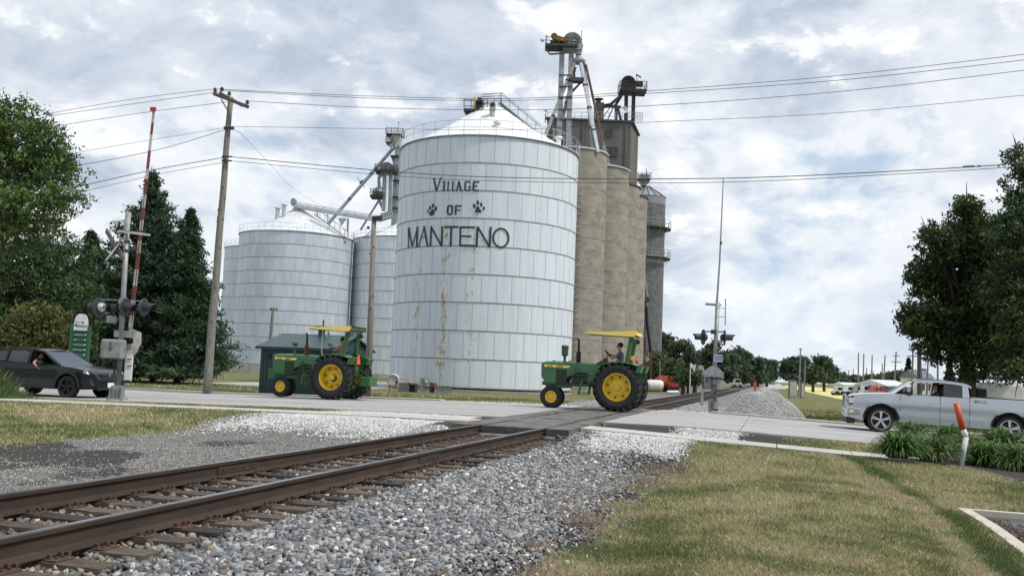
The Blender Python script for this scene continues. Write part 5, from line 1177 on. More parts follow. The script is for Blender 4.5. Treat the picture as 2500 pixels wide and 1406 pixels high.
for k, s_ in enumerate(rows_):
    zc = za-.07-rh_*(k+.5); pn = MB().box((0, -.01, zc), (wS-.28, .06, rh_-.05)).build('row_panel', signg, T)
    text('sign_text', s_, .085, whitem, pn, (-.28, -.043, zc-.03), (PI/2, 0, 0), .001, .72)
    ar = MB(); xa = .235
    if k < 4: ar.prism([(xa-.05, zc), (xa, zc+.05), (xa, zc+.018), (xa+.05, zc+.018), (xa+.05, zc-.018), (xa, zc-.018), (xa, zc-.05)], -.046, -.040)
    else: ar.prism([(xa, zc+.06), (xa+.04, zc+.01), (xa+.016, zc+.01), (xa+.016, zc-.06), (xa-.016, zc-.06), (xa-.016, zc+.01), (xa-.04, zc+.01)], -.046, -.040)
    ar.build('arrow', whitem, pn)
MB().box((0, .02, (hS+zz0)/2-.1), (wS-.28, .03, za-zz0+.2)).build('backing', mat('sign_gap_green', (.008, .05, .022), rough=.6), T)

# ------------------------------------------------------------------ people
def skinned(name, nodes, edges, mt, parent, levels=1):
    me = bpy.data.meshes.new(name); me.from_pydata([n_[0] for n_ in nodes], edges, []); me.materials.append(mt)
    o = bpy.data.objects.new(name, me); C.objects.link(o); o.parent = parent
    m_ = o.modifiers.new('skin', 'SKIN'); m_.use_smooth_shade = True
    for i, n_ in enumerate(nodes): me.skin_vertices[0].data[i].radius = (n_[1], n_[2] if len(n_) > 2 else n_[1]); me.skin_vertices[0].data[i].use_root = (i == 0)
    s_ = o.modifiers.new('sub', 'SUBSURF'); s_.levels = levels; s_.render_levels = levels; return o
def person(label, loc_, rz, shirt, hands, knees=True, hat=None, arms_bare=True):
    T = thing('person', label, 'person', loc_, rz)
    hl, hr = V(hands[0]), V(hands[1]); N = [((0, 0, 0), .16, .14), ((-.02, 0, .22), .13, .12), ((-.02, 0, .42), .15, .13), ((0, 0, .50), .06), ((.02, 0, .56), .055), ((.03, 0, .65), .088, .082), ((.03, 0, .735), .086, .078)]
    Ed = [(0, 1), (1, 2), (2, 3), (3, 4), (4, 5), (5, 6)]
    for sg, h in ((1, hl), (-1, hr)):
        sh = V((-.01, sg*.19, .44)); el = (sh+h)/2+V((-.02, sg*.06, -.11)); wr = h+(el-h).normalized()*.07; i = len(N)
        N += [(tuple(sh), .06), (tuple(el), .045), (tuple(wr), .028), (tuple(h), .036, .02)]; Ed += [(2, i), (i, i+1), (i+1, i+2), (i+2, i+3)]
    if knees:
        for sg in (1, -1):
            i = len(N); N += [((.42, sg*.14, .06), .065), ((.45, sg*.14, -.36), .045), ((.56, sg*.14, -.42), .04)]; Ed += [(0, i), (i, i+1), (i+1, i+2)]
    body = skinned('body', N, Ed, skin, T)
    sh_ = MB(); rg = [(-.04, .135, .17), (.10, .125, .155), (.25, .125, .17), (.38, .125, .195), (.455, .10, .185), (.50, .075, .10), (.515, .06, .065)]; n_ = 14; i0 = 0
    for k, (z_, a_, b_) in enumerate(rg):
        for j in range(n_): sh_.v.append((-.01+a_*math.cos(2*PI*j/n_), b_*math.sin(2*PI*j/n_), z_))
    for k in range(len(rg)-1):
        for j in range(n_): q_ = (j+1) % n_; sh_.f.append((k*n_+j, k*n_+q_, (k+1)*n_+q_, (k+1)*n_+j))
    for sg, h in ((1, hl), (-1, hr)):
        sp0 = V((-.01, sg*.15, .43)); sv = V((-.01, sg*.19, .42)); el = (sv+h)/2+V((-.02, sg*.06, -.11)); e2 = sv.lerp(el, .75 if arms_bare else 1.0); sh_.tube([sp0, sv, sv.lerp(e2, .5), e2], [.07, .078, .072, .066], 10)
    sh_.build('shirt', shirt, T, smooth=True)
    if knees:
        pN = [((0, 0, -.02), .17, .15)]; pE = []
        for sg in (1, -1): i = len(pN); pN += [((.42, sg*.14, .06), .08), ((.45, sg*.14, -.34), .06)]; pE += [(0, i), (i, i+1)]
        skinned('trousers', pN, pE, jeans, T)
    MB().ball((.0, 0, .745), .105, 12, (1.0, .92, .92)).build('hair' if not hat else 'cap', hat or hairm, T, smooth=True)
    mb = MB().ball((.122, 0, .685), .022, 6, (1.2, .8, 1.3)); mb.ball((.03, .092, .68), .024, 6, (.8, .4, 1.3)); mb.ball((.03, -.092, .68), .024, 6, (.8, .4, 1.3)); mb.build('face', skin, T)
    mb = MB().box((.112, .035, .715), (.02, .03, .012)).box((.112, -.035, .715), (.02, .03, .012)).box((.112, 0, .638), (.02, .04, .008)); mb.build('eyes_and_mouth', hairm, T)
    fm = MB()
    for sg, h in ((1, hl), (-1, hr)):
        for k in range(4): L = .055-.006*abs(k-1.5); y_ = (k-1.5)*.018; fm.tube([h+V((.02, y_, .01)), h+V((.02+L*.7, y_, .015)), h+V((.02+L, y_, -.015))], .008, 5)
        fm.tube([h+V((-.01, -sg*.03, .0)), h+V((.03, -sg*.045, .0)), h+V((.045, -sg*.03, -.02))], .009, 5)
    fm.build('fingers', skin, T); return T

# ------------------------------------------------------------------ tractors
def tyre(par, name, r, w_, rim, lugs, x, y, z, mt_rim, hub=.12, ribs=False, seed=1):
    """wheel > tyre, rim disc, hub; axis along Y"""
    W = MB().cyl((x, y-w_*.25, z), (x, y+w_*.25, z), hub, n=18).build(name, mt_rim, par)
    pr = [(rim, -w_*.42), (rim+.03, -w_*.48), ((rim+r)/2, -w_*.55), (r*.95, -w_*.47), (r*.985, -w_*.3), (r, 0), (r*.985, w_*.3), (r*.95, w_*.47), ((rim+r)/2, w_*.55), (rim+.03, w_*.48), (rim, w_*.42)]
    if lugs: pr = [(a if a < r*.9 else a-.035, b) for a, b in pr]
    t_ = MB().lathe(pr, 48, (x, y, z), 'Y')
    for k in range(lugs):
        for sg in (-1, 1):
            a = 2*PI*(k+(.5 if sg > 0 else 0))/lugs; n_ = 3
            for j in range(n_):
                f = (j+.5)/n_; yy = sg*w_*.52*f; aa = a+.20*f*1.2; rr = r-.012-(.03 if j == 2 else 0)
                c_ = V((x+rr*math.cos(aa), y+yy, z+rr*math.sin(aa))); e = Matrix.Rotation(-aa, 3, 'Y')@Matrix.Rotation(sg*.75, 3, 'X'); t_.box(c_, (.07 if j < 2 else .10, w_*.26, .055), rot=e)
    if ribs:
        for f in (-.3, -.1, .1, .3): t_.lathe([(r-.004, w_*(f-.06)), (r+.012, w_*(f-.05)), (r+.012, w_*(f+.05)), (r-.004, w_*(f+.06))], 40, (x, y, z), 'Y')
    t_.build('tyre', rubber, W)
    R_ = MB()
    R_.lathe([(rim+.01, -w_*.44), (rim-.015, -w_*.46), (rim-.02, -w_*.30), (rim-.05, -w_*.18), (rim-.06, 0), (rim-.05, w_*.18), (rim-.02, w_*.30), (rim-.015, w_*.46), (rim+.01, w_*.44)], 40, (x, y, z), 'Y'); R_.build('rim', mt_rim, W)
    return W
def rear_disc(W, x, y, z, r, side, mt_):
    d = MB(); d.lathe([(0, .05*side), (.10, .055*side), (.12, .02*side), (r*.55, .02*side), (r*.70, -.02*side), (r, -.02*side), (r, -.05*side), (0, -.05*side)], 32, (x, y, z), 'Y'); d.build('wheel_disc', mt_, W)
    b = MB()
    for k in range(8): a = 2*PI*k/8+.2; rr = r*.78; b.cyl((x+rr*math.cos(a), y-.03*side, z+rr*math.sin(a)), (x+rr*math.cos(a), y+.03*side, z+rr*math.sin(a)), .03, n=8)
    tag(b.build('wheel_bolts', blackm, W), kind='stuff'); MB().cyl((x, y, z), (x, y+.11*side, z), .055, .05, n=12).build('axle_end', dkst, W)
def make_tractor(label, loc_, rz, var):
    T = thing('tractor', label, 'tractor', loc_, rz, 'old green tractors crossing on the road')
    # hood with slanted rounded nose: sections along x
    S_ = []
    for x_, ht, hw, zb in ((2.86, 1.56, .20, 1.48), (2.84, 1.60, .27, 1.10), (2.70, 1.64, .30, .90), (2.3, 1.655, .31, .88), (1.5, 1.65, .31, 1.30), (.9, 1.62, .31, 1.24), (.55, 1.58, .30, 1.2)):
        sec = [(-hw, zb), (-hw, ht-.10), (-hw*.93, ht-.04), (-hw*.70, ht-.005), (0, ht+.012), (hw*.70, ht-.005), (hw*.93, ht-.04), (hw, ht-.10), (hw, zb)]; S_.append([(x_, a, b) for a, b in sec])
    mb = MB()
    for A, B in zip(S_[:-1], S_[1:]):
        for k in range(8): mb.quad(A[k], B[k], B[k+1], A[k+1])
    mb.poly(S_[0]); mb.poly(S_[-1]); hood = mb.build('hood', green, T, smooth=True, auto=30, weld=True)
    mb = MB().prism([(2.84, 1.50), (2.86, 1.46), (2.66, .84), (1.98, .86), (1.98, 1.46)], -.285, .285, 'Y'); mb.build('radiator_shell', green, T, bevel=.02)
    for sg in (-1, 1):
        MB().box((2.10, sg*.298, 1.12), (.40, .03, .50)).build('side_grille', grille, T)
        st_ = MB().prism([(2.72, 1.44), (2.72, 1.525), (1.82, 1.505), (1.78, 1.47), (1.84, 1.43)], sg*.314, sg*.328).build('yellow_stripe', canopy_y, T)
        rz_ = 0 if sg < 0 else PI
        [text('stripe_text', w_, .072, ink, st_, ((1.90+o_ if sg < 0 else 2.62-o_), sg*.331, 1.452), (PI/2, 0, rz_), .001, 1.15, bold=.002) for w_, o_ in (('JOHN', 0), ('DEERE', .33))]
    # frame, engine
    mb = MB().box((1.75, 0, .86), (2.15, .34, .14)).box((.55, 0, .95), (.7, .42, .55)); mb.prism([(2.72, .84), (2.66, .70), (2.3, .68), (1.8, .72), (1.8, .86)], -.22, .22); mb.build('frame', green_d, T, bevel=.02)
    mb = MB().box((1.38, 0, 1.12), (.72, .34, .46)); mb.cyl((1.82, 0, 1.15), (1.90, 0, 1.15), .2, n=12); mb.box((1.3, -.22, 1.08), (.3, .12, .12)).box((1.5, -.2, 1.2), (.14, .1, .2)).cyl((1.74, -.22, 1.0), (1.74, -.22, 1.16), .06).cyl((1.2, .22, 1.0), (1.2, .22, 1.2), .06); mb.build('engine', dkst, T)
    mb = MB()
    for sg in (-1, 1):
        mb.tube([(1.60, sg*.30, 1.42), (1.68, sg*.32, 1.05), (1.62, sg*.30, .80)], .018, 5); mb.tube([(1.60, sg*.30, 1.40), (1.50, sg*.32, 1.36), (1.46, sg*.32, .92)], .018, 5); mb.bar((1.9, sg*.28, 1.18), (1.08, sg*.28, 1.2), .04); mb.bar((1.8, sg*.26, 1.0), (1.1, sg*.26, 1.02), .05)
    mb.build('engine_pipes', green_d, T)
    for sg in (-1, 1):
        MB().prism([(1.15, .92), (1.15, 1.42), (.72, 1.42), (.62, 1.1), (.72, .86)], sg*.25, sg*.30).build('side_panel', green, T)
        text('model_number', '4020', .11, canopy_y, T, (.86 if sg < 0 else 1.10, sg*.304, 1.24), (PI/2, 0, 0 if sg < 0 else PI), .001, .9, bold=.003)
    mb = MB().box((.1, 0, 1.0), (1.15, .5, .62)).cyl((-.0, -.78, .8), (0, .78, .8), .14, n=14); mb.box((-.35, 0, 1.1), (.5, .44, .4)); mb.build('transmission', green_d, T, bevel=.03)
    # front pedestal and narrow wheels
    MB().cyl((2.46, 0, .80), (2.46, 0, .46), .10, n=12).build('pedestal', green_d, T); MB().bar((2.46, -.22, .42), (2.46, .22, .42), .09).build('front_axle', green_d, T)
    for sg in (-1, 1):
        W = tyre(T, 'front_wheel', .385, .20, .20, 0, 2.46, sg*.20, .385, yellow, .05, ribs=True)
        MB().lathe([(0, sg*.075), (.05, sg*.07), (.06, sg*.03), (.19, sg*.0), (.19, -sg*.03), (0, -sg*.03)], 24, (2.46, sg*.20, .385), 'Y').build('wheel_disc', yellow, W)
    # rear wheels
    yo = .80
    for sg in (-1, 1):
        W = tyre(T, 'rear_wheel', .83, .44, .475, 22, 0, sg*yo, .83, yellow, .10)
        rear_disc(W, 0, sg*(yo+var.get('disc', -.02)), .83, .455, sg, yellow)
    # fenders
    for sg in (-1, 1):
        mb = MB(); pts = [(.72, 1.42), (.50, 1.62), (.20, 1.70), (-.15, 1.71), (-.50, 1.66), (-.72, 1.60)]
        for (xa, za_), (xb, zb_) in zip(pts[:-1], pts[1:]):
            mb.quad((xa, sg*.42, za_), (xb, sg*.42, zb_), (xb, sg*1.0, zb_-.04), (xa, sg*1.0, za_-.04)); mb.quad((xa, sg*.42, za_+.03), (xb, sg*.42, zb_+.03), (xb, sg*1.0, zb_-.01), (xa, sg*1.0, za_-.01))
            mb.quad((xa, sg*1.0, za_-.04), (xb, sg*1.0, zb_-.04), (xb, sg*1.0, zb_-.01), (xa, sg*1.0, za_-.01)); mb.quad((xa, sg*.42, za_), (xb, sg*.42, zb_), (xb, sg*.42, .95), (xa, sg*.42, .95))
        mb.prism([(-.70, 1.62), (-.86, 1.58), (-.78, 1.35), (-.62, 1.32)], sg*.43, sg*1.0); mb.build('fender', green, T, weld=True)
    # dash, column, wheel, seat
    mb = MB().prism([(.95, 1.58), (.70, 1.74), (.50, 1.72), (.42, 1.45), (.9, 1.3)], -.22, .22); mb.build('dash', green_d, T, bevel=.02)
    MB().box((.58, 0, 1.74), (.14, .3, .16)).build('instrument_cluster', dkst, T, bevel=.02)
    MB().cyl((.62, 0, 1.70), (.48, 0, 1.95), .022).build('steering_column', dkst, T)
    sw = MB(); c_ = V((.47, 0, 1.96)); e = Euler((0, R(-48), 0)).to_matrix()
    sw.tube([c_+e@V((.21*math.cos(2*PI*k/20), .21*math.sin(2*PI*k/20), 0)) for k in range(21)], .016, 5)
    for k in range(3): a = 2*PI*k/3; sw.bar(c_, c_+e@V((.2*math.cos(a), .2*math.sin(a), 0)), .02)
    sw.build('steering_wheel', black, T)
    mb = MB().box((.02, 0, 1.50), (.42, .46, .12)).box((-.20, 0, 1.70), (.10, .46, .36)); mb.build('seat', black, T, bevel=.03)
    # platform and steps
    MB().box((.2, 0, 1.06), (1.0, .84, .05)).build('platform', green_d, T)
    mb = MB()
    for yy in (.58, .40):
        mb.bar((1.32, yy, .98), (1.42, yy+.04, .52), .035); mb.bar((.98, yy, .98), (1.06, yy+.04, .52), .035)
    for f in (.25, .55, .85, 1.0): mb.box((1.04+.27*.5+.13*(f*.6)+.02, .49+.03*f, .98-.46*f), (.36, .22, .025))
    mb.build('steps', green, T)
    # muffler, pre-cleaner
    mb = MB().cyl((1.56, 0, 1.62), (1.56, 0, 2.02), .085, n=16).build('muffler', rust if var.get('rm') else blackm, T); 
    MB().cyl((1.56, 0, 2.02), (1.56, 0, 2.42), .042, n=12).build('exhaust_pipe', blackm, T); mb = MB().bar((1.56, 0, 2.42), (1.62, 0, 2.50), .02, .07); mb.build('rain_flap', black, T)
    MB().cyl((2.06, 0, 1.62), (2.06, 0, 1.86), .05, n=12).build('air_stack', green_d, T)
    if var.get('bigpre', True): MB().lathe([(0, 0), (.07, 0), (.12, .05), (.12, .27), (.135, .28), (.135, .36), (.10, .40), (0, .41)], 16, (2.06, 0, 1.84)).build('pre_cleaner', green_d, T)
    else: MB().lathe([(0, 0), (.05, 0), (.11, .06), (.12, .13), (.09, .16), (0, .17)], 16, (2.06, 0, 1.96)).build('pre_cleaner', green_d, T); 
    for x_ in (2.45, 1.86): MB().cyl((x_, 0, 1.64), (x_, 0, 1.69), .045, n=10).build('filler_cap', green_d, T)
    # roll bar and canopy
    for sg in (-1, 1): MB().bar((-.22, sg*.52, 1.50), (-.40, sg*.52, 2.62), .10, .14).build('roll_bar_post', green, T)
    MB().bar((-.40, -.6, 2.60), (-.40, .6, 2.60), .12).build('roll_bar_beam', green, T)
    for sg in (-1, 1): MB().cyl((-.46, sg*.62, 2.45), (-.46, sg*.50, 2.45), .09, n=12).build('post_pivot', green_d, T)
    cn = MB(); hw = .72; xf, xb = 1.20, -.62
    cn.quad((xf, -hw, 2.70), (xf, hw, 2.70), (xb, hw, 2.79), (xb, -hw, 2.79))
    for sg in (-1, 1): cn.poly([(xf, sg*hw, 2.70), (xf, sg*hw, 2.655), (.6, sg*hw, 2.625), (xb+.16, sg*hw, 2.58), (xb+.05, sg*hw, 2.62), (xb, sg*hw, 2.79)])
    cn.quad((xf, -hw, 2.655), (xf, hw, 2.655), (xf, hw, 2.70), (xf, -hw, 2.70)); cn.build('canopy', canopy_y, T, weld=True)
    MB().box(((xf+xb)/2, 0, 2.67), (1.74, 1.38, .02), rot=Euler((0, R(2.2), 0))).build('canopy_liner', blackm if var.get('dk') else agedg, T)
    MB().box((xb+.03, 0, 2.69), (.03, 1.4, .12)).build('canopy_rear', green_d if var.get('dk') else canopy_y, T)
    return T
zr_at = lambda x_, y_: float(zroad(np.array([qs(x_, y_)[0]]))[0])
px_, py_ = 3.98, 34.1
TRX, TRY = px_, py_
TR = make_tractor('green tractor with yellow canopy and a driver in blue, on the tracks', (TRX, TRY, zr_at(TRX, TRY)+.003), PI-TH, {'bigpre': True})
for y_, x_ in ((-.62, -.42), (.62, -.42)): MB().cyl((x_, y_, 1.78), (x_-.07, y_, 1.78), .075, n=12).build('warning_lamp', orange, TR); MB().bar((x_, y_, 1.62), (x_, y_, 1.76), .03).build('lamp_bracket', green_d, TR)
MB().box((-.40, .3, 1.86), (.1, .2, .14)).build('flasher', yellow, TR)
person('tractor driver in blue-grey T-shirt and dark glasses, hands on steering wheel', tuple(TR.matrix_basis@V((.06, 0, 1.56))), PI-TH, tee, ((.36, .16, .34), (.44, -.17, .44)))
lx, ly = -6.42, 37.3
TL = make_tractor('green tractor with yellow canopy and red slow vehicle marker by the shed', (lx, ly, zr_at(lx, ly)+.003), PI-TH, {'bigpre': False, 'dk': 1, 'rm': 1, 'disc': -.10})
MB().box((2.86, -.0, .86), (.36, .5, .36)).build('front_weight', green, TL, bevel=.02)
MB().tube([(.72, .30, 1.45), (.70, .34, 1.7), (.74, .34, 1.75), (.74, .34, 2.65)], .022, 6).build('light_pole', whitem, TL); MB().cyl((.74, .34, 2.65), (.74, .34, 3.0), .035, n=8).build('pole_top', dkst, TL)
mb = MB().lathe([(0, -.01), (.10, -.01), (.10, .01), (0, .01)], 14, (.40, .55, 2.42), 'X'); mb.build('mirror', agedw, TL); MB().tube([(.40, .55, 2.52), (.40, .55, 2.64)], .012, 5).build('mirror_arm', dkst, TL)
sm_v = MB(); sm_v.prism([(-.17, 1.36), (.17, 1.36), (.05, 1.72), (-.05, 1.72)], -.99, -.97, 'X'); sm_v.v = [(x_+.12, y_+.45, z_) for x_, y_, z_ in sm_v.v]; sm_v.build('slow_vehicle_marker', mat('fluorescent_orange_red', (.85, .08, .03), rough=.5), TL)
MB().box((-1.15, .1, .72), (.44, .72, .36)).build('rear_box', green, TL, bevel=.02); mb = MB().bar((-.5, -.3, 1.2), (-1.05, -.3, .85), .05).bar((-.5, .3, 1.2), (-1.05, .3, .85), .05).bar((-.4, .3, .6), (-1.1, .3, .55), .07).bar((-.4, -.3, .6), (-1.1, -.3, .55), .07); mb.build('hitch_arms', green_d, TL)
MB().box((.62, .46, 1.37), (.36, .03, .15)).build('decal_plate', agedw, TL)
person('tractor driver in red and white plaid shirt under the yellow canopy by the shed', tuple(TL.matrix_basis@V((.04, 0, 1.56))), PI-TH, plaid, ((.38, .16, .34), (.40, -.16, .34)), hat=black)

# ------------------------------------------------------------------ road vehicles
def shell(par, name, mt, xs, zb, zt_, yw, nz=7, crown=.03, caps=True, ny=4):
    mb = MB(); G = {}
    for i, x_ in enumerate(xs):
        b, t_ = zb(x_), zt_(x_)
        for sg in (-1, 1):
            for k in range(nz+1): z_ = b+(t_-b)*k/nz; G[i, sg, k] = (x_, sg*yw(x_, z_), z_)
    for i in range(len(xs)-1):
        for sg in (-1, 1):
            for k in range(nz): mb.quad(G[i, sg, k], G[i+1, sg, k], G[i+1, sg, k+1], G[i, sg, k+1])
        for k in range(ny*2):                      # crowned top
            def P(j, f): a, b = V(G[j, -1, nz]), V(G[j, 1, nz]); p = a.lerp(b, f); p.z += crown*(1-(2*f-1)**2); return p
            mb.quad(P(i, k/(ny*2)), P(i+1, k/(ny*2)), P(i+1, (k+1)/(ny*2)), P(i, (k+1)/(ny*2)))
        mb.quad(G[i, -1, 0], G[i+1, -1, 0], G[i+1, 1, 0], G[i, 1, 0])
    if caps:
        for j in (0, len(xs)-1):
            for k in range(nz): mb.quad(G[j, -1, k], G[j, -1, k+1], G[j, 1, k+1], G[j, 1, k])
            pts = []
            for f in range(ny*2+1): a, b = V(G[j, -1, nz]), V(G[j, 1, nz]); p = a.lerp(b, f/(ny*2)); p.z += crown*(1-(2*f/(ny*2)-1)**2); pts.append(p)
            mb.poly(pts)
    return mb.build(name, mt, par, smooth=True, auto=28, weld=True)
def interp(pts):
    def f(x_):
        for (a, b), (c, d) in zip(pts[:-1], pts[1:]):
            if a <= x_ <= c: t_ = (x_-a)/(c-a) if c > a else 0; t_ = t_*t_*(3-2*t_)*.35+t_*.65; return b+(d-b)*t_
        return pts[0][1] if x_ < pts[0][0] else pts[-1][1]
    return f
def arch(base, centres, r, zc):
    def f(x_):
        z_ = base(x_) if callable(base) else base
        for c_ in centres:
            d = abs(x_-c_)
            if d < r: z_ = max(z_, zc+math.sqrt(r*r-d*d))
        return z_
    return f
def side_glass(par, name, pts, y0, tilt, mt, zref, both=True, off=.0):
    for sg in ((-1, 1) if both else (-1,)):
        mb = MB(); P = lambda x_, z_, o: (x_, sg*(y0-(z_-zref)*tilt+o), z_); mb.poly([P(a, b, off) for a, b in pts]); mb.poly([P(a, b, off-.012) for a, b in pts])
        for (a, b), (c, d) in zip(pts, pts[1:]+pts[:1]): mb.quad(P(a, b, off), P(c, d, off), P(c, d, off-.012), P(a, b, off-.012))
        mb.build(name, mt, par)
def car_wheel(par, x_, y_, r, w_, rim, spokes, mt_s, double=True, sg=-1):
    W = MB().lathe([(rim, -w_/2), (rim+.02, -w_*.52), (r-.03, -w_*.52), (r, -w_*.38), (r, w_*.38), (r-.03, w_*.52), (rim+.02, w_*.52), (rim, w_/2)], 44, (x_, y_, r), 'Y').build('wheel', rubber, par)
    rr = MB().lathe([(rim+.005, sg*w_*.50), (rim-.018, sg*w_*.50), (rim-.02, sg*w_*.3), (rim-.03, -sg*w_*.45)], 44, (x_, y_, r), 'Y').build('rim', mt_s, W)
    MB().cyl((x_, y_+sg*w_*.12, r), (x_, y_+sg*w_*.1, r), rim-.03, n=28).build('brake_well', blackm, W)
    sp_ = MB()
    for k in range(spokes):
        a = 2*PI*k/spokes+.3
        for da in ((-.12, .12) if double else (0,)):
            a1 = a+da*1.2; a2 = a+da*.95; sp_.bar((x_+.05*math.cos(a1), y_+sg*w_*.40, r+.05*math.sin(a1)), (x_+(rim-.012)*math.cos(a2), y_+sg*w_*.44, r+(rim-.012)*math.sin(a2)), .03, .036)
    sp_.cyl((x_, y_+sg*w_*.35, r), (x_, y_+sg*w_*.43, r), .06, n=14); sp_.build('spokes', mt_s, W); return W
def linspace(a, b, n): return [a+(b-a)*k/(n-1) for k in range(n)]
# --- silver pickup
pq = V((11.66, 30.3, 0)); hd = V((-ct, st, 0)); org = pq-hd*1.82+V((st, ct, 0))*.80; 
T = thing('pickup_truck', 'silver pickup truck waiting on the road at the right', 'pickup truck', (org.x, org.y, zr_at(org.x, org.y)+.003), 0, rot=(0, R(-1.6), PI-TH))
FX, RX = 1.82, -1.82; WR = .385
ztop_ = interp([(-2.95, 1.25), (-2.85, 1.29), (-.8, 1.27), (-.7, 1.24), (1.35, 1.23), (1.6, 1.22), (2.3, 1.17), (2.62, 1.12), (2.78, .98), (2.84, .80)])
zbot = arch(interp([(-2.95, .52), (-2.7, .40), (-1.2, .36), (1.2, .36), (2.3, .34), (2.84, .42)]), (FX, RX), .50, WR+.02)
def yw_t(x_, z_):
    y_ = .985-.06*max(0, (z_-.95))**1.0-.05*max(0, .55-z_); e = max(0, (x_-2.25)/.62); y_ -= .16*min(1, e)**2.2
    y_ += .035*max(0, 1-abs(abs(x_)-1.82)/.62)*(1 if z_ > .6 else .3); y_ -= .012*math.exp(-((z_-.72)/.05)**2); return y_
xs_ = sorted(set([round(v, 3) for v in linspace(-2.95, 2.84, 60)]+[round(c_+.50*math.cos(PI*k/16), 3) for c_ in (FX, RX) for k in range(17)]))
shell(T, 'body', silver, xs_, zbot, ztop_, yw_t, 9, .03)
for c_ in (FX, RX):
    for sg in (-1, 1):
        mb = MB()
        for k in range(16):
            a, b = PI*k/16, PI*(k+1)/16; P = lambda t_, r, y_: (c_+r*math.cos(t_), sg*y_, WR+.02+r*math.sin(t_))
            mb.quad(P(a, .50, .99), P(b, .50, .99), P(b, .505, .55), P(a, .505, .55)); mb.quad(P(a, .50, 1.0), P(b, .50, 1.0), P(b, .545, .998), P(a, .545, .998))
            mb.quad(P(a, .50, .60), P(b, .50, .60), P(b, .02, .60), P(a, .02, .60))
        mb.build('wheel_arch', plast, T); car_wheel(T, c_, sg*.84, WR, .27, .285, 5, alloy, True, sg)
        MB().box((c_-.50, sg*.86, .34), (.03, .26, .26)).build('mud_flap', plast, T)
cabtop = interp([(-.78, 1.60), (-.60, 1.68), (.1, 1.73), (.6, 1.71), (.86, 1.66)])
roofb = lambda x_: cabtop(x_)-.07
shell(T, 'cab_roof', silver, linspace(-.76, .88, 16), roofb, cabtop, lambda x_, z_: .80-.12*(z_-1.55)-.06*max(0, (x_-.5)/.4)**2, 2, .045)
for sg in (-1, 1):
    for (a, b, wd_) in (((1.42, .93, 1.22), (.84, .79, 1.66), .09), ((.13, .955, 1.22), (.10, .80, 1.66), .13), ((-.62, .95, 1.22), (-.60, .79, 1.64), .16)):
        MB().bar((a[0], sg*a[1], a[2]), (b[0], sg*b[1], b[2]), .05, wd_).build('pillar', silver, T)
    MB().prism([(-.74, 1.2), (-.56, 1.2), (-.55, 1.66), (-.72, 1.62)], sg*.82, sg*.92).build('rear_pillar', silver, T)
    side_glass(T, 'rear_door_window', [(.04, 1.25), (.03, 1.62), (-.50, 1.61), (-.52, 1.26)], .925, .30, glass, 1.25)
    break
for sg in (-1, 1):
    side_glass(T, 'quarter_panel', [(-.50, 1.23), (-.50, 1.62), (-.66, 1.60), (-.70, 1.23)], .935, .30, silver, 1.25) if sg < 0 else None
    mb = MB().bar((1.30, sg*.94, 1.235), (-.72, sg*.94, 1.235), .012, .03); mb.build('belt_trim', plast, T)
    MB().prism([(1.30, 1.24), (1.08, 1.24), (1.0, 1.36), (1.10, 1.36)], sg*.90, sg*.93).build('mirror_sail', plast, T)
    MB().box((1.02, sg*1.09, 1.33), (.14, .22, .22)).build('mirror', plast, T, bevel=.03); MB().box((1.06, sg*1.09, 1.37), (.10, .225, .12)).build('mirror_cap', silver, T, bevel=.02)
    for x_ in (.30, -.55): MB().box((x_, sg*.985, 1.05), (.24, .03, .035)).build('door_handle', chrome, T, bevel=.008)
    for x_, z0_, z1_ in ((1.28, .42, 1.2), (.13, .40, 1.24), (-.70, .38, 1.26)): MB().box((x_, sg*.972, (z0_+z1_)/2), (.012, .03, z1_-z0_)).build('door_gap', plast, T)
    MB().box((.28, sg*.985, .66), (1.98, .02, .05)).build('side_moulding', silver, T, bevel=.006); MB().box((1.0, sg*.99, .78), (.36, .012, .02)).build('chrome_badge', chrome, T)
    MB().box((.1, sg*.90, .335), (2.3, .10, .06)).build('side_step', dkst, T, bevel=.02)
MB().quad((1.46, -.86, 1.22), (1.46, .86, 1.22), (.87, .74, 1.67), (.87, -.74, 1.67)).build('windscreen', windg, T)
MB().quad((-.74, -.84, 1.26), (-.74, .84, 1.26), (-.73, .76, 1.62), (-.73, -.76, 1.62)).build('rear_window', glass, T)
MB().box((.3, 0, 1.02), (2.0, 1.7, .3)).build('cab_floor', blackm, T)
for sg in (-1, 1): MB().box((-.02, sg*.4, 1.30), (.16, .5, .46)).build('front_seat', blackm, T, bevel=.04)
MB().box((1.15, 0, 1.16), (.4, 1.6, .2)).build('dashboard', blackm, T, bevel=.04)
mb = MB().box((2.78, 0, .52), (.22, 1.62, .26)); mb.build('front_bumper', chrome, T, bevel=.06)
for sg in (-1, 1): MB().prism([(2.84, .42), (2.84, .72), (2.66, .74), (2.36, .68), (2.38, .46)], sg*.80, sg*.972).build('bumper_corner', chrome, T, bevel=.03)
MB().box((2.70, 0, .30), (.26, 1.7, .16)).build('air_dam', plast, T, bevel=.03)
gr = MB().box((2.845, 0, .92), (.05, 1.15, .38)).build('grille', chrome, T, bevel=.02)
for k in range(5): MB().box((2.875, 0, .78+k*.07), (.02, 1.05, .03)).build('grille_bar', plast, gr)
for sg in (-1, 1):
    MB().prism([(2.79, .80), (2.80, 1.05), (2.66, 1.09), (2.52, 1.07), (2.54, .82)], sg*.70, sg*.925).build('headlight', plast, T, bevel=.01); MB().prism([(2.79, .84), (2.79, 1.02), (2.60, 1.04), (2.62, .86)], sg*.80, sg*.932).build('headlight_lens', headl, T, bevel=.01)
    MB().box((2.70, sg*.965, .60), (.14, .02, .09)).build('fog_lamp', headl, T, bevel=.02)
MB().box((-1.9, 0, 1.30), (1.9, 1.5, .02)).build('bed_cover', blackm, T)
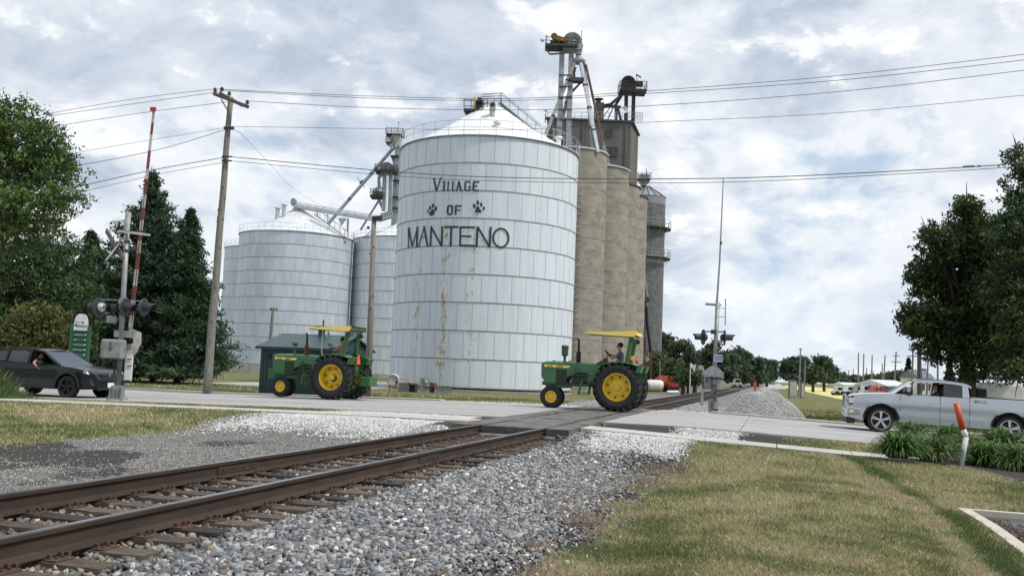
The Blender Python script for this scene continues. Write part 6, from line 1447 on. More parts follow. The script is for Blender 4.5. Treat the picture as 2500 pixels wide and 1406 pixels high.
side = MB().box((-.98, .968, 1.15), (.40, .012, .11)).build('bed_decal_base', silver, T); text('bed_decal', 'Z71', .09, ink, side, (-.82, .976, 1.115), (PI/2, 0, PI), .001, 1.3, bold=.003); text('bed_decal', '4X4', .045, redp, side, (-1.06, .976, 1.115), (PI/2, 0, PI), .001, 1.3, bold=.002)
MB().lathe([(.085, 0), (.095, .006), (.085, .01)], 20, (-1.22, .975, .95), 'Y').build('fuel_door', silver, T)
# the near side of the truck faces the camera at local +y
def flip_check(): pass
PD = person('pickup driver in dark cap behind the open side window', tuple(T.location+Matrix.Rotation(PI-TH, 3, 'Z')@V((.12, .38, .86))), PI-TH, MATS.get('plaid_d') or mat('dark_shirt', (.05, .05, .055), (.02, .02, .02), scale=14, rough=.9), ((.55, .1, .38), (.55, -.12, .38)), knees=False, hat=black)
# --- dark green SUV
hd2 = V((ct, -st, 0)); nf = V((-14.32, 31.6, 0)); org = nf-hd2*1.41+V((st, ct, 0))*.84
T = thing('suv_car', 'dark green SUV with a passenger arm out of the window at left', 'car', (org.x, org.y, zr_at(org.x, org.y)+.003), -TH)
FX, RX = 1.41, -1.41; WR = .365
ztop_ = interp([(-2.32, .95), (-2.2, 1.08), (-1.9, 1.12), (.7, 1.06), (.98, 1.05), (1.6, 1.00), (2.05, .93), (2.25, .84), (2.36, .62)])
zbot = arch(interp([(-2.32, .50), (-2.1, .34), (-1.0, .28), (1.0, .28), (2.0, .30), (2.36, .36)]), (FX, RX), .43, WR+.01)
def yw_s(x_, z_):
    y_ = .945-.05*max(0, z_-.85)-.05*max(0, .5-z_); e = max(0, (x_-1.75)/.6); y_ -= .30*min(1, e)**2.1; e = max(0, (-x_-1.8)/.5); y_ -= .15*min(1, e)**2
    y_ += .022*max(0, 1-abs(abs(x_)-1.41)/.6); y_ -= .025*math.exp(-((z_-.62)/.16)**2)*(1 if abs(x_) < 1 else .2); return y_
xs_ = sorted(set([round(v, 3) for v in linspace(-2.32, 2.36, 50)]+[round(c_+.43*math.cos(PI*k/16), 3) for c_ in (FX, RX) for k in range(17)]))
shell(T, 'body', suvp, xs_, zbot, ztop_, yw_s, 9, .035)
for c_ in (FX, RX):
    for sg in (-1, 1):
        mb = MB()
        for k in range(16):
            a, b = PI*k/16, PI*(k+1)/16; P = lambda t_, r, y_: (c_+r*math.cos(t_), sg*y_, WR+.01+r*math.sin(t_))
            mb.quad(P(a, .43, .955), P(b, .43, .955), P(b, .435, .5), P(a, .435, .5)); mb.quad(P(a, .43, .968), P(b, .43, .968), P(b, .52, .962), P(a, .52, .962)); mb.quad(P(a, .43, .58), P(b, .43, .58), P(b, .02, .58), P(a, .02, .58))
        mb.build('wheel_arch', plast, T); car_wheel(T, c_, sg*.83, WR, .23, .25, 5, black, True, sg)
rt = interp([(-1.95, 1.42), (-1.5, 1.50), (-.6, 1.56), (.0, 1.545), (.22, 1.49)])
shell(T, 'roof', suvp, linspace(-1.95, .24, 18), lambda x_: rt(x_)-.05, rt, lambda x_, z_: .70-.06*max(0, (x_+.2)/.4)**2-.05*max(0, (-x_-1.3)/.6)**2, 2, .045)
for sg in (-1, 1):
    for (a, b, wd_) in (((1.0, .87, 1.05), (.22, .66, 1.49), .07), ((-.12, .925, 1.07), (-.22, .71, 1.52), .11), ((-1.05, .92, 1.09), (-1.12, .69, 1.5), .10), ((-2.1, .80, 1.1), (-1.8, .63, 1.44), .14)): MB().bar((a[0], sg*a[1], a[2]), (b[0], sg*b[1], b[2]), .04, wd_).build('pillar', suvp, T)
    MB().box((.35, sg*1.0, 1.10), (.14, .20, .13)).build('mirror', black, T, bevel=.03)
    for x_ in (-.05, -1.0): MB().box((x_-.12, sg*.955, .90), (.22, .03, .035)).build('door_handle', black, T, bevel=.008)
    MB().prism([(-.95, .30), (.95, .30), (.93, .40), (-.93, .40)], sg*.90, sg*.948).build('sill_trim', plast, T, bevel=.01)
    for x_ in (.85, -.18, -1.06): MB().box((x_, sg*.915, .72), (.010, .03, .62)).build('door_gap', plast, T)
    MB().prism([(2.16, .80), (2.10, .90), (1.72, .93), (1.74, .86)], sg*.60, sg*.90).build('headlight', headl, T, bevel=.01)
    MB().prism([(2.30, .42), (2.22, .64), (1.98, .66), (2.0, .40)], sg*.55, sg*.84).build('bumper_vent', plast, T, bevel=.02)
    MB().bar((-1.7, sg*.62, 1.56), (-.1, sg*.62, 1.62), .03).build('roof_rail', dkst, T)
side_glass(T, 'rear_door_window', [(-.22, 1.10), (-.28, 1.48), (-1.05, 1.48), (-1.03, 1.12)], .925, .50, glass, 1.08)
side_glass(T, 'quarter_window', [(-1.15, 1.13), (-1.18, 1.47), (-1.72, 1.42), (-1.9, 1.16)], .915, .52, glass, 1.08)
MB().quad((1.02, -.78, 1.06), (1.02, .78, 1.06), (.24, .62, 1.50), (.24, -.62, 1.50)).build('windscreen', windg, T)
MB().quad((-2.18, -.72, 1.1), (-2.18, .72, 1.1), (-1.95, .58, 1.42), (-1.95, -.58, 1.42)).build('rear_window', glass, T)
MB().box((-.4, 0, .98), (2.7, 1.5, .16)).build('cabin_floor', blackm, T); MB().box((.75, 0, 1.03), (.4, 1.4, .12)).build('dashboard', blackm, T)
for sg in (-1, 1): MB().box((-.25, sg*.38, 1.20), (.16, .46, .5)).build('front_seat', blackm, T, bevel=.04)
g_ = MB().prism([(-.48, .80), (.48, .80), (.36, .58), (-.36, .58)], 2.28, 2.345, 'X').build('grille', black, T, bevel=.01); MB().lathe([(.0, .02), (.065, .018), (.075, .0), (.06, 0)], 20, (2.335, 0, .76), 'X').build('round_emblem', chrome, g_)
MB().box((2.37, 0, .46), (.02, .32, .16)).build('number_plate', whitem, T); MB().box((2.28, 0, .34), (.16, 1.2, .08)).build('lower_bumper', plast, T, bevel=.02)
sh = T.matrix_basis if False else Matrix.Translation(T.location)@Matrix.Rotation(-TH, 4, 'Z')
pp_ = thing('person', 'passenger resting a bare arm on the open window of the dark SUV', 'person', tuple(sh@V((-.12, -.42, .98))), -TH)
skinned('body', [((0, 0, 0), .15), ((0, 0, .26), .13), ((.0, 0, .36), .05), ((.02, 0, .46), .085), ((0, -.16, .22), .05), ((.12, -.46, .12), .042), ((.30, -.52, .02), .035), ((.38, -.53, -.03), .03)], [(0, 1), (1, 2), (2, 3), (1, 4), (4, 5), (5, 6), (6, 7)], skin, pp_)
skinned('shirt', [((0, 0, -.02), .165), ((0, 0, .25), .145), ((0, -.16, .22), .065), ((.06, -.30, .17), .058)], [(0, 1), (1, 2), (2, 3)], blackm, pp_)
MB().ball((0, 0, .50), .095, 10).build('hair', hairm, pp_, smooth=True)
mb = MB()
for k in range(4): mb.tube([(.38, -.545+k*.016, -.03), (.43, -.545+k*.016, -.05), (.445, -.545+k*.016, -.08)], .008, 5)
mb.tube([(.36, -.50, -.02), (.41, -.49, -.04)], .009, 5); mb.build('fingers', skin, pp_)
# flag behind the SUV
fp = at(-6, 872, 36); T = thing('flag', 'stars and stripes flag waving above the dark SUV roof at the left edge', 'flag', tuple(fp))
FA = lambda u, v: (u*.85, .08*math.sin(u*9), -v*.52-.16*u+.03*math.sin(u*11+1))
for k in range(13):
    mb = MB()
    for j in range(12):
        u0, u1 = (.40 if k < 7 else 0)+((.60 if k < 7 else 1.0))*j/12, (.40 if k < 7 else 0)+((.60 if k < 7 else 1.0))*(j+1)/12
        mb.quad(FA(u0, k/13), FA(u1, k/13), FA(u1, (k+1)/13), FA(u0, (k+1)/13))
    mb.build('stripe', mat('flag_red', (.45, .03, .03), rough=.8) if k % 2 == 0 else mat('flag_white', (.75, .74, .72), rough=.8), T)
mb = MB()
for j in range(6): mb.quad(FA(.4*j/6, 0), FA(.4*(j+1)/6, 0), FA(.4*(j+1)/6, 7/13), FA(.4*j/6, 7/13))
cn_ = mb.build('canton', mat('flag_blue', (.02, .03, .10), rough=.8), T)
for r_ in range(5):
    for c_ in range(6): p = V(FA(.03+.065*c_+(.03 if r_ % 2 else 0), .05+.1*r_)); MB().poly([(p.x+.014*math.cos(PI/2+k*PI/5)*(1 if k % 2 == 0 else .45), p.y-.006, p.z+.014*math.sin(PI/2+k*PI/5)*(1 if k % 2 == 0 else .45)) for k in range(10)]).build('star', MATS['flag_white'], cn_) if .03+.065*c_ < .38 else None
MB().cyl((-.02, 0, -1.0), (-.02, 0, .05), .015).build('flag_staff', dkst, T)

# ------------------------------------------------------------------ trees
def rot_quads(c, u, v):
    return np.stack([c-u-v, c+u-v, c+u+v, c-u+v], 1)
def leaf_mesh(name, pts, size, cols, par, aspect=.6, droop=.0):
    n = len(pts); a = RNG.normal(0, 1, (n, 3)); a[:, 2] -= droop; a /= np.linalg.norm(a, axis=1)[:, None]; b = RNG.normal(0, 1, (n, 3)); b -= (a*b).sum(1)[:, None]*a; b /= np.linalg.norm(b, axis=1)[:, None]
    u = a*(size[:, None]*.5); v = b*(size[:, None]*.5*aspect); vv = rot_quads(pts, u, v)
    vv[:, 0] += v*.7; vv[:, 3] -= v*.7         # pointed at one end
    f = np.arange(n*4).reshape(n, 4); loc_ = np.array(par.location); o = np_mesh(name, (vv.reshape(-1, 3)-loc_), f, leafy, np.repeat(cols, 4, 0), parent=par); return o
def blob_points(blobs, nclump, per, sg, seed=0, hollow=.45):
    """clump centres spread through a set of ellipsoids, leaves gathered round each"""
    w_ = np.array([b[3]*b[4]*b[5] for b in blobs])**.75; w_ /= w_.sum(); ci = RNG.choice(len(blobs), nclump, p=w_)
    B = np.array(blobs)[ci]; d = RNG.normal(0, 1, (nclump, 3)); d /= np.linalg.norm(d, axis=1)[:, None]; r = RNG.uniform(hollow**2, 1, nclump)**.5
    c = B[:, :3]+d*B[:, 3:6]*r[:, None]*RNG.uniform(.88, 1.12, (nclump, 1))
    k = np.repeat(np.arange(nclump), per); p = c[k]+RNG.normal(0, 1, (nclump*per, 3))*np.array([sg, sg, sg*.6]); return c, k, p
def leaf_cols(k, nclump, base, var=.35, light=(.16, .19, .05), lf=.18):
    cc = np.array(base)[None]*RNG.uniform(1-var, 1+var, (nclump, 1)); m_ = RNG.uniform(0, 1, nclump) < lf; cc[m_] = np.array(light)*RNG.uniform(.7, 1.1, (m_.sum(), 1)); return cc[k]*RNG.uniform(.8, 1.2, (len(k), 1))
def limbs(T, base, top, blobs, r, n=3):
    mb = MB(); bs, tp = V(base), V(top); rnd = random.Random(int(base[0]*100))
    mb.tube([bs, bs.lerp(tp, .35)+V((rnd.uniform(-.1, .1), 0, 0)), bs.lerp(tp, .7)+V((rnd.uniform(-.2, .2), 0, 0)), tp], [r*1.25, r, r*.7, r*.25], 10)
    tr = mb.build('trunk', bark, T, world=True, smooth=True)
    for b in blobs:
        c = V(b[:3]); s0 = bs.lerp(tp, rnd.uniform(.35, .75)); md = s0.lerp(c, .55)+V((0, 0, .12*(c-s0).length)); o = MB().tube([s0, md, c, c+(c-md)*.5], [r*.42, r*.3, r*.14, r*.04], 7); 
        for _ in range(n):
            e_ = c+V((rnd.uniform(-1, 1)*b[3], rnd.uniform(-1, 1)*b[4], rnd.uniform(-.4, 1)*b[5]))*.8; o.tube([md.lerp(c, rnd.random()), (md+e_)/2+V((0, 0, .1)), e_], [r*.16, r*.1, r*.03], 5)
        ob = o.build('branch', bark, tr, world=False, smooth=True); ob.data.transform(Matrix.Translation(-V(T.location)))
    return tr
def px_blobs(L, Y, dj=.5):
    out = []
    for (x_, y_, rx, ry) in L: p = at(x_, y_, Y+RNG.uniform(-dj, dj)); k = Y/FPX; out.append((p.x, p.y, p.z, rx*k, max(rx, ry)*k*.95, ry*k))
    return out
def broadleaf(label, Y, base_px, blobs_px, nclump, per, sg, lsize, base, lf=.18, light=(.16, .19, .05), tr=.25, name='broadleaf_tree', group=None, topf=.85, hollow=.45, dj=.8, nb=3, limb=True):
    b = at(base_px, 930, Y); z_ = zf(b.x, b.y); T = thing(name, label, 'tree', (b.x, b.y, z_), group=group); bl = px_blobs(blobs_px, Y, dj)
    top = max(q_[2] for q_ in bl); 
    if limb: limbs(T, (b.x, b.y, z_-.2), (b.x+(np.mean([q_[0] for q_ in bl])-b.x)*.5, b.y, z_+(top-z_)*topf), bl, tr, nb)
    else: MB().cyl((b.x, b.y, z_-.2), (b.x, b.y, z_+(top-z_)*.8), tr, tr*.4, n=7).build('trunk', bark, T, world=True)
    c, k, p = blob_points(bl, nclump, per, sg, hollow=hollow); leaf_mesh('crown', p, RNG.uniform(.7, 1.3, len(p))*lsize, leaf_cols(k, nclump, tuple(c*1.45 for c in base), lf=lf, light=tuple(c*1.35 for c in light)), T, .55, .3); return T
G1 = (.040, .075, .020); G2 = (.028, .055, .020); G3 = (.022, .042, .016)
broadleaf('tall airy leafy tree leaning in at the upper left edge', 41, -55, [(10, 300, 95, 70), (95, 330, 80, 55), (20, 400, 120, 75), (120, 420, 85, 55), (160, 490, 60, 40), (60, 490, 95, 55), (-70, 350, 110, 110), (-80, 500, 120, 110), (30, 570, 80, 50), (135, 380, 60, 40), (110, 540, 55, 35)], 1650, 19, .16, .14, G1, .3, (.11, .16, .04), .30, hollow=.25, dj=2.4)
broadleaf('dark rounded tree behind the directory sign at left', 52, 60, [(60, 660, 110, 110), (150, 650, 85, 90), (190, 760, 60, 100), (90, 800, 120, 100), (0, 740, 120, 150), (-60, 820, 100, 120), (160, 850, 90, 60), (40, 880, 110, 50)], 2500, 15, .21, .19, G2, .16, (.09, .12, .03), .28, hollow=.35, dj=2)
broadleaf('olive green shrub behind the dark SUV at the far left', 48, 110, [(100, 810, 80, 70), (30, 840, 70, 60), (150, 850, 50, 50), (60, 790, 50, 45)], 900, 13, .2, .16, (.055, .070, .022), .35, (.13, .13, .04), .12, name='shrub', hollow=.4)

def spruce(label, Y, bx, top, halfw, base_y, nlev=34, col=(.034, .064, .034), gap=.08, per=15):
    b = at(bx, 930, Y); z_ = zf(b.x, b.y); tp = at(top[0], top[1], Y); Hh = tp.z-z_; Rm = halfw*Y/FPX; T = thing('spruce_tree', label, 'tree', (b.x, b.y, z_), group='dark spruces on the lawn')
    MB().tube([(0, 0, -.2), (0, 0, Hh*.4), (tp.x-b.x, 0, Hh)], [.24, .16, .02], 9).build('trunk', bark, T)
    P_, S_, C_ = [], [], []; bm_ = MB(); rnd = np.random.default_rng(int(bx))
    for L in range(nlev):
        f = gap+(1-gap)*(L/nlev)**.95; zc = Hh*f; rl = Rm*1.38*(1-f)**.80*(.78+.34*rnd.random()); nb_ = int(7+9*(1-f))
        for k in range(nb_):
            a = 2*PI*(k+rnd.random())/nb_; ln = rl*(.45+.70*rnd.random()); cx = (tp.x-b.x)*f
            steps = max(4, int(ln/.16)); u = (np.arange(steps)+.5)/steps; zz_ = zc-.22*ln*u+.30*ln*u**2.4; X_ = cx+np.cos(a)*ln*u; Y_ = np.sin(a)*ln*u
            if k % 2 == 0: bm_.tube([(cx, 0, zc), (cx+math.cos(a)*ln*.6, math.sin(a)*ln*.6, zc-.10*ln), (cx+math.cos(a)*ln*.95, math.sin(a)*ln*.95, zc+.03*ln)], [.035, .02, .006], 4)
            shade_ = RNG.uniform(.7, 1.35)
            for X1, Y1, Z1, u1 in zip(X_, Y_, zz_, u):
                m_ = int(per*(.7+.5*u1) if u1 < .92 else per*.6); w1 = .34*ln*(1-u1*.62)+.07
                off = rnd.normal(0, 1, (m_, 3))*np.array([w1*.5, w1*.5, .085]); off[:, 2] -= np.abs(rnd.normal(0, .14, m_)); P_.append(np.array([X1, Y1, Z1])+off); C_.append(np.full(m_, shade_))
    p = np.concatenate(P_); c = np.concatenate(C_); n = len(p); cols = np.array(col)[None]*(c*RNG.uniform(.7, 1.4, n))[:, None]
    tag(bm_.build('branches', bark, T), kind='stuff')
    a = RNG.normal(0, 1, (n, 3)); a[:, 2] -= .5; a /= np.linalg.norm(a, axis=1)[:, None]; bb = np.cross(a, RNG.normal(0, 1, (n, 3))); bb /= np.linalg.norm(bb, axis=1)[:, None]
    u = a*RNG.uniform(.12, .24, (n, 1)); v = bb*.05; vv = rot_quads(p, u, v); vv[:, 0] += v*.8; vv[:, 3] -= v*.8; np_mesh('crown', vv.reshape(-1, 3), np.arange(n*4).reshape(n, 4), leafy, np.repeat(cols, 4, 0), parent=T); return T
spruce('tallest dark spruce behind the raised gate arm', 62, 372, (374, 412), 170, 900, 33, per=11)
spruce('dark spruce with bare lower trunk just left of the utility pole', 60, 432, (468, 503), 108, 905, 30, (.036, .070, .034), .085, 12)
spruce('small dark spruce between the leafy tree and the gate signal', 66, 250, (222, 556), 115, 900, 24, (.020, .042, .024), .04, 12)

DK = (.026, .048, .018)
broadleaf('dark leafy tree standing behind the silver pickup', 46, 2372, [(2355, 540, 45, 60), (2300, 590, 55, 50), (2270, 680, 65, 60), (2255, 780, 65, 50), (2350, 650, 90, 90), (2340, 770, 95, 80), (2410, 600, 60, 80), (2430, 740, 80, 100), (2300, 850, 60, 45), (2400, 860, 80, 70), (2360, 500, 22, 28), (2230, 790, 35, 28), (2270, 575, 22, 18), (2440, 880, 60, 50)], 2900, 15, .16, .17, DK, .22, (.085, .12, .03), .27, hollow=.35, dj=1.6)
broadleaf('taller dark leafy tree at the right edge of the view', 40, 2560, [(2490, 400, 35, 45), (2520, 470, 70, 80), (2500, 570, 85, 90), (2480, 690, 80, 90), (2530, 800, 100, 90), (2480, 850, 70, 60), (2600, 600, 110, 180), (2600, 800, 110, 120), (2466, 545, 30, 30), (2484, 370, 20, 20), (2490, 905, 60, 35)], 2500, 15, .15, .16, DK, .22, (.085, .12, .03), .27, hollow=.35, dj=1.6)

def far_tree(label, Y, bx, top, hw, by_=None, n=260, col=(.040, .062, .042), lf=.2, light=(.09, .12, .055), group='trees lining the railroad in the distance', name='broadleaf_tree', rows=None):  # default leaf colour lightened and blued to paint in distance haze
    L = []; h_ = (930-top); rnd = random.Random(int(bx*7+top))
    if rows: L = rows
    else:
        for k in range(9):
            f = k/8; y_ = top+h_*(.12+.80*f); w2 = hw*math.sin(PI*min(1, .25+.45*f)); L.append((bx+rnd.uniform(-.75, .75)*w2, y_, hw*.42*(.7+.5*rnd.random()), h_*.17*(.8+.4*rnd.random())))
        L.append((bx+rnd.uniform(-.2, .2)*hw, top+h_*.10, hw*.30, h_*.10)); L.append((bx, top+h_*.5, hw*.75, h_*.30)); L.append((bx-hw*.4, top+h_*.82, hw*.5, h_*.15)); L.append((bx+hw*.4, top+h_*.82, hw*.5, h_*.15))
    k = Y/FPX; return broadleaf(label, Y, bx, L, n, 9, max(.35, 4.2*k), 8.5*k, col, lf, light, .2+Y*.0008, name, group, hollow=.25, dj=2*k*8, nb=1, limb=False)
far_tree('tall dark tree just right of the banded silo', 165, 1612, 812, 42, n=520)
far_tree('open crowned tree with sky showing through its limbs', 160, 1662, 828, 46, n=330, rows=[(1650, 850, 17, 14), (1672, 846, 18, 13), (1640, 868, 18, 12), (1690, 868, 22, 13), (1662, 880, 14, 12), (1680, 890, 20, 14), (1632, 890, 16, 14), (1660, 905, 26, 14), (1690, 900, 12, 14)])
far_tree('light green willow-like tree beside the silo legs', 130, 1606, 862, 28, n=260, col=(.06, .09, .03), lf=.4)
far_tree('rounded green tree in front of the open crowned tree', 125, 1642, 880, 26, n=240, col=(.05, .08, .03), lf=.3)
far_tree('broad dark tree behind the right signal mast', 200, 1752, 832, 52, n=620)
far_tree('dark tree right of the signal mast top', 230, 1800, 850, 34, n=360)
far_tree('dark tree in the middle of the left treeline', 250, 1836, 866, 34, n=360)
far_tree('last tall tree of the left treeline before the gap', 300, 1872, 880, 26, n=280)
far_tree('low bushy tree at the foot of the left treeline', 210, 1800, 893, 40, n=320, col=(.035, .06, .03))
far_tree('low green tree left of the gap where the track vanishes', 260, 1850, 900, 36, n=300, col=(.035, .06, .03))
far_tree('tree behind the grey roofed house', 215, 1712, 868, 24, n=220)
far_tree('broad dark tree right of the vanishing track', 230, 1942, 874, 40, n=520)
far_tree('dark tree with bare trunk right of the tall thin pole', 215, 2012, 872, 42, n=560)
far_tree('lighter green tree between the two dark ones', 190, 1985, 895, 26, n=240, col=(.045, .06, .03))
for i, (bx, tp_, hw_) in enumerate(((2050, 915, 26), (2090, 921, 24), (2128, 920, 26), (2165, 914, 28), (2200, 908, 30), (2240, 905, 26))):
    far_tree(('hazy low tree left of the distant pole row', 'hazy low tree under the twin distant poles', 'hazy low tree right of the twin distant poles', 'mid-distance tree behind the flat roofed shed', 'mid-distance tree beside the distant spruce', 'tree behind the white gabled house')[i], 330-i*22, bx, tp_, hw_, n=170, col=(.04, .06, .045), group='low trees on the right horizon')  # haze on these horizon trees is tinted into the leaf colour
def far_spruce(label, Y, bx, top, hw):
    b = at(bx, 930, Y); z_ = zf(b.x, b.y); tp = at(bx, top, Y); Hh = tp.z-z_; Rm = hw*Y/FPX; T = thing('spruce_tree', label, 'tree', (b.x, b.y, z_)); n = 2600
    f = RNG.uniform(.08, 1, n)**1.1; a = RNG.uniform(0, 2*PI, n); r = Rm*(1-f)*(.75+.35*np.sin(f*45))*RNG.uniform(.3, 1, n)**.5; p = np.stack([b.x+np.cos(a)*r, b.y+np.sin(a)*r, z_+f*Hh], -1)
    MB().cyl((0, 0, 0), (0, 0, Hh*.95), .2, .03, n=7).build('trunk', bark, T); leaf_mesh('crown', p, RNG.uniform(.35, .8, n)*Y/150, np.array([(.022, .042, .028)])*RNG.uniform(.6, 1.4, (n, 1)), T, .4, .8)
far_spruce('distant spruce poking up above the pickup windscreen', 170, 2218, 876, 24)
far_spruce('dark spruce under the leafy tree, right of the wide dark pole', 110, 2318, 880, 30); far_spruce('second dark spruce half hidden under the leafy tree', 112, 2350, 890, 30)
for i, (bx, w_) in enumerate(((1668, 9), (1682, 8), (1697, 9))):
    far_tree(('leftmost small round bush by the red truck', 'middle small bush below the grey roofed house', 'rightmost small bush left of the signal mast')[i], 98, bx, 908, w_, n=90, col=(.035, .065, .025), group='three small bushes in a row', name='small_bush')

# ------------------------------------------------------------------ distant buildings, poles and vehicles
def house(label, Y, x0, x1, ye, yr, wallm, roofm, rz=0.0, d=7, nwin=3, base_y=None, group=None, name='house'):
    a, b = at(x0, ye, Y), at(x1, ye, Y); w_ = b.x-a.x; zg = zf(a.x, Y); h = a.z-zg; rz_ = at((x0+x1)/2, yr, Y).z-zg
    T = thing(name, label, 'house' if name == 'house' else 'building', (a.x, Y, zg), rz, group)
    MB().box((w_/2, d/2, h/2), (w_, d, h)).build('wall', wallm, T); e = .35
    rf = MB().prism([(-e, h-.1), (d+e, h-.1), (d/2, rz_)], -e, w_+e, 'X').build('roof', roofm, T)
    for k in range(nwin):
        xw = w_*(k+.5)/nwin; fo = MB().box((xw, -.03, h*.55), (min(1.2, w_/nwin*.5), .06, h*.36)).build('window', whitem, T); MB().box((xw, -.07, h*.55), (min(1.0, w_/nwin*.42), .03, h*.30)).build('pane', glass, fo)
    return T
bluer = mat('blue_grey_shingles', (.15, .17, .20), (.11, .13, .155), scale=2, rough=.8)
house('grey gabled house behind the small bushes', 165, 1662, 1722, 915, 890, mat('beige_siding', (.42, .40, .36), (.38, .36, .33), scale=1, rough=.8), bluer, d=9, nwin=4)
house('low white house with porch behind the red truck', 150, 1594, 1618, 921, 911, whitem, bluer, d=7, nwin=2)
house('grey shed with bright white metal roof left of the pickup windscreen', 140, 2172, 2226, 941, 928, mat('grey_metal_siding', (.22, .25, .26), (.18, .2, .21), scale=2, rough=.7), roofg, d=14, nwin=2, name='storage_shed')
house('white gabled house beyond the pickup roof', 160, 2246, 2278, 921, 903, whitem, bluer, d=8, nwin=2)
house('long low white building under the distant poles', 240, 2062, 2110, 938, 934, whitem, roofg, d=8, nwin=6, name='low_building')
def far_vehicle(label, Y, x0, x1, y0, bm_, cab, cat='truck', boxm=None, name='parked_truck', group=None):
    a, b = at(x0, y0, Y), at(x1, y0, Y); L = b.x-a.x; zg = zf(a.x, Y); h = max(.9, a.z-zg); T = thing(name, label, cat, (a.x, Y, zg), 0, group)
    MB().prism([(0, .35), (L, .35), (L, h*.55), (L*.92, h*.58), (L*cab[1], h), (L*cab[0], h), (L*max(0, cab[0]-.12), h*.58), (0, h*.55)], 0, 1.8, 'Y').build('body', bm_, T, bevel=.05)
    MB().prism([(L*(cab[0]+.01), h*.93), (L*(cab[1]-.01), h*.93), (L*(cab[1]+.06), h*.62), (L*(cab[0]-.05), h*.62)], -.02, 1.82, 'Y').build('windows', glass, T)
    if boxm: MB().box((L*boxm[0], .9, h*.75), (L*boxm[1], 1.9, h*.8)).build('load_box', boxm[2], T)
    for x_ in (.2, .8):
        for y_ in (-.02, 1.82): MB().cyl((L*x_, y_-.1, .36), (L*x_, y_+.1, .36), .36, n=16).build('wheel', rubber, T)
far_vehicle('orange box truck parked beyond the silo legs', 112, 1604, 1632, 921, orange, (.05, .3), boxm=(.62, .7, mat('faded_orange_paint', (.55, .12, .04), rough=.6)))
far_vehicle('red truck cab parked right of the orange truck', 110, 1634, 1656, 918, mat('red_vehicle_paint', (.50, .03, .03), rough=.4), (.35, .8))
tk = thing('storage_tank', 'white round tank lying beside the orange truck', 'tank', (at(1598, 930, 105).x, 105, zf(at(1598, 930, 105).x, 105)+.1)); MB().lathe([(0, -1), (.5, -.9), (.62, -.5), (.62, .5), (.5, .9), (0, 1)], 16, (0, 0, .65), 'X').build('shell', whitem, tk); MB().box((0, 0, .1), (1.2, .6, .2)).build('cradle', dkst, tk)
a, b = at(1629, 940, 102), at(1658, 934, 102); pl_ = thing('pipe', 'long white pipe lying in the grass below the red truck', 'pipe', (a.x, 102, zf(a.x, 102)+.15)); MB().cyl((0, 0, 0), (b.x-a.x, .6, .05), .14, n=12).build('pipe_body', whitep, pl_)
carr = MATS['red_vehicle_paint']
for i, (x0, x1, y0, Y, mt_, lb) in enumerate(((2040, 2062, 943, 150, whitem, 'leftmost small white car on the far lot'), (2066, 2086, 942, 150, whitem, 'second small white car on the far lot'), (2090, 2104, 942, 148, agedw, 'small pale car between the white cars and the van'),
        (2106, 2124, 940, 146, whitem, 'white van at the right end of the far lot'), (2128, 2160, 941, 140, carr, 'red car seen over the pickup hood'), (1790, 1812, 924, 190, agedw, 'pale vehicle parked under the left treeline'))):
    far_vehicle(lb, Y, x0, x1, y0, mt_, (.3, .75), 'car', name='parked_car', group='cars parked on the far lot')
cone = at(2141, 950, 139); T = thing('tent_canopy', 'small red pointed tent roof above the red car', 'tent', (cone.x, 139, zf(cone.x, 139))); MB().lathe([(.45, 1.5), (0, 2.1)], 4, (0, 0, 0)).build('canopy', mat('faded_red_fabric', (.45, .12, .10), rough=.8), T)
for sx_, sy_ in ((-.3, -.3), (.3, -.3), (.3, .3), (-.3, .3)): MB().cyl((sx_, sy_, 0), (sx_, sy_, 1.55), .03, n=6).build('tent_pole', steel, T)
def far_pole(label, Y, x0, x1, yt_, mt_=None, arms=(), r=.14, group='distant utility poles at right', lean=None):
    b = at(x1, 935, Y); t_ = at(x0, yt_, Y); zg = zf(b.x, b.y); T = thing('utility_pole', label, 'utility pole', (b.x, b.y, zg), group=group)
    MB().cyl((b.x, b.y, zg-.2), t_, r*1.2, r*.8, n=8).build('pole', mt_ or wood, T, world=True)
    for (ya, hw_) in arms: MB().bar(at(x0-hw_, ya, Y), at(x0+hw_, ya+.4, Y), .12).build('crossarm', mt_ or wood, T, world=True)
FP = [(2096, 2095, 861, 200, (), 'left pole of the tall twin poles'), (2109, 2107, 863, 200, (), 'right pole of the tall twin poles'), (2129.5, 2127, 867, 190, ((905, 5),), 'single tall pole right of the twin poles'), (2154, 2154, 887, 230, (), 'shorter pole close left of a leaning pole'),
      (2161, 2156, 867, 180, (), 'leaning tall pole left of the double-armed pole'), (2188, 2182, 858, 150, ((868, 9), (883, 12)), 'pole with two curved crossarms above the white roofed shed'), (2229.5, 2226, 838, 120, ((853, 13), (869, 15)), 'tallest pole with two wide crossarms'),
      (2051.5, 2051, 906, 420, (), 'first of the faint short poles on the horizon'), (2061, 2060.5, 905, 400, (), 'second of the faint short poles on the horizon'), (2072, 2071, 903, 380, (), 'third of the faint short poles on the horizon'), (2083.5, 2083, 900, 360, (), 'fourth of the faint short poles on the horizon'),
      (2116, 2115.5, 896, 300, (), 'faint pole between the twin poles and the single pole'), (2266, 2262, 872, 130, ((880, 12),), 'pole with single arm seen left of the dark spruces'), (2289, 2290, 868, 125, ((873, 8),), 'thin pole half hidden by the leafy tree')]
for x0, x1, yt_, Y, arms, lb in FP: far_pole(lb, Y, x0, x1, yt_, None, arms, .09+Y*.0003)
far_pole('thick dark pole rising behind the pickup roof', 75, 2244, 2246, 844, dkwood, ((856, 4),), .19, None)
far_pole('tall thin pole with antenna forks right of the vanishing track', 120, 1954.5, 1950.5, 850, agedg, ((852, 4),), .10, None)
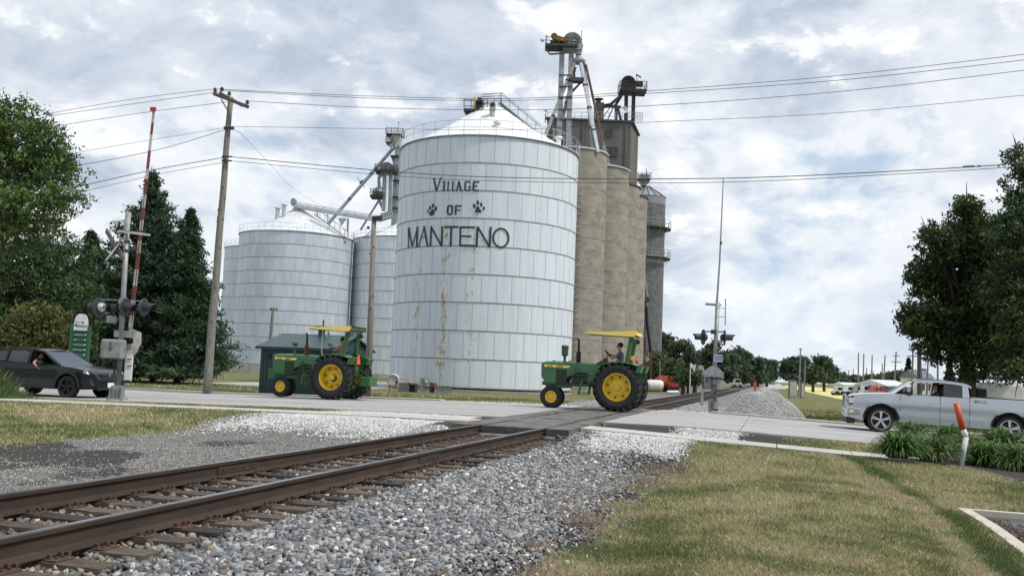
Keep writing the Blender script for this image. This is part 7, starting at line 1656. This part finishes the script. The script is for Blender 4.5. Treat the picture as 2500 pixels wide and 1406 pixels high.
far_pole('short wooden pole beside the grey cabinet', 118, 1966, 1962, 880, wood, (), .12, None)
far_pole('thin pole in front of the willow-like tree', 110, 1611, 1612, 876, steel, (), .05, 'thin poles near the grey roofed house'); far_pole('flagpole in front of the small bushes', 96, 1685.5, 1684.5, 885, whitem, (), .05, 'thin poles near the grey roofed house'); far_pole('thin pole in front of the grey roofed house', 100, 1697.5, 1697, 888, whitem, (), .05, 'thin poles near the grey roofed house')
T = thing('white_flag', 'small white flag on the pole by the grey roofed house', 'flag', tuple(at(1687, 886, 96))); mb = MB()
for j in range(5): mb.quad((j*.08, .03*math.sin(j), -.05*j), ((j+1)*.08, .03*math.sin(j+1), -.05*(j+1)), ((j+1)*.08, .03*math.sin(j+1), -.35-.11*(j+1)), (j*.08, .03*math.sin(j), -.35-.11*j))
mb.build('cloth', whitem, T)
def cabinet(label, x0, x1, y0, Y, mt_):
    a, b = at(x0, y0, Y), at(x1, y0, Y); zg = zf(a.x, Y); T = thing('equipment_cabinet', label, 'cabinet', ((a.x+b.x)/2, Y, zg)); w_, h = b.x-a.x, a.z-zg
    MB().box((0, .3, h/2), (w_, .6, h)).build('cabinet_body', mt_, T, bevel=.02); MB().box((0, .3, h+.03), (w_+.08, .7, .06)).build('cabinet_roof', agedg, T); MB().box((0, -.01, h*.5), (w_*.9, .02, h*.85)).build('door', agedw, T)
cabinet('wide grey equipment cabinet right of the track in the distance', 1928, 1945, 928, 112, agedg); cabinet('narrow grey cabinet at the foot of the short wooden pole', 1957, 1963, 934, 110, agedg)
# white tanker trailer and dark machine behind the pickup
YW = 47; a = at(2372, 975, YW); zg = zf(a.x+3, YW); T = thing('tank_trailer', 'big white tank trailer with wheel behind the pickup bed', 'trailer', (a.x, YW, zg))
zt2_ = at(2430, 934, YW).z-zg
MB().prism([(.1, .75), (.6, .45), (7.5, .45), (7.5, zt2_), (.55, zt2_), (.1, zt2_-.35)], 0, 2.1, 'Y').build('tank', whitem, T, bevel=.12)
wc = at(2492, 985, YW).x-a.x; mb = MB()
for k in range(16): t0_, t1_ = PI*k/16, PI*(k+1)/16; P = lambda t_, r, y_: (wc+r*math.cos(t_), y_, .55+r*math.sin(t_)); mb.quad(P(t0_, .62, -.12), P(t1_, .62, -.12), P(t1_, .82, -.1), P(t0_, .82, -.1)); mb.quad(P(t0_, .62, -.12), P(t1_, .62, -.12), P(t1_, .62, .4), P(t0_, .62, .4)); mb.quad(P(t0_, .82, -.1), P(t1_, .82, -.1), P(t1_, .82, .3), P(t0_, .82, .3))
mb.build('mudguard', agedg, T); W = MB().lathe([(.32, -.15), (.5, -.15), (.52, 0), (.5, .15), (.32, .15)], 28, (wc, .1, .52), 'Y').build('wheel', rubber, T); MB().cyl((wc, -.02, .52), (wc, .2, .52), .33, n=24).build('rim', MATS.get('grey_green_rim') or mat('grey_green_rim', (.2, .2, .15), rough=.6), W)
for k in range(4): MB().box((1.35+k*.42, .9, zt2_+.22), (.38, .5, .14)).build('pump_cover', agedw, T); MB().bar((1.2+k*.42, .7, zt2_), (1.2+k*.42, .7, zt2_+.2), .04).build('pump_post', steel, T)
MB().bar((2.95, .7, zt2_), (2.95, .7, zt2_+.40), .05).build('mast', steel, T)
q_ = at(2391, 975, 46); T = thing('engine_unit', 'black machine with round front between the tree trunk and the white trailer', 'machine', (q_.x, 46, zf(q_.x, 46)))
h_ = at(2391, 946, 46).z-T.location.z; MB().box((0, 0, h_*.62), (.50, .5, h_*.7)).build('casing', blackm, T, bevel=.05); MB().box((0, -.02, h_*.95), (.44, .5, .12)).build('hood', dkst, T, bevel=.04); MB().cyl((-.02, -.28, h_*.55), (-.02, -.24, h_*.55), .10, n=14).build('round_cover', agedw, T)
for sx_ in (-.2, .2): MB().cyl((sx_, -.2, .18), (sx_, .2, .18), .18, n=14).build('wheel', rubber, T)

# ------------------------------------------------------------------ roadside details
pc = at(1862, 990, 44.3); T = thing('gravel_pile', 'pale gravel pile beside the tracks beyond the road', 'gravel pile', (pc.x, 44.3, zf(pc.x, 44.3)), kind='stuff')
hp_ = (at(1855, 945, 44.3).z-T.location.z)*.88
def pile_z(u, v):
    r_ = np.sqrt((u/2.0)**2+(v/1.7)**2); return hp_*np.clip(1-r_**2.2, 0, 1)*(1+.05*np.sin(u*5+v*3))
nn = 40; uu, vv_ = np.meshgrid(np.linspace(-2.4, 2.4, nn), np.linspace(-2.1, 2.1, nn)); zz_ = pile_z(uu, vv_)-.03; ii = np.arange(nn*nn).reshape(nn, nn); F_ = np.stack([ii[:-1, :-1], ii[:-1, 1:], ii[1:, 1:], ii[1:, :-1]], -1).reshape(-1, 4)
pm = np_mesh('pile_core', np.stack([uu, vv_, zz_], -1).reshape(-1, 3), F_, palegr, parent=T, smooth=True)
u = RNG.uniform(-2.3, 2.3, 15000); v = RNG.uniform(-2.0, 1.2, 15000); k = pile_z(u, v) > .0; u, v = u[k], v[k]
so_ = stones('pile_stones', u, v, pile_z(u, v)+.0, RNG.uniform(.014, .030, len(u)), [(.50, .51, .51, 5), (.60, .60, .59, 3), (.42, .43, .43, 2)], None, low=True); so_.parent = T
q_ = at(1843, 985, 56); T = thing('track_marker', 'red paddle marker on a thin post beside the far track', 'marker post', (q_.x, 56, zf(q_.x, 56)))
tz = at(1843, 930, 56).z-T.location.z; MB().cyl((0, 0, 0), (0, 0, tz-.3), .03, n=8).build('post', steel, T); MB().prism([(-.07, tz-.55), (.07, tz-.55), (.09, tz-.15), (.04, tz), (-.04, tz), (-.09, tz-.15)], -.01, .01).build('paddle', mat('red_orange_paddle', (.55, .07, .05), rough=.5), T)
# bent marker post by the flower bed
gp = on(2347, 1140, -.47); gz = zf(gp.x, gp.y); gp = on(2347, 1140, gz); YM = gp.y
T = thing('marker_post', 'bent white pipe marker with orange sleeve in front of the flower bed', 'marker post', tuple(gp))
PM = lambda x_, y_: at(x_, y_, YM)
MB().tube([PM(2346, 1146), PM(2352, 1100), PM(2359, 1066), PM(2357.5, 1062)], .058, 18).build('lower_pipe', whitep, T, world=True, smooth=True); MB().tube([PM(2358.5, 1066), PM(2356, 1058), PM(2349, 1044)], .056, 18).build('elbow', whitep, T, world=True, smooth=True)
MB().tube([PM(2350, 1048), PM(2342, 1016), PM(2334, 984)], .062, 18).build('orange_sleeve', postor, T, world=True, smooth=True)
# mulch bed and daylilies
patch('mulch_bed', [on(2135, 1113, -.48), on(2620, 1205, -.48), on(2700, 1090, -.48), on(2160, 1084, -.48)], mulchm, dz=.02, n=22)
def lily(label, bx, by, sc=1.0, fl=()):
    g = on(bx, by, -.45); gz = zf(g.x, g.y); g = on(bx, by, gz); T = thing('daylily_clump', label, 'plant', (g.x, g.y, gz), group='daylily clumps in the flower bed')
    n = 760; a = RNG.uniform(0, 2*PI, n); ln = RNG.uniform(.35, .78, n)*sc; el = RNG.uniform(.55, 1.45, n); seg = 5; w_ = RNG.uniform(.010, .017, n)*sc; br = RNG.uniform(0, .16, n)*sc; a0 = RNG.uniform(0, 2*PI, n)
    P_ = []; px_, py_, pz_ = br*np.cos(a0), br*np.sin(a0), np.zeros(n); th = el.copy()
    for k in range(seg+1):
        P_.append(np.stack([px_, py_, pz_], -1)); px_ = px_+np.cos(a)*np.cos(th)*ln/seg; py_ = py_+np.sin(a)*np.cos(th)*ln/seg; pz_ = pz_+np.sin(th)*ln/seg; th = th-.30*RNG.uniform(.6, 1.3, n)*(k+.6)*.62
        pz_ = np.maximum(pz_, .01)
    P_ = np.stack(P_, 1); side = np.stack([-np.sin(a), np.cos(a), np.zeros(n)], -1)[:, None]*(w_[:, None, None]*np.array([1, 1.1, 1, .85, .6, .1])[None, :, None])
    v = np.concatenate([P_-side, P_+side], 1); m_ = seg+1; f = np.array([(k, k+1, m_+k+1, m_+k) for k in range(seg)])[None]+(np.arange(n)*2*m_)[:, None, None]
    c = np.array([(.085, .165, .045)])*RNG.uniform(.55, 1.5, (n, 1)); tip = RNG.uniform(0, 1, n) < .06; c[tip] = (.30, .26, .12)
    np_mesh('leaves', v.reshape(-1, 3), f.reshape(-1, 4), bladem, np.repeat(c, 2*m_, 0), parent=T)
    for fx, fy in fl:
        q = at(fx, fy, g.y-.1)-V((g.x, g.y, gz)); MB().tube([(0, 0, .05), (q.x*.5, q.y*.5, q.z*.7), q], .006, 4).build('flower_stalk', leafstem, T); mb = MB()
        for k in range(6): a_ = 2*PI*k/6; b_ = a_+.45; c_ = a_-.45; mb.poly([tuple(q), tuple(q+V((.03*math.cos(c_), .03*math.sin(c_), .03))), tuple(q+V((.065*math.cos(a_), .065*math.sin(a_), .045))), tuple(q+V((.03*math.cos(b_), .03*math.sin(b_), .03)))])
        mb.build('flower', MATS.get('yellow_petal') or mat('yellow_petal', (.75, .38, .02), rough=.6), T)
leafstem = mat('green_stem', (.08, .12, .03), rough=.7)
for bx, by, sc, fl, lb in ((2192, 1118, .95, ((2186, 1083), (2223, 1108), (2163, 1088)), 'leftmost daylily clump with yellow flowers, front row'), (2226, 1082, 1.0, (), 'daylily clump behind the leftmost flowering one'), (2272, 1126, .98, ((2291, 1081),), 'daylily clump just left of the bent marker post'),
        (2318, 1090, 1.0, (), 'daylily clump directly behind the bent marker post'), (2402, 1138, .98, ((2344, 1088), (2363, 1092)), 'daylily clump just right of the bent marker post'), (2442, 1102, 1.05, (), 'daylily clump in front of the pickup rear wheel'), (2488, 1150, 1.0, ((2468, 1112),), 'daylily clump at the right edge, front row'), (2360, 1110, .8, ((2385, 1085),), 'small daylily clump between the marker post and the pickup bed'), (2530, 1110, 1.0, (), 'daylily clump cut by the right edge, back row'), (2245, 1105, .7, (), 'small daylily clump in the middle of the left group')): lily(lb, bx, by, sc*1.25, fl)
# parking lot corner with kerb
T = thing('parking_lot', 'asphalt parking lot corner at the lower right', None, (0, 0, 0), kind='structure')
a_, b_ = (K1-KC), (K2-KC); zk = zf(KC.x, KC.y)
def along(p, q_, w_, name):
    d = (q_-p); nrm = V((-d.y, d.x, 0)).normalized()*w_; n = 12; mb = MB()
    for i in range(n):
        u = p.lerp(q_, i/n); v = p.lerp(q_, (i+1)/n); zu, zv = zf(u.x, u.y)+.035, zf(v.x, v.y)+.035; A, B, C_, D_ = V((u.x, u.y, zu)), V((v.x, v.y, zv)), V((v.x+nrm.x, v.y+nrm.y, zv)), V((u.x+nrm.x, u.y+nrm.y, zu)); dn = V((0, 0, -.2))
        mb.quad(A, B, C_, D_); mb.quad(A, B, B+dn, A+dn); mb.quad(D_, C_, C_+dn, D_+dn)
    return mb.build(name, curbm, T, weld=True)
KE1 = KC+a_*2.2; KE2 = KC+b_*2.2
along(KC, KE1, .16, 'kerb'); along(KE2, KC, .16, 'kerb')
mb = MB(); n = 20
G_ = [[None]*(n+1) for _ in range(n+1)]
for i in range(n+1):
    for j in range(n+1): u, v = i/n*2.2, j/n*2.2; p = KC+a_*u+b_*v; G_[i][j] = (p.x, p.y, zf(p.x, p.y)-.045)
for i in range(n):
    for j in range(n): mb.quad(G_[i][j], G_[i+1][j], G_[i+1][j+1], G_[i][j+1])
mb.build('asphalt', asph, T, weld=True)
n = 700; u = np.abs(RNG.normal(0, .20, n))+.05; v = np.abs(RNG.normal(0, .10, n))+.10; px_ = KC.x+a_.x*u*2+b_.x*v; py_ = KC.y+a_.y*u*2+b_.y*v
stones('dead_leaves', px_, py_, zt(px_, py_, False)-.03, RNG.uniform(.012, .028, n), [(.10, .07, .05, 3), (.16, .11, .08, 2), (.05, .035, .03, 2)], 'dry leaves and mulch scraps in the kerb corner', low=True)
